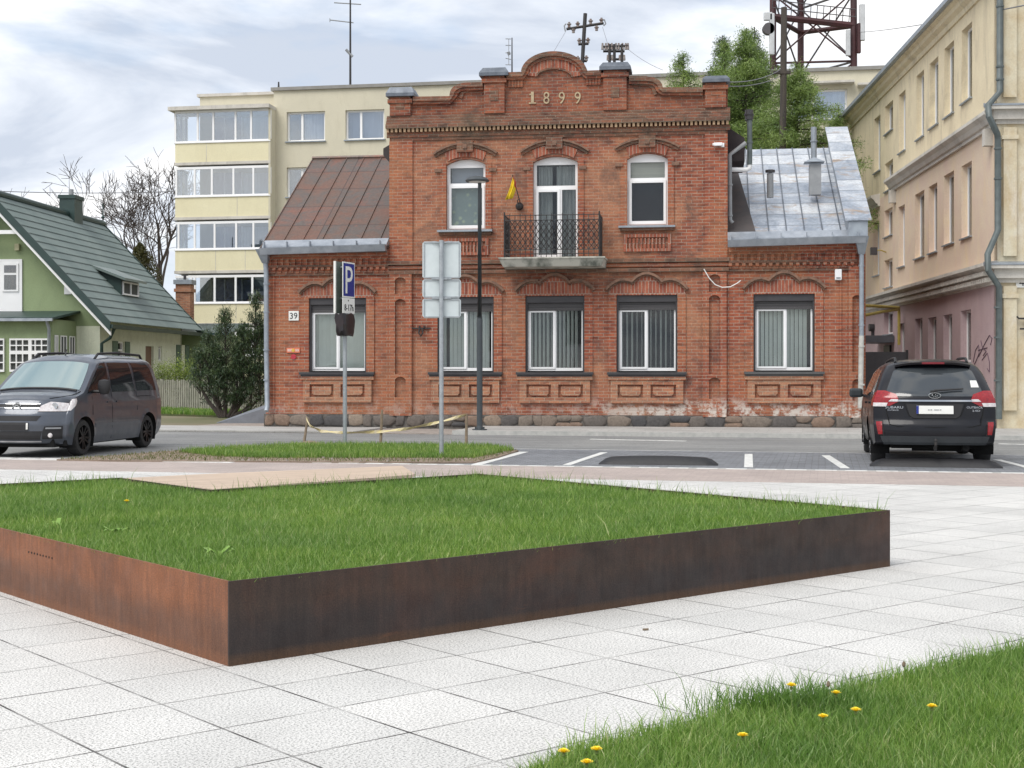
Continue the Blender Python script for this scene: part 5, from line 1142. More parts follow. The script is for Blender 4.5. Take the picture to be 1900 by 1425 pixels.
# local: x=0 is the right (visible) eave side, gable at y=0, ridge at x=-4.2
def gsheet(y0, y1): return [(-2*hw+.4, -.1), (-.35, -.1), (-.35, ze+.3), (-hw, zrg-.1), (-2*hw+.4, ze+.3)]
gl0 = GHF.P
z_split = gl0(170, 605)[1]
MB().sheet([[(-2*hw+.4, z_split), (-.35, z_split), (-.35, ze+.3), (-hw, zrg-.1), (-2*hw+.4, ze+.3)]], .0, .3).build('gable_wall', m_gg, gh)
MB().box(-2*hw+.4, -.35, .0, .3, -.1, z_split).build('lower_wall', m_gp, gh)
sww = []
def gs(u, v): return GHF.S(u, v, -.35)
for (ua, ub, vt, vb) in ((218, 231, 633, 690), (294, 301, 642, 670), (334, 343, 640, 690), (270, 285, 642, 720)):
    y0, zt = gs(ua, vt); y1 = gs(ub, vt)[0]; zb_ = gs(ub, vb)[1]; sww.append((y0, zb_, y1, zt))
MB().sheet([rect(.3, -.1, Lh-1, ze+.25)]+[rect(h[0], max(h[1], -.05), h[2], h[3]) for h in sww], -.65, -.35, 'yz').build('side_wall', m_gp, gh)
for i, h in enumerate(sww):
    y0, z0, y1, z1 = h; z0 = max(z0, -.05)
    if i < 3:
        f = MB().sheet([rect(*h), rect(y0+.07, z0+.07, y1-.07, (z0+z1)/2+.2), rect(y0+.07, (z0+z1)/2+.28, y1-.07, z1-.07)], -.5, -.42, 'yz').build('window', m_white, gh); MB().box(-.6, -.55, y0, y1, z0, z1).build('pane', m_dark, f)
        if i != 1: MB().box(-.345, -.31, y0-.55, y0-.03, z0, z1).box(-.345, -.31, y1+.03, y1+.5, z0, z1).build('shutter', M('grey_green_shutter', (.12, .18, .13), None, 6, .7), gh)
    else: MB().box(-.55, -.45, y0, y1, z0, z1).build('door', M('brown_door', (.2, .11, .07), None, 8, .6, stretch=(1, 8, .5)), gh)
MB().box(-2*hw+.4, -.35, Lh-1.2, Lh-1, 0, ze+.3).build('rear_wall', m_gg, gh)
# tiled roof with real steps and pans
def tiles(name, sgn):
    nr, nc = 16, 70; V = []; F = []
    rl = math.hypot(hw+.25, (zrg-ze)*(hw+.25)/hw)
    X0 = .25
    for r in range(nr+1):
        for k in (0, 1):
            tt = (r+(0 if k == 0 else .999))/nr
            if r == nr: tt = 1
            for c in range(nc*2+1):
                yy = -.7+(Lh+.7)*c/(nc*2); x = X0-(hw+.25)*tt; z = ze-.25*sg+(hw+.25)*sg*tt
                off = .022*(math.cos(c*math.pi))+(.02 if k == 0 else -.02)
                nx, nz = sg/math.hypot(1, sg), 1/math.hypot(1, sg)
                V.append(((x+nx*off) if sgn > 0 else -2*hw-(x+nx*off), yy, z+nz*off+.08))
    W_ = nc*2+1; R_ = 2*(nr+1)
    for r in range(R_-1):
        for c in range(W_-1): F.append((r*W_+c, r*W_+c+1, (r+1)*W_+c+1, (r+1)*W_+c))
    return MB().add(V, F).build(name, m_rt, gh, merge=False)
tiles('roof', 1); tiles('roof', -1)
MB().cyl((-hw, -.75, zrg+.12), (-hw, Lh+.05, zrg+.12), .13, n=10).build('ridge_cap', m_dg, gh)
for s_ in (1, -1):
    xa = .3 if s_ > 0 else -2*hw-.3; za = ze-.3*sg
    for (yy, nm) in ((-.75, 'verge_board'), (Lh-.02, 'verge_board')):
        MB().hexa([(xa, yy, za-.22), (xa, yy+.06, za-.22), (-hw, yy+.06, zrg-.2), (-hw, yy, zrg-.2)], [(xa, yy, za+.14), (xa, yy+.06, za+.14), (-hw, yy+.06, zrg+.17), (-hw, yy, zrg+.17)]).build(nm, m_dg, gh)
    MB().hexa([(xa, -.7, za-.36), (xa, -.62, za-.36), (-hw, -.62, zrg-.34), (-hw, -.7, zrg-.34)], [(xa, -.7, za-.22), (xa, -.62, za-.22), (-hw, -.62, zrg-.2), (-hw, -.7, zrg-.2)]).build('barge_board', m_white, gh)
bw_ = (zrg-gl0(20, 430)[1])/sg-.1; MB().box(-hw-bw_, -hw+bw_, -.6, -.5, gl0(20, 437)[1], gl0(20, 430)[1]).build('collar_beam', m_white, gh)
mb = MB(); mb.hexa([(.2, -.7, ze-.42), (.36, -.7, ze-.42), (.36, Lh, ze-.42), (.2, Lh, ze-.42)], [(.17, -.7, ze-.28), (.4, -.7, ze-.28), (.4, Lh, ze-.28), (.17, Lh, ze-.28)]).build('gutter', m_dg, gh)
pipe(gh, 'downpipe', [(.3, -.3, ze-.4), (.1, -.2, ze-.75), (-.25, -.1, ze-.95), (-.25, -.1, .1)], .06, m_dg)
# chimney, finial, dormer
cx_, cy_ = -hw, GHF.S(132, 400, -hw)[0]; zc_ = GHF.S(132, 364, -hw)[1]
MB().box(cx_-.32, cx_+.32, cy_-.45, cy_+.45, zrg-.6, zc_-.15).box(cx_-.36, cx_+.36, cy_-.5, cy_+.5, zc_-.15, zc_).build('chimney', m_dg, gh); MB().cyl((cx_, cy_, zc_), (cx_, cy_, zc_+.28), .1, n=10).build('flue', m_gray_frame, gh)
MB().cyl((-hw, Lh, zrg), (-hw, Lh, zrg+1.0), .03, n=6).lathe([(.0, zrg+.3), (.1, zrg+.4), (.0, zrg+.5)], 8, 'z', (-hw, Lh, 0)).build('ridge_finial', m_dg, gh)
def onroof(u, v):   # intersection with right slope
    best = None
    for i in range(400):
        x = .25-(hw+.25)*i/400; y, z = GHF.S(u, v, x)
        e_ = abs(z-(ze-x*sg)); 
        if best is None or e_ < best[0]: best = (e_, x, y, z)
    return best[1:]
A1 = onroof(153, 476); B1 = onroof(222, 548); C1 = onroof(252, 556)
xf = (B1[0]+C1[0])/2+.05; y0_, y1_ = B1[1]-.1, C1[1]+.3; zbm = ze-xf*sg; zh_ = zbm+.75
sl_d = .38; xt = xf-(zh_-zbm)/(sg-sl_d)
MB().add([(xf, y0_, zbm), (xf, y0_, zh_), (xt, y0_, zh_+(xf-xt)*sl_d), (xf, y1_, zbm), (xf, y1_, zh_), (xt, y1_, zh_+(xf-xt)*sl_d)], [(0, 1, 2), (3, 5, 4), (0, 3, 4, 1)]).build('dormer_cheek', m_dg, gh)
MB().hexa([(xf+.25, y0_-.25, zh_-.1), (xf+.25, y1_+.25, zh_-.1), (xt-.1, y1_+.25, zh_+(xf-xt+.1)*sl_d), (xt-.1, y0_-.25, zh_+(xf-xt+.1)*sl_d)], [(xf+.25, y0_-.25, zh_-.0), (xf+.25, y1_+.25, zh_-.0), (xt-.1, y1_+.25, zh_+(xf-xt+.1)*sl_d+.1), (xt-.1, y0_-.25, zh_+(xf-xt+.1)*sl_d+.1)]).build('dormer_roof', m_rt, gh)
f = MB(); q = (y0_+.12, zbm+.12, y1_-.12, zh_-.1); f.sheet([rect(*q), rect(q[0]+.06, q[1]+.06, (q[0]+q[2])/2-.03, q[3]-.06), rect((q[0]+q[2])/2+.03, q[1]+.06, q[2]-.06, q[3]-.06)], xf+.003, xf+.06, 'yz'); o = f.build('dormer_window', m_white, gh); MB().box(xf+.001, xf+.01, q[0], q[2], q[1], q[3]).build('pane', m_inner, o)
# gable window, porch
x0, z0 = gl0(-40, 583); x1, z1 = gl0(42, 481)
MB().box(x0, x1, -.06, -.002, z0, z1).build('balcony_front', m_white, gh)
zq0, zq1 = gl0(20, 541)[1], gl0(20, 489)[1]; xa, xb = gl0(6, 500)[0], gl0(36, 500)[0]
f = MB().box(xa, xb, -.1, -.06, zq0, zq1).build('window', m_white, gh); MB().box(xa+.08, xb-.08, -.11, -.1, zq0+.07, zq0+.6).box(xa+.08, xb-.08, -.11, -.1, zq0+.68, zq1-.07).build('pane', m_glass_d, f)
MB().box(*sorted((gl0(120, 540)[0], gl0(133, 540)[0])), -.05, -.002, gl0(120, 546)[1], gl0(120, 528)[1]).build('small_window', m_white, gh)
MB().box(gl0(30, 460)[0], gl0(38, 460)[0], -.15, -.003, gl0(30, 465)[1], gl0(30, 453)[1]).build('wall_lamp', M('lamp_cream', (.5, .48, .3)), gh)
yp = -2.2; pr = lambda u, v: GHF.P(u, v, yp)
xr_ = pr(104, 600)[0]; xl_ = pr(-120, 600)[0]; zp1 = pr(80, 592)[1]
MB().box(xl_, xr_-.15, yp+.05, 0, -.1, zp1).build('porch_wall', m_gg, gh)
MB().hexa([(xl_, yp-.25, zp1-.03), (xr_, yp-.25, zp1-.03), (xr_, -.001, zp1+.3), (xl_, -.001, zp1+.3)], [(xl_, yp-.25, zp1+.05), (xr_, yp-.25, zp1+.05), (xr_, -.001, zp1+.38), (xl_, -.001, zp1+.38)]).build('porch_roof', m_dg, gh)
MB().box(xl_, xr_, yp-.35, yp-.25, zp1-.08, zp1+.02).build('porch_gutter', m_zinc, gh)
pipe(gh, 'downpipe', [(*[pr(93, 600)[0], yp-.3], zp1-.05), (pr(93, 600)[0], yp-.1, zp1-.35), (pr(93, 600)[0], yp-.1, .1)], .055, m_zincd)
for (ua, ub) in ((-16, 8), (18, 90)):
    a0, a1 = pr(ua, 650)[0], pr(ub, 650)[0]; zt, zb_ = pr(40, 628)[1], pr(40, 690)[1]; f = MB(); zmid_ = pr(40, 655)[1]; hs = []
    nn = 6 if ub > 50 else 2
    for k in range(nn):
        q0 = a0+.035+(a1-a0-.035)*k/nn; q1 = a0+(a1-a0-.035)*(k+1)/nn
        if k == nn//2 and nn > 2: q0 += .08
        for (za, zb2) in ((zmid_+.08, (zmid_+zt)/2-.01), ((zmid_+zt)/2+.03, zt-.06), (zb_+.08, (zb_+zmid_)/2-.02), ((zb_+zmid_)/2+.02, zmid_-.04)): hs.append(rect(q0, za, q1, zb2))
    f.sheet([rect(a0, zb_, a1, zt)]+hs, yp-.03, yp+.04); o = f.build('porch_window', m_white, gh); MB().box(a0, a1, yp+.041, yp+.048, zb_, zt).build('pane', m_inner, o)
for (y_a, y_b) in ((-2.0, -1.72), (-1.5, -.95), (-.7, -.2)):
    xs_ = xr_-.15; zt, zb_ = zp1-.55, zp1-1.25
    f = MB().sheet([rect(y_a, zb_, y_b, zt), rect(y_a+.04, zb_+.04, (y_a+y_b)/2-.015, zt-.04), rect((y_a+y_b)/2+.015, zb_+.04, y_b-.04, zt-.04)], xs_+.012, xs_+.04, 'yz').build('porch_window', m_white, gh); MB().box(xs_+.002, xs_+.009, y_a, y_b, zb_, zt).build('pane', m_inner, f)
# annex behind and brick chimney
X, Y = at(372, 62); an = thing('garden_annex', 'low grey green annex between the green house and the pine', 'shed', (X, Y, 0), R(-4)); MB().box(-1.5, 1.2, 0, 3, 0, Zat(622, 62)).build('wall', m_gg, an); MB().hexa([(-1.6, -.3, Zat(622, 62)), (1.4, -.3, Zat(622, 62)), (1.4, 3, Zat(600, 62)), (-1.6, 3, Zat(600, 62))], [(-1.6, -.3, Zat(618, 62)), (1.4, -.3, Zat(618, 62)), (1.4, 3, Zat(596, 62)), (-1.6, 3, Zat(596, 62))]).build('roof', m_dg, an)
X, Y = at(343, 64); ch = thing('brick_chimney', 'orange brick chimney stack rising behind the green tile roof', 'chimney', (X, Y, 0), R(-4)); zt = Zat(528, 64)
MB().box(-.34, .34, -.3, .3, 0, zt).box(-.4, .4, -.36, .36, zt-.35, zt-.2).build('shaft', m_brick_panel, ch); MB().box(-.42, .42, -.38, .38, zt, zt+.2).build('cap', m_zincd, ch); MB().cyl((0, 0, zt+.2), (0, 0, zt+.45), .07, n=8).box(-.15, .15, -.02, .02, zt+.4, zt+.45).build('cowl', m_anth, ch)
# picket fence
X, Y = at(285, 50); X2, Y2 = at(492, 46); Lf = math.hypot(X2-X, Y2-Y); fe = thing('picket_fence', 'weathered grey picket fence in front of the green house garden', 'fence', (X, Y, 0), math.atan2(Y2-Y, X2-X)); m_fw = M('weathered_wood', (.34, .33, .27), (.2, .2, .16), 5, .9, stretch=(4, 4, .6))
mb = MB(); x = 0
while x < Lf: hgt = 1.12+random.uniform(-.03, .03); mb.box(x, x+.085, -.02, .0, .05, hgt); x += .125
mb.build('pickets', m_fw, fe); MB().box(0, Lf, .0, .05, .35, .43).box(0, Lf, .0, .05, .85, .93).build('rail', m_fw, fe)
x = .3
while x < Lf: MB().box(x, x+.1, .05, .15, 0, 1.15).build('post', m_fw, fe); x += 2.2
vg = [at(285, 49.5), at(492, 45.5), at(488, 43), at(440, 43.5), at(285, 46)]
MB().prism(vg, -.05, .03).build('verge', m_turf); bpy.data.objects['verge']['kind'] = 'structure'
tag(blades('grass', sample(vg, 9000), .03, .12, .025, m_blade), 'rough grass strip along the foot of the picket fence', 'grass', kind='stuff')
o = MB().hexa([(-.9, 0, 0), (.9, 0, 0), (.9, 3.5, 0), (-.9, 3.5, 0)], [(-.88, .05, .02), (.88, .05, .55), (.88, 3.4, .8), (-.88, 3.4, .1)]).build('concrete_ramp', M('slate_ramp', (.2, .22, .25), (.15, .165, .19), 3, .7)); o.location = (*at(462, 38.2), .0); tag(o, 'blue grey sloping slab against the left end of the brick house', 'ramp')
# ------------------------------------------------------------ street furniture
X, Y = G(890, 798, .08); sl0 = thing('street_lamp', 'slender dark grey street lamp with a flat round head before the brick house', 'lamp', (X, Y, .08))
zt = Zat(336, Y)-.08
MB().cyl((0, 0, 0), (0, 0, 2.5), .068, .068, 14).cyl((0, 0, 2.5), (0, 0, 2.62), .068, .048, 14, False).cyl((0, 0, 2.62), (0, 0, zt-.03), .048, .042, 14).build('pole', m_lamp, sl0, smooth=50)
MB().cyl((0, 0, 0), (0, 0, .025), .17, n=20).cyl((0, 0, .02), (0, 0, .1), .085, .07, 14).build('base_plate', m_lamp, sl0)
mb = MB()
for k in range(4): a = k*math.pi/2+.78; mb.cyl((.13*math.cos(a), .13*math.sin(a), .02), (.13*math.cos(a), .13*math.sin(a), .07), .02, n=6)
mb.build('bolts', m_lamp, sl0)
MB().lathe([(.0, zt+.09), (.12, zt+.085), (.22, zt+.05), (.27, zt+.0), (.26, zt-.03), (.0, zt-.035)], 28, 'z', (-.05, -.12, 0)).build('lamp_head', m_lamp, sl0, smooth=50)
MB().lathe([(.0, zt-.045), (.19, zt-.043), (.2, zt-.036)], 24, 'z', (-.05, -.12, 0)).build('lens', m_sign_white, sl0)
# back of a sign
X, Y = G(819, 849); sg_ = thing('road_sign', 'grey back of a stacked three plate road sign on a galvanised post', 'sign', (X, Y, 0), R(-1)); H = Zat(446, Y)
MB().cyl((0, 0, 0), (0, 0, H), .037, n=14).build('post', m_steelpost, sg_, smooth=50)
kk = Y/FPX; 
def plate(z0, z1, w, y=.06, r=.03): return MB().sheet([[(-w/2+r, z0), (w/2-r, z0), (w/2, z0+r), (w/2, z1-r), (w/2-r, z1), (-w/2+r, z1), (-w/2, z1-r), (-w/2, z0+r)]], y, y+.02)
zs_ = [Zat(v, Y) for v in (447, 517, 553, 590)]
for a, b in zip(zs_[:-1], zs_[1:]):
    plate(b+.006, a-.004, .63).build('sign_plate', m_signback, sg_); 
    f = MB(); w = .63; f.box(-w/2+.02, w/2-.02, .045, .06, b+.01, b+.03).box(-w/2+.02, w/2-.02, .045, .06, a-.03, a-.012).box(-w/2+.02, -w/2+.035, .045, .06, b+.03, a-.03).box(w/2-.035, w/2-.02, .045, .06, b+.03, a-.03)
    f.build('plate_rim', m_steelpost, sg_)
mb = MB()
for z in (zs_[1], zs_[2], zs_[0]-.02): mb.box(-.1, .1, .01, .05, z-.012, z+.012).box(-.16, -.08, .03, .055, z-.01, z+.02).box(.08, .16, .03, .055, z-.01, z+.02)
mb.build('clamp', m_steelpost, sg_)
# parking sign
X, Y = G(640, 830); ps_ = thing('parking_sign', 'blue and white P parking sign with black bag on a grey post', 'sign', (X, Y, 0), R(68)); H = Zat(490, Y)
MB().cyl((0, 0, 0), (0, 0, H), .038, n=14).build('post', m_steelpost, ps_, smooth=50)
m_blue = M('sign_blue', (.012, .03, .25), None, 3, .35); m_olive = M('sign_dark_back', (.12, .15, .13), None, 4, .5); w = .46
zp0, zp1, zp2 = Zat(553, Y), Zat(487, Y), Zat(582, Y); yF, yB = -.07, .065
MB().box(-w/2, w/2, yF-.012, yF, zp0+.004, zp1).build('parking_plate', m_sign_white, ps_, bevel=.004)
MB().box(-w/2+.025, w/2-.025, yF-.015, yF-.012, zp0+.03, zp1-.025).build('blue_field', m_blue, ps_)
mb = MB(); add_text(mb, 'P', .5, 0, yF-.019, zp0+.08, .004, width=.27); mb.build('letter', m_sign_white, ps_)
MB().box(-w/2, w/2, yF-.012, yF, zp2, zp0-.004).build('info_plate', m_sign_white, ps_, bevel=.004)
mb = MB(); mb.cyl((-.02, yF-.016, zp0-.05), (-.02, yF-.012, zp0-.05), .016, n=10); add_text(mb, '8-17h', .12, 0, yF-.016, zp2+.05, .004, width=.34); mb.build('lettering', m_txt, ps_)
MB().box(-w/2, w/2, yB, yB+.014, zp2, zp1+.01).build('rear_plate', m_olive, ps_); MB().box(-w/2-.03, -w/2, yB-.01, yB+.03, zp2, zp1+.01).box(w/2, w/2+.02, yB-.01, yB+.03, zp2, zp1+.01).build('rear_plate_rim', m_sign_white, ps_)
MB().box(-.06, .06, yF, yB, zp1-.1, zp1-.07).box(-.06, .06, yF, yB, zp0-.02, zp0+.01).build('clamp', m_steelpost, ps_)
bg_ = MB(); n = 18; rows_ = [(0, 1.0), (.1, 1.03), (.22, .98), (.33, 1.02), (.4, .9)]; vs = []
zb0_ = zp2-.005
for (dz, sc) in rows_:
    for k in range(n):
        a = 2*math.pi*k/n; c, s = math.cos(a), math.sin(a); mxx = max(abs(c), abs(s))**.7; wr = 1+.07*math.sin(k*2.7+dz*15)
        vs.append((c/mxx*.235*sc*wr, s/mxx*.105*sc*wr, zb0_-dz+.02*math.sin(k*1.9)))
bg_.add(vs, [(r*n+k, r*n+(k+1) % n, (r+1)*n+(k+1) % n, (r+1)*n+k) for r in range(len(rows_)-1) for k in range(n)]+[tuple(range(n)), tuple(range((len(rows_)-1)*n, len(rows_)*n))[::-1]])
bago = bg_.build('plastic_bag', M('black_plastic', (.012, .012, .014), (.03, .018, .02), 5, .3), None, smooth=50)
bago.location = ps_.location; bago.rotation_euler = ps_.rotation_euler; tag(bago, 'black plastic bag wrapped round the lower plates of the parking sign', 'bag')
# stakes and tape
m_stake = M('stake_wood', (.3, .23, .16), (.18, .14, .1), 8, .9)
stk = [(564, 823, 571, 776, 'leaning wooden stake at the left end of the barrier tape'), (706, 829, 709, 761, 'middle wooden stake between the two signs'), (865, 829, 866, 768, 'right wooden stake under the street lamp end of the tape')]
tops = []
for (u, v, u2, v2, lab) in stk:
    X, Y = G(u, v); X2 = (u2-CU)/FPX*Y; z2 = Zat(v2, Y); t = MB().cyl((0, 0, 0), (X2-X, 0, z2), .03, .022, 7).build('wooden_stake', m_stake); t.location = (X, Y, 0); tag(t, lab, 'stake', 'stakes on the traffic island'); tops.append((X2, Y, z2))
def tp(u, v, Y): X, Y_ = at(u, Y); return Vector((X, Y_, Zat(v, Y)))
Yt = tops[0][1]; pts = [tp(568, 776, tops[0][1]), tp(575, 790, 27), tp(596, 800, 27), tp(640, 803, 26.8), tp(707, 801, tops[1][1]-.05), tp(760, 795, 26.2), tp(815, 783, 26.2), tp(864, 770, tops[2][1])]
dense = []
for i in range(len(pts)-1):
    for k in range(6): dense.append(pts[i].lerp(pts[i+1], k/6))
dense.append(pts[-1]); mb = MB(); vs = []
for i, p in enumerate(dense):
    a = i*.55; d = Vector((0, math.sin(a)*.03, .01+abs(math.cos(a))*.018)); vs += [p-d, p+d]
mb.add(vs, [(2*i, 2*i+2, 2*i+3, 2*i+1) for i in range(len(dense)-1)])
o = mb.build('barrier_tape', M('faded_tape', (.6, .5, .22), (.55, .48, .34), 14, .6), fix=False); o.modifiers.new('t', 'SOLIDIFY').thickness = .002; tag(o, 'faded yellow barrier tape sagging between the wooden stakes', 'tape')
# earth heap at the stake
o = MB().lathe([(.0, .1), (.12, .08), (.25, .03), (.36, -.02)], 14).build('earth_heap', m_dirt, None, smooth=50); o.location = (*G(575, 827), 0); tag(o, 'small earth heap at the foot of the leaning stake', 'heap')
# rubber wheel stops
m_rub = M('black_rubber', (.006, .006, .008), (.012, .012, .015), 8, .5, bmp=.4, bscale=60)
def stopper(loc, rz, L_, label):
    mb = MB(); n = 20; vs = []
    for i in range(n+1):
        t_ = -1+2*i/n; x = t_*L_/2; bow = .0; h = .1*(1-max(0, abs(t_)-.86)/.14*.8)+.03*(1-t_*t_); w0 = .0
        vs += [(x, -.16+bow, 0), (x, -.13+bow, h*.5), (x, -.05+bow, h), (x, .08+bow, h), (x, .16+bow, 0)]
    mb.add(vs, [(i*5+k, i*5+(k+1) % 5, (i+1)*5+(k+1) % 5, (i+1)*5+k) for i in range(n) for k in range(5)]+[(4, 3, 2, 1, 0), tuple(n*5+k for k in range(5))])
    o = thing('wheel_stop', label, 'wheel stop', loc, rz, 'rubber wheel stops'); mb.build('rubber_body', m_rub, o, smooth=30)
    g_ = MB()
    for i in range(3): x = -L_/2+.3+i*(L_-.6)/2; g_.cyl((x, 0, .09), (x, 0, .114), .022, n=8)
    g_.build('fixing_bolts', m_blackiron, o); return o
a = G(1113, 860.5); b = G(1333, 863); stopper(((a[0]+b[0])/2, (a[1]+b[1])/2+.05, -.004), math.atan2(b[1]-a[1], b[0]-a[0]), math.hypot(b[0]-a[0], b[1]-a[1]), 'long low black rubber wheel stop in the empty parking bay')
a = G(1615, 864); b = G(1862, 868); stopper(((a[0]+b[0])/2, (a[1]+b[1])/2+.05, -.004), math.atan2(b[1]-a[1], b[0]-a[0]), math.hypot(b[0]-a[0], b[1]-a[1]), 'black rubber wheel stop under the rear of the black estate car')

# ------------------------------------------------------------ cars
def lerp_(x, pts):
    return float(np.interp(x, [p[0] for p in pts], [p[1] for p in pts]))
class Car:
    def __init__(s, L_, W, zt, zb, plan, tum, rear, front, rl=1.2, fl=.8, crown=.05, rc=.12, fc=.25):
        s.L, s.W, s.zt, s.zb, s.plan, s.tum, s.rear, s.front, s.rl, s.fl, s.crown, s.rc, s.fc = L_, W, zt, zb, plan, tum, rear, front, rl, fl, crown, rc, fc
    def P(s, x0, b, z=None, c=None, off=0):
        zt, zb = lerp_(x0, s.zt), lerp_(x0, s.zb)
        if z is None: z = zb+c*(zt-zb)
        w = s.W/2*lerp_(x0, s.plan)*lerp_(z, s.tum); c_ = (z-zb)/max(zt-zb, 1e-3)
        h = s.L/2; wr = max(0, (-h+s.rl-x0)/s.rl); wf = max(0, (x0-h+s.fl)/s.fl)
        x = x0+lerp_(z, s.rear)*wr-lerp_(z, s.front)*wf+s.rc*abs(b)**3.5*wr**3-s.fc*abs(b)**3*wf**2
        zz = z-s.crown*abs(b)**3*max(0, c_)**10
        return Vector((x, b*w, zz))
    def N(s, x0, b, z, du='side'):
        e = .01
        if du == 'side': a1, a2 = s.P(x0+e, b, z), s.P(x0-e, b, z); b1, b2 = s.P(x0, b, z+e), s.P(x0, b, z-e); n = (a1-a2).cross(b1-b2); n = n if n.y*b > 0 else -n
        else: a1, a2 = s.P(x0, b+e, z), s.P(x0, b-e, z); b1, b2 = s.P(x0, b, z+e), s.P(x0, b, z-e); n = (a1-a2).cross(b1-b2); sg__ = 1 if x0 > 0 else -1; n = n if n.x*sg__ > 0 else -n
        return n.normalized()
    def body(s, arches, wr, mat, parent, nx=110, ny=22, nz=30):
        mb = MB(); xs = [-s.L/2+s.L*i/nx for i in range(nx+1)]; bs = [-1+2*i/ny for i in range(ny+1)]; cs = [i/nz for i in range(nz+1)]
        def arch(x, z):
            for (ax, az) in arches:
                d = math.hypot(x-ax, z-az)
                if d < wr+.12: return ax, az, d
            return None
        def grid(f, na, nb, drop=None):
            vs = [f(i, j) for i in range(na+1) for j in range(nb+1)]
            mb.add(vs, [(i*(nb+1)+j, i*(nb+1)+j+1, (i+1)*(nb+1)+j+1, (i+1)*(nb+1)+j) for i in range(na) for j in range(nb) if not (drop and drop(i, j))])
        grid(lambda i, j: s.P(xs[i], bs[j], c=1), nx, ny)
        inx = lambda x: any(abs(x-ax) < wr for ax, az in arches)
        grid(lambda i, j: s.P(xs[i], bs[j], c=0), nx, ny, lambda i, j: inx((xs[i]+xs[i+1])/2) and abs(bs[j]+bs[j+1])/2 > .62)
        cell = lambda i, j: (lambda p: (lambda q: q is not None and q[2] < wr)(arch(p.x, p.z)))((s.P(xs[i], 1, c=cs[j])+s.P(xs[i+1], 1, c=cs[j+1]))/2)
        dropped = {(i, j) for i in range(nx) for j in range(nz) if cell(i, j)}
        def sidev(b):
            def f(i, j):
                p = s.P(xs[i], b, c=cs[j]); q = arch(p.x, p.z)
                if q is None: return p
                adj = [(i+di, j+dj) in dropped for di in (-1, 0) for dj in (-1, 0)]; ax, az, d = q
                if any(adj) and not all(adj) and p.z > s.P(xs[i], b, c=0).z+.001 and d > .01: p = Vector((ax+(p.x-ax)*wr/d, p.y, az+(p.z-az)*wr/d)); d = wr
                p.y += (1 if b > 0 else -1)*.014*math.exp(-((d-wr)/.05)**2); return p
            return f
        for b in (-1, 1): grid(sidev(b), nx, nz, lambda i, j: (i, j) in dropped)
        for x in (xs[0], xs[-1]): grid(lambda i, j: s.P(x, bs[i], c=cs[j]), ny, nz)
        o = mb.build('body', mat, parent, smooth=48)
        for (ax, az) in arches:
            for sd in (-1, 1):
                w_ = MB(); y1 = sd*(s.W/2*.985); y0 = sd*(s.W/2-.3); vs = []
                for k in range(19): a = math.pi*(k/18*1.3-.15); vs += [(ax+math.cos(a)*(wr+.004), y0, az+math.sin(a)*(wr+.004)), (ax+math.cos(a)*(wr+.004), y1, az+math.sin(a)*(wr+.004))]
                w_.add(vs, [(2*k, 2*k+1, 2*k+3, 2*k+2) for k in range(18)]+[tuple(2*k for k in range(19))]); w_.build('wheel_arch', m_void, parent, fix=False)
        return o
    def patch(s, rows, kind, off=.006, n=14, side=1, thick=.012):
        # rows of (z, p0, p1): kind side -> p is x0 ; rear/front -> p is b ; kind 'top': (x0, b0, b1)
        mb = MB(); V = []
        rr = []
        for i in range(len(rows)-1):
            for k in range(4): rr.append(tuple(rows[i][q]+(rows[i+1][q]-rows[i][q])*k/4 for q in range(3)))
        rr.append(rows[-1])
        for lvl in (off, off-thick):
            for (z, p0, p1) in rr:
                for k in range(n+1):
                    p = p0+(p1-p0)*k/n
                    if kind == 'side': P_, N_ = s.P(p, side, z), s.N(p, side, z)
                    elif kind == 'rear': P_, N_ = s.P(-s.L/2, p, z), s.N(-s.L/2, p, z, 'end')
                    elif kind == 'front': P_, N_ = s.P(s.L/2, p, z), s.N(s.L/2, p, z, 'end')
                    elif kind == 'top':
                        P_ = s.P(z, p, c=1); e = .02; a = s.P(z+e, p, c=1)-s.P(z-e, p, c=1); b = s.P(z, p+e, c=1)-s.P(z, p-e, c=1); N_ = a.cross(b).normalized()
                        if N_.z < 0: N_ = -N_
                    V.append(P_+N_*lvl)
        m = len(rr); w = n+1; F = []
        for L0 in (0, 1):
            for i in range(m-1):
                for k in range(n): F.append(tuple(L0*m*w+q for q in (i*w+k, i*w+k+1, (i+1)*w+k+1, (i+1)*w+k)))
        rim = [k for k in range(w)]+[i*w+n for i in range(1, m)]+[(m-1)*w+k for k in range(n-1, -1, -1)]+[i*w for i in range(m-2, 0, -1)]
        for i in range(len(rim)): a, b = rim[i], rim[(i+1) % len(rim)]; F.append((a, b, b+m*w, a+m*w))
        return mb.add(V, F)
def paint(name, c, metal=.5):
    m, t, b = newmat(name); b.inputs['Base Color'].default_value = c4(c); b.inputs['Metallic'].default_value = metal; b.inputs['Roughness'].default_value = .35; b.inputs['Coat Weight'].default_value = .7; b.inputs['Coat Roughness'].default_value = .03
    v = ocoord(t); t.links.new(ramp(t, noise(t, v, 3, 6), [(.3, c), (.7, tuple(q*1.15+.004 for q in c))]), b.inputs['Base Color']); t.links.new(ramp(t, noise(t, v, 8, 6), [(.3, (.28,)*3), (.7, (.45,)*3)]), b.inputs['Roughness']); return m
m_pg = paint('graphite_car_paint', (.07, .08, .1), .45); m_pb = paint('black_car_paint', (.004, .0045, .008), .0); m_pb.node_tree.nodes['Principled BSDF'].inputs['Coat Weight'].default_value = .25; m_pb.node_tree.nodes['Principled BSDF'].inputs['Specular IOR Level'].default_value = .25
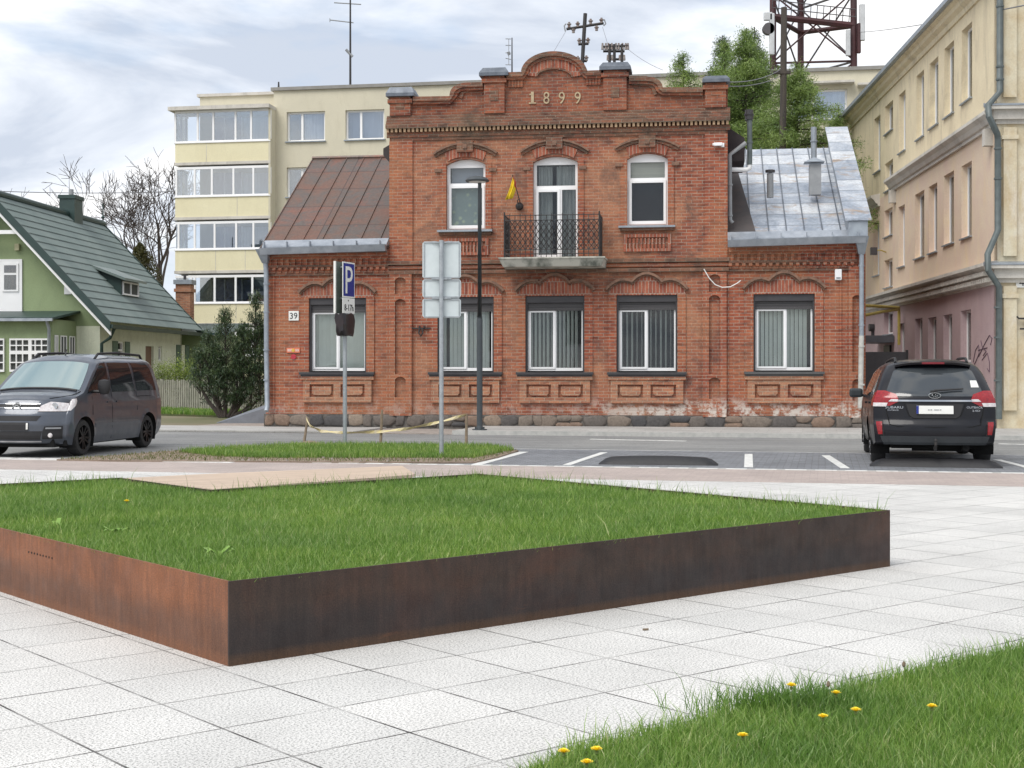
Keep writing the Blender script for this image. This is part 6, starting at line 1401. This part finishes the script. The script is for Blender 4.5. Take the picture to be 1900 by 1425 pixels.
m_cg = newmat('car_glass')[0]; b_ = m_cg.node_tree.nodes['Principled BSDF']; b_.inputs['Base Color'].default_value = (.012, .014, .016, 1); b_.inputs['Roughness'].default_value = .04; b_.inputs['Specular IOR Level'].default_value = .45
m_cgr = newmat('rear_glass')[0]; b_ = m_cgr.node_tree.nodes['Principled BSDF']; b_.inputs['Base Color'].default_value = (.045, .052, .058, 1); b_.inputs['Roughness'].default_value = .06; b_.inputs['Specular IOR Level'].default_value = .8
m_cw = newmat('windscreen_sky_tint')[0]; b_ = m_cw.node_tree.nodes['Principled BSDF']; b_.inputs['Base Color'].default_value = (.17, .25, .25, 1); b_.inputs['Roughness'].default_value = .05; b_.inputs['Specular IOR Level'].default_value = 1; b_.inputs['Coat Weight'].default_value = 1; b_.inputs['Coat IOR'].default_value = 1.9  # teal base colour carries the sky's reflection in the glass
m_chr = newmat('chrome')[0]; b_ = m_chr.node_tree.nodes['Principled BSDF']; b_.inputs['Metallic'].default_value = 1; b_.inputs['Roughness'].default_value = .12; b_.inputs['Base Color'].default_value = (.5, .51, .53, 1)
m_red = M('red_lens', (.32, .005, .01), (.2, .003, .008), 30, .15, coat=.4); m_clear = M('clear_lens', (.72, .70, .70), (.55, .5, .5), 26, .1, coat=1)
m_tyre = M('tyre_rubber', (.02, .02, .021), (.032, .031, .03), 12, .8); m_rimd = M('dark_alloy', (.02, .02, .022), None, 6, .35, metal=.6); m_rims = M('silver_alloy', (.5, .5, .52), None, 6, .3, metal=.8); m_plast = M('black_plastic_trim', (.018, .018, .02), None, 10, .6)
m_void = M('wheel_well', (.006, .006, .006), None, 4, .95)
def wheel(parent, x, y, z, r, wdt, rimmat, spokes=10):
    sd = 1 if y > 0 else -1; w = thing('wheel', None, None, (x, y, z)); w.parent = parent; h = wdt/2
    MB().lathe([(r*.66, h), (r*.72, h+.0), (r*.9, h-.004), (r*.975, h-.03), (r, h-.06), (r, 0), (r, -h+.06), (r*.97, -h+.03), (r*.9, -h), (r*.66, -h)], 40, 'y').build('tyre', m_tyre, w, smooth=35)
    mb = MB().lathe([(r*.69, h*.96), (r*.66, h*1.0), (r*.63, h*.85), (r*.62, -h*.9), (r*.69, -h*.9)], 36, 'y')
    for k in range(spokes):
        a = 2*math.pi*k/spokes; da = .09 if k % 2 else -.09
        c, s = math.cos(a), math.sin(a); c2, s2 = math.cos(a+da), math.sin(a+da); q = .017
        p0 = Vector((c*.05, h*.75, s*.05)); p1 = Vector((c2*r*.64, h*.9, s2*r*.64)); t_ = Vector((-s, 0, c))*q; n_ = Vector((0, .02, 0))
        mb.hexa([p0-t_-n_, p0+t_-n_, p1+t_*.8-n_, p1-t_*.8-n_], [p0-t_+n_, p0+t_+n_, p1+t_*.8+n_, p1-t_*.8+n_])
    mb.lathe([(.0, h*.95), (.055, h*.9), (.06, h*.6)], 16, 'y'); o = mb.build('rim', rimmat, w, smooth=35)
    MB().lathe([(.0, h*.2), (r*.6, h*.2)], 24, 'y').cyl((0, h*.2, 0), (0, h*.3, 0), r*.4, n=24).build('brake_disc', m_void, w)
    if sd < 0: w.rotation_euler = (0, 0, math.pi)
    return w
def seam(mbx, pts, r=.006): mbx.tube(pts, r, 5)
# --- black estate, seen from behind
C = Car(4.79, 1.82, [(-2.4, 1.57), (-1.6, 1.6), (-.6, 1.605), (.1, 1.57), (.5, 1.5), (1.25, 1.07), (1.5, 1.02), (2.1, .93), (2.4, .82)], [(-2.4, .36), (-2.0, .31), (2.0, .26), (2.4, .3)],
        [(-2.4, .955), (-2.0, .985), (-1.2, 1), (1.4, 1), (2.0, .97), (2.4, .88)], [(.2, .93), (.4, .975), (.62, 1), (.85, 1.0), (.98, .985), (1.08, .945), (1.2, .90), (1.4, .82), (1.52, .75), (1.6, .66)],
        [(.2, .16), (.3, .05), (.36, .0), (.5, -.03), (.64, -.02), (.68, .03), (.88, .04), (1.02, .05), (1.1, .1), (1.3, .27), (1.5, .47), (1.6, .52)], [(.2, .1), (.4, .0), (.7, .02), (.9, .2)], rl=1.1, fl=.5, crown=.06, rc=.16, fc=.4)
ec = thing('estate_car', 'black estate car parked rear towards the camera at right', 'car'); phi = R(12); rcx, rcy = at(1735, 20.55)
ec.location = (rcx+math.sin(phi)*2.4, rcy+math.cos(phi)*2.4, -.004); ec.rotation_euler = (0, 0, math.pi/2-phi)
C.body([(1.36, .34), (-1.38, .34)], .385, m_pb, ec)
MB().box(-2.05, 2.0, -.6, .6, .26, .36).box(-1.0, 1.6, -.3, .3, .23, .27).cyl((-2.3, -.45, .29), (-1.6, -.45, .29), .05, n=10).cyl((-1.38, .6, .3), (-1.38, -.6, .3), .07, n=10).cyl((-2.0, .3, .3), (-2.0, -.4, .3), .08, n=10).build('underbody', m_void, ec)
for x in (1.36, -1.38):
    for y in (.77, -.77): wheel(ec, x, y, .335, .335, .215, m_rims)
C.patch([(1.04, -.83, .83), (1.08, -.84, .84), (1.25, -.82, .82), (1.42, -.8, .8), (1.46, -.74, .74)], 'rear').build('rear_window', m_cgr, ec, smooth=40)
for sd in (-1, 1):
    o = C.patch([(.90, sd*1.0, sd*.74), (.97, sd*1.0, sd*.58), (1.07, sd*1.0, sd*.66), (1.12, sd*1.0, sd*.86)], 'rear', .012).build('tail_light', m_red, ec, smooth=40)
    C.patch([(.89, sd*1.0, sd*.79), (.945, sd*1.0, sd*.77)], 'rear', .02).build('reversing_lens', m_clear, o)
    C.patch([(.965, sd*.76, sd*.60), (1.0, sd*.72, sd*.61)], 'rear', .02).build('indicator_lens', m_clear, o)
    C.patch([(.90, -2.39, -2.16), (1.0, -2.39, -2.10), (1.1, -2.36, -2.2)], 'side', .012, side=sd).build('tail_light', m_red, ec, smooth=40)
    C.patch([(.47, sd*.93, sd*.84), (.68, sd*.97, sd*.84)], 'rear', .008).build('reflector_housing', m_plast, ec); C.patch([(.485, sd*.93, sd*.86), (.655, sd*.95, sd*.855)], 'rear', .02).build('rear_reflector', m_red, ec)
    # side windows
    C.patch([(1.03, -.1, 1.15), (1.2, -.1, .86), (1.40, -.1, .5), (1.47, -.08, .3)], 'side', .004, side=sd).build('side_window', m_cg, ec, smooth=40)
    C.patch([(1.03, -1.2, -.17), (1.2, -1.2, -.17), (1.47, -1.1, -.15)], 'side', .004, side=sd).build('side_window', m_cg, ec, smooth=40)
    C.patch([(1.06, -2.0, -1.28), (1.2, -2.05, -1.28), (1.44, -1.9, -1.2)], 'side', .004, side=sd).build('side_window', m_cg, ec, smooth=40)
    for x in (-1.24, -.14, 1.05): mb = MB(); seam(mb, [C.P(x, sd, z)+Vector((0, sd*.001, 0)) for z in (.3, .5, .8, 1.02)], .005); mb.build('door_seam', m_void, ec)
    mb = MB(); seam(mb, [C.P(x, sd*.86, c=1)+Vector((0, 0, .05 if -1.9 < x < .2 else 0)) for x in (-2.0, -1.8, -1.2, -.5, .1, .3)], .022); mb.build('roof_rail', m_plast, ec, smooth=60)
    mb = MB(); q = C.P(.72, sd, 1.0); mb.tube([q, q+Vector((0, sd*.07, .02))], .025, 6); mb.build('mirror_stalk', m_plast, ec)
    MB().box(-.1, .1, -.13, .13, -.09, .09).build('door_mirror', M('mirror_shell', (.03, .036, .04), None, 3, .3), ec, bevel=.045); o = bpy.data.objects[-1] if False else COL.objects[-1]
    o.location = q+Vector((-.02, sd*.14, .05)); o.scale = (.55, .85, .85)
    MB().box(-.5, -.3, sd*.915-.015, sd*.915+.015, .9, .93).box(-1.6, -1.4, sd*.905-.015, sd*.905+.015, .92, .95).build('door_handle', m_pb, ec)
# tailgate details
def RP(b, z, off=0): return C.P(-C.L/2, b, z)+C.N(-C.L/2, b, z, 'end')*off
C.patch([(.965, -.60, .60), (.99, -.61, .61)], 'rear', .03, thick=.03).build('chrome_bar', m_chr, ec)
mb = MB(); seam(mb, [RP(b, z, .002) for b, z in ((-.93, .90), (-.8, .88), (-.77, .75), (-.74, .63), (-.6, .6), (0, .59), (.6, .6), (.74, .63), (.77, .75), (.8, .88), (.93, .9))], .007); seam(mb, [RP(b, z, .003) for b, z in ((-.5, .93), (-.42, .76), (-.34, .72), (.34, .72), (.42, .76), (.5, .93))], .006); mb.build('tailgate_seam', m_void, ec)
C.patch([(.725, -.39, .39), (.935, -.47, .47)], 'rear', .002).build('plate_recess', m_plast, ec)
C.patch([(.785, -.30, .30), (.905, -.30, .30)], 'rear', .022).build('number_plate', m_sign_white, ec); C.patch([(.787, .262, .30), (.903, .262, .30)], 'rear', .025).build('plate_band', m_blue, ec)
bpy.data.objects
pb_ = [o for o in COL.objects if o.name.startswith('plate_band')][-1]
mb = MB()
for k, dx in enumerate((-.09, -.05, -.02, .0, .06, .1)): p = RP(dx*1.0, .845, .026); mb.box(p.x-.002, p.x, p.y-.012, p.y+.012, p.z-.006, p.z+.006)
mb.build('plate_marks', m_gray_frame, ec)
p = RP(.0, 1.045, .02); mb = MB(); mb.tube([(p.x, math.cos(a)*.085, p.z+math.sin(a)*.04) for a in np.linspace(0, 2*math.pi, 25)], .008, 6)
for (dy, dz, r) in ((.035, .008, .014), (-.01, .012, .009), (-.035, .0, .009), (-.005, -.014, .008), (-.03, -.016, .007), (.02, -.018, .007)): mb.cyl((p.x+.005, dy, p.z+dz), (p.x-.008, dy, p.z+dz), r, n=4)
mb.build('badge', m_chr, ec)
def rear_text(txt, h, y, z, w):
    # local rear faces -x; text runs towards -y when seen from behind
    vs, fs, ww = text_mb(txt, h, .006); k = w/ww; out_ = []
    for v in vs:
        yy = y-v[0]*k; p = C.P(-C.L/2, yy/(C.W/2*.955), z+v[2]); out_.append((p.x-.006-v[1], yy, z+v[2]))
    return MB().add(out_, fs).build('lettering', m_chr, ec, merge=False)
rear_text('SUBARU', .036, .70, .862, .25); rear_text('OUTBACK', .03, -.45, .868, .23); rear_text('2.0D', .026, -.53, .822, .11); rear_text('OUTBACK', .02, .67, .828, .16)
# spoiler, brake light, wiper, sticker
mb = MB(); rows_ = []
sp = []
for b in np.linspace(-.9, .9, 13):
    q = C.P(-C.L/2, b, c=1); sp.append(q)
n_ = len(sp); vs = []
for q in sp: e_ = 1-abs(q.y)/.62; vs += [q+Vector((.3, 0, .012)), q+Vector((-.13-.04*(1-abs(q.y)), 0, -.02)), q+Vector((-.12-.04*(1-abs(q.y)), 0, -.05)), q+Vector((.0, 0, -.06))]
mb.add(vs, [(i*4+k, i*4+(k+1) % 4, (i+1)*4+(k+1) % 4, (i+1)*4+k) for i in range(n_-1) for k in range(4)]+[(3, 2, 1, 0), tuple((n_-1)*4+k for k in range(4))]); mb.build('spoiler', m_pb, ec, smooth=40)
q = C.P(-C.L/2, 0, c=1); MB().box(q.x-.182, q.x-.165, -.16, .16, q.z-.05, q.z-.02).build('brake_light', M('dark_red_lens', (.2, .01, .02), None, 5, .3), ec)
mb = MB(); a, b = RP(.0, 1.1, .05), RP(-.5, 1.13, .04); mb.tube([RP(.04, 1.09, .02), a, b], [.03, .018, .012], 6); mb.box(a.x-.01, a.x+.02, -.04, .06, a.z-.04, a.z-.0); mb.build('wiper', m_plast, ec)
C.patch([(1.17, -.80, -.66), (1.27, -.80, -.68)], 'rear', .012).build('sticker', m_sign_white, ec)
C.patch([(.34, -.86, .86), (.46, -.9, .9)], 'rear', .015).build('bumper_skirt', M('grey_skirt', (.035, .04, .045), None, 6, .6), ec)
mb = MB(); mb.tube([(-2.3, 0, .3), (-2.46, 0, .26), (-2.5, 0, .34), (-2.5, 0, .39)], .022, 8).lathe([(.0, .43), (.025, .415), (.028, .4), (.012, .375)], 10, 'z', (-2.5, 0, 0)); mb.build('tow_hook', m_blackiron, ec)

# --- grey van, front towards the camera at left
k_ = .95
V_ = Car(4.38*k_, 1.81*k_, [(-2.08, 1.68), (-1.5, 1.72), (-.2, 1.735), (.35, 1.70), (.58, 1.62), (1.26, 1.13), (1.42, 1.085), (1.85, 1.03), (2.08, .955)], [(-2.08, .3), (-1.8, .22), (1.8, .2), (2.08, .24)],
         [(-2.08, .96), (-1.7, 1), (1.2, 1), (1.7, .97), (2.08, .86)], [(.15, .93), (.35, .985), (.55, 1), (.9, .995), (1.02, .97), (1.2, .935), (1.5, .86), (1.64, .80), (1.73, .70)],
         [(.2, .1), (.4, .0), (.9, .02), (1.1, .04), (1.5, .16), (1.7, .25)], [(.15, .1), (.35, .0), (.55, .0), (.72, .04), (.85, .12), (1.0, .2)], rl=.6, fl=.6, crown=.07, rc=.12, fc=.3)
vn = thing('van', 'dark grey passenger van with black wheels driving at left', 'car'); hd = R(9)
VX, VY = -7.83, 25.0; vn.location = (VX, VY, -.012); vn.rotation_euler = (0, 0, -math.pi/2-hd)
V_.body([(1.30, .31), (-1.28, .31)], .355, m_pg, vn)
MB().box(-1.9, 1.9, -.6, .6, .17, .3).box(-1.7, 1.75, -.75, .75, .19, .28).build('underbody', m_void, vn)
for x in (1.30, -1.28):
    for y in (.735, -.735): wheel(vn, x, y, .31, .31, .2, m_rimd)
V_.patch([(.62, -.85, .85), (.8, -.87, .87), (1.05, -.89, .89), (1.23, -.89, .89)], 'top', .008, 20).build('windscreen', m_cw, vn, smooth=40)
for sd in (-1, 1):
    V_.patch([(1.06, .30, 1.16), (1.15, .30, 1.06), (1.3, .28, .88), (1.45, .27, .68), (1.6, .25, .44)], 'side', .005, side=sd).build('side_window', m_cg, vn, smooth=40)
    V_.patch([(1.06, -.75, .2), (1.3, -.73, .19), (1.6, -.70, .16)], 'side', .005, side=sd).build('side_window', m_cg, vn, smooth=40)
    V_.patch([(1.07, -1.72, -.84), (1.3, -1.68, -.83), (1.5, -1.6, -.82), (1.6, -1.45, -.8)], 'side', .005, side=sd).build('side_window', m_cg, vn, smooth=40)
    for pp_ in ([V_.P(.24, sd, z) for z in (.25, .5, .8, 1.0, 1.3, 1.63)], [V_.P(1.0, sd, z) for z in (.68, .8, 1.0)], [V_.P(x, sd, .97) for x in (-.8, -1.3, -1.9)], [V_.P(-.8, sd, z) for z in (.72, 1.0, 1.3, 1.62)]): mb = MB(); seam(mb, pp_, .006); mb.build('door_seam', m_void, vn)
    V_.patch([(.47, -.9, .9), (.53, -.9, .9)], 'side', .008, side=sd).build('side_moulding', m_pg, vn)
    mb = MB(); seam(mb, [V_.P(x, sd*.9, c=1)+Vector((0, 0, h)) for x, h in ((-1.75, -.01), (-1.6, .06), (-.6, .075), (.2, .07), (.36, -.01))], .024); mb.build('roof_rail', m_plast, vn, smooth=60)
    q = V_.P(.92, sd, 1.08); MB().tube([q, q+Vector((0, sd*.12, .0))], .03, 6).build('mirror_stalk', m_plast, vn)
    MB().lathe([(.001, -.13), (.07, -.12), (.105, -.04), (.11, .04), (.09, .11), (.001, .13)], 18, 'z').build('door_mirror', m_plast, vn, smooth=50); o = COL.objects[-1]; o.location = q+Vector((.0, sd*.2, .08)); o.scale = (.6, 1.05, 1)
    for x in (.36, .0): p = V_.P(x, sd, .9); MB().box(x-.09, x+.09, p.y-.02, p.y+.02, .875, .905).build('door_handle', m_pg, vn)
    # headlight wraps from the front round the corner
    o = V_.patch([(.76, sd*.5, sd*1.0), (.85, sd*.53, sd*1.0), (.93, sd*.70, sd*1.0)], 'front', .012).build('headlight', m_clear, vn, smooth=40)
    V_.patch([(.77, 1.84, 2.079), (.86, 1.66, 2.079), (.94, 1.58, 2.07), (1.0, 1.6, 1.9)], 'side', .012, side=sd).build('headlight', m_clear, vn, smooth=40)
    p = V_.P(V_.L/2, sd*.78, .84)+V_.N(V_.L/2, sd*.78, .84, 'end')*.02; MB().lathe([(.0, .0), (.05, .004), (.06, -.01)], 16, 'z').build('lamp_reflector', m_chr, o); c_ = COL.objects[-1]; c_.location = p; c_.rotation_euler = (0, R(90), 0)
    V_.patch([(.31, sd*.62, sd*.97), (.42, sd*.62, sd*.97), (.52, sd*.66, sd*.97)], 'front', .006).build('fog_lamp_housing', m_plast, vn)
    V_.patch([(.475, sd*.68, sd*.94), (.50, sd*.68, sd*.94)], 'front', .018).build('daytime_lamp', m_gray_frame, vn)
    p = V_.P(V_.L/2, sd*.76, .37)+V_.N(V_.L/2, sd*.76, .37, 'end')*.02; MB().lathe([(.0, .012), (.03, .01), (.042, -.01)], 16, 'z').build('fog_lamp', m_clear, vn); c_ = COL.objects[-1]; c_.location = p; c_.rotation_euler = (0, R(90), 0)
def FP(b, z, off=0): return V_.P(V_.L/2, b, z)+V_.N(V_.L/2, b, z, 'end')*off
V_.patch([(.82, -.5, .5), (.88, -.52, .52)], 'front', .004).build('upper_grille', m_plast, vn)
for z in (.805, .875): V_.patch([(z, -.51, .51), (z+.014, -.51, .51)], 'front', .016).build('chrome_strip', m_chr, vn)
V_.patch([(.61, -.5, .5), (.69, -.58, .58)], 'front', .006).build('middle_grille', m_plast, vn); V_.patch([(.30, -.58, .58), (.44, -.62, .62)], 'front', .006).build('lower_grille', m_plast, vn); V_.patch([(.265, -.6, .6), (.285, -.6, .6)], 'front', .018).build('bumper_strip', m_rims, vn)
mb = MB()
for dz in (0, .042):
    for s_ in (-1, 1):
        a, b = FP(0, .85+dz, .03), FP(s_*.1, .805+dz, .03); u_ = Vector((0, 0, .012)); w_ = Vector((-.012, 0, 0)); mb.hexa([a-u_+w_, a+u_+w_, b+u_+w_, b-u_+w_], [a-u_-w_*0, a+u_, b+u_, b-u_])
mb.build('badge', m_chr, vn)
V_.patch([(.45, -.33, .33), (.58, -.33, .33)], 'front', .02).build('number_plate', m_plast, vn); V_.patch([(.47, .29, .33), (.57, .29, .33)], 'front', .024).build('plate_edge', m_sign_white, vn)
MB().cyl(V_.P(.3, 0, c=1), V_.P(.3, 0, c=1)+Vector((-.05, 0, .1)), .012, n=6).build('aerial', m_plast, vn)
mb = MB(); seam(mb, [V_.P(1.27, b, c=1)+Vector((0, 0, .012)) for b in np.linspace(-.85, .85, 12)], .02); mb.build('wiper_cowl', m_plast, vn)
mb = MB(); seam(mb, [V_.P(x, b, c=1)+Vector((0, 0, .002)) for x, b in ((1.25, .93), (1.5, .9), (1.8, .82), (1.98, .62))], .006); seam(mb, [V_.P(x, -b, c=1)+Vector((0, 0, .002)) for x, b in ((1.25, .93), (1.5, .9), (1.8, .82), (1.98, .62))], .006); mb.build('bonnet_seam', m_void, vn)

# ------------------------------------------------------------ trees
def leafmat(name, stops, trans=.3): return grassmat(name, stops, trans)
m_larch = leafmat('larch_needles', [(0, (.06, .10, .03)), (.5, (.15, .235, .06)), (1, (.32, .44, .14))]); m_pine = leafmat('pine_needles', [(0, (.012, .028, .014)), (.45, (.03, .065, .03)), (.8, (.09, .14, .06)), (1, (.2, .26, .12))], .15); m_bush = leafmat('young_leaves', [(0, (.12, .2, .04)), (1, (.36, .45, .1))])
m_bark = M('bark', (.09, .075, .065), (.05, .042, .038), 12, .95); m_barkl = M('grey_bark', (.085, .068, .06), (.05, .04, .038), 10, .95)
def leafcloud(name, C_, size, mat, parent, aspect=.35, rnd=None, up=.3):
    n = len(C_); d = RNG.normal(size=(n, 3)); d[:, 2] += up; d /= np.linalg.norm(d, axis=1)[:, None]; e = np.cross(d, RNG.normal(size=(n, 3))); e /= np.linalg.norm(e, axis=1)[:, None]
    s = size*RNG.uniform(.6, 1.4, n)[:, None]; V = np.stack([C_-d*s*.5, C_+e*s*aspect*.5, C_+d*s*.5, C_-e*s*aspect*.5], 1)
    r = np.clip(RNG.beta(2, 2, n) if rnd is None else rnd, 0, 1)
    return np_mesh(name, V.reshape(-1, 3), np.arange(n*4), np.full(n, 4), mat, np.repeat(r, 4), parent)
def conifer(label, u, vtop, vbot, Y, spread, nb, mat, leaf, per, seed, droop=.12, z0=0, cat='tree', trunkr=.16, name='larch_tree', tufts=.2, shp=.95):
    rs = np.random.default_rng(seed); X, Y_ = at(u, Y); t = thing(name, label, cat, (X, Y_, z0)); H = Zat(vtop, Y)-z0
    MB().cyl((0, 0, 0), (0, 0, H), trunkr, .02, 10).build('trunk', m_bark, t); br_ = MB(); pts = []; rr = []
    zlo = max(.6, Zat(vbot, Y)-z0-1.5)
    for k in range(nb):
        f = rs.random()**.8; z = zlo+(H-zlo)*f*.985; Lb = spread*(1-f)**shp*rs.uniform(.55, 1.15)+.15; a = rs.uniform(0, 6.283); d = np.array([math.cos(a), math.sin(a), 0]); P_ = []
        ris = rs.uniform(-.05, .3)
        for j in range(7):
            s_ = j/6; P_.append((d[0]*Lb*s_, d[1]*Lb*s_, z+Lb*(ris*s_-droop*s_*s_*2+.12*s_**3)))
        br_.tube(P_, [max(.006, .035*(1-j/7)*(Lb/spread+.3)) for j in range(7)], 4)
        bt = rs.random()*.4
        for j in range(int(per*Lb)):
            s_ = rs.random()**.7; i = min(5, int(s_*6)); q = np.array(P_[i])+(np.array(P_[i+1])-np.array(P_[i]))*(s_*6-i); m_ = 5
            lat = np.array([-d[1], d[0], 0])*rs.normal()*Lb*.13*s_ + np.array([0, 0, -abs(rs.normal())*.07*Lb*.5])
            pts.append(q+lat+rs.normal(size=(m_, 3))*tufts*.5); rr.append(np.full(m_, .3+bt+rs.random()*.4))
    br_.build('branches', m_bark, t, fix=False); leafcloud('crown', np.vstack(pts), leaf, mat, t, rnd=np.concatenate(rr), aspect=.2)
conifer('bright green larch tree with a pointed top behind the grey sheet roof', 1385, 52, 300, 50, 3.7, 170, m_larch, .11, 62, 1)
conifer('larch tree with a sparse crown left of the lattice tower', 1345, 78, 300, 53, 3.0, 120, m_larch, .11, 60, 2)
conifer('small pointed larch top showing above the right parapet', 1268, 100, 200, 52, 2.0, 80, m_larch, .1, 55, 3)
conifer('leafy larch between the wooden pole and apartment window', 1478, 115, 330, 47, 3.3, 140, m_larch, .11, 58, 4, z0=0)
conifer('low bright larch at the edge of the plaster building', 1556, 195, 330, 52, 1.2, 60, m_larch, .1, 80, 5)
conifer('dark narrow spruce spire left of the bright larch top', 1340, 66, 300, 56, 1.7, 110, m_pine, .12, 80, 6, name='spruce_tree')
conifer('dark narrow spruce spire right behind the bright larch top', 1400, 50, 300, 57, 1.8, 110, m_pine, .12, 80, 7, name='spruce_tree')
# mountain pine shrub
def pine(label, lobes, Y0, seed):
    rs = np.random.default_rng(seed); X, Y = at(lobes[0][0], Y0); t = thing('pine_shrub', label, 'shrub', (X, Y, 0)); br_ = MB(); pts = []; rr = []
    for (u, vt, vb, w) in lobes:
        x0 = (u-CU)/FPX*Y0-X; zt_, zb_ = Zat(vt, Y0), Zat(vb, Y0); R_ = w*Y0/FPX/2
        br_.tube([(x0*.2, 0, 0), (x0*.7, 0, zb_*.7), (x0, 0, zb_+.2), (x0, 0, zt_-.2)], [.07, .055, .045, .012], 6)
        n = int(44*(zt_-zb_)*R_*2)
        for k in range(n):
            f = rs.random(); z = zb_+(zt_-zb_)*f; prof = math.sin(math.pi*min(1, (f*.82+.14)))**.6*(1.2-.65*f); a = rs.uniform(0, 6.283); r = R_*prof*rs.uniform(.45, 1.12); c = np.array([x0+math.cos(a)*r, math.sin(a)*r*.9, z+.12*rs.random()])
            br_.tube([(x0, 0, max(zb_*.6, z-r*.9)), (float(c[0]), float(c[1]), float(c[2]))], [.014, .005], 4)
            m_ = 42; dd = rs.normal(size=(m_, 3)); dd[:, 2] += .6; pts.append(c+dd*.075); rr.append(np.clip(rs.normal(.35+.3*rs.random(), .12, m_)+dd[:, 2]*.08, 0, 1))
    br_.build('branches', m_bark, t, fix=False); leafcloud('crown', np.vstack(pts), .12, m_pine, t, aspect=.14, rnd=np.concatenate(rr), up=1.2)
pine('dark green mountain pine shrub with several lobes left of the brick house', [(418, 582, 715, 60), (388, 622, 720, 50), (452, 612, 715, 44), (405, 655, 752, 66), (440, 655, 755, 56), (474, 552, 715, 46), (482, 600, 750, 40), (372, 655, 730, 36), (466, 670, 758, 46)], 43.5, 11)
# bare trees
def bare(label, u, Y, H, seed, name='bare_tree', twig=None, lean=0, depth=6, r0=.2, spread=.55):
    rs = random.Random(seed); X, Y_ = at(u, Y); t = thing(name, label, 'tree', (X, Y_, 0)); tr = MB(); cr = MB(); tips = []
    def grow(p, d, L_, r, lv):
        n = 4; pts = [p]; q = p
        for i in range(n):
            d = (d+Vector((rs.gauss(0, .1), rs.gauss(0, .1), rs.gauss(.03, .06)))).normalized(); q = q+d*L_/n; pts.append(q)
        (tr if lv < 1 else cr).tube(pts, [r*(1-.35*i/n) for i in range(n+1)], 7 if lv < 2 else 4 if lv < 4 else 3)
        if lv >= depth: tips.append(q); return
        for k in range(rs.choice([2, 3, 3]) if lv else 4):
            j = n if k == 0 else rs.choice([2, 3, 4, 4]); a = rs.uniform(0, 6.283); sd = d.orthogonal().normalized(); sd.rotate(Matrix.Rotation(a, 3, d)); nd_ = (d+sd*rs.uniform(.35, 1.0)*spread*(1.6 if k else .6)).normalized(); nd_.z += .1
            grow(pts[j], nd_.normalized(), L_*rs.uniform(.62, .86), max(.017, r*(.68 if k == 0 else .52)), lv+1)
    grow(Vector((0, 0, 0)), Vector((lean, 0, 1)).normalized(), H*.3, r0, 0)
    tr.build('trunk', m_barkl, t, fix=False); cr.build('crown', m_barkl, t, fix=False); return t, tips
bare('bare leafless tree between the green house and the apartment block', 318, 82, 13.8, 21, lean=-.22, r0=.24, depth=7, spread=.85)
# evergreen bush behind the roof
rs = np.random.default_rng(9); X, Y = at(272, 64); tb = thing('evergreen_bush', 'olive brown conifer bush behind the green tile roof', 'shrub', (X, Y, 0)); MB().cyl((0, 0, 0), (0, 0, 5), .12, .03, 8).build('trunk', m_bark, tb)
n = 9000; zt_ = Zat(452, 64); f = rs.random(n); a = rs.uniform(0, 6.283, n); r = 1.5*(1-f)**.6*rs.random(n)**.4*(1+.2*np.sin(a*3+f*9)); leafcloud('crown', np.stack([np.cos(a)*r+f*-.3, np.sin(a)*r, 2.5+(zt_-2.5)*f], 1), .15, leafmat('olive_needles', [(0, (.05, .055, .02)), (1, (.16, .15, .06))]), tb)
def bush(label, u, v, Y, w, h, n, seed, name='garden_bush'):
    rs = np.random.default_rng(seed); X, Y_ = at(u, Y); t = thing(name, label, 'bush', (X, Y_, 0)); zc = Zat(v, Y); mb = MB(); P_ = []
    for k in range(26):
        a = rs.uniform(0, 6.28); r = w*rs.random(); tip = Vector((math.cos(a)*r, math.sin(a)*r*.5, zc*rs.uniform(.75, 1.05))); mb.tube([(0, 0, 0), (tip.x*.6, tip.y*.6, tip.z*.6), tip], [.012, .008, .004], 4)
        P_.append(np.array(tip)+rs.normal(size=(n//26, 3))*np.array([.16, .12, h*.35]))
    mb.build('stems', m_bark, t, fix=False); leafcloud('leaves', np.vstack(P_), .055, m_bush, t, aspect=.5)
bush('fresh yellow green bush behind the picket fence beside the pine', 340, 688, 52, .9, .7, 3600, 31); bush('sparse budding bush behind the picket fence next to the van', 298, 690, 52, .5, .6, 1200, 32)
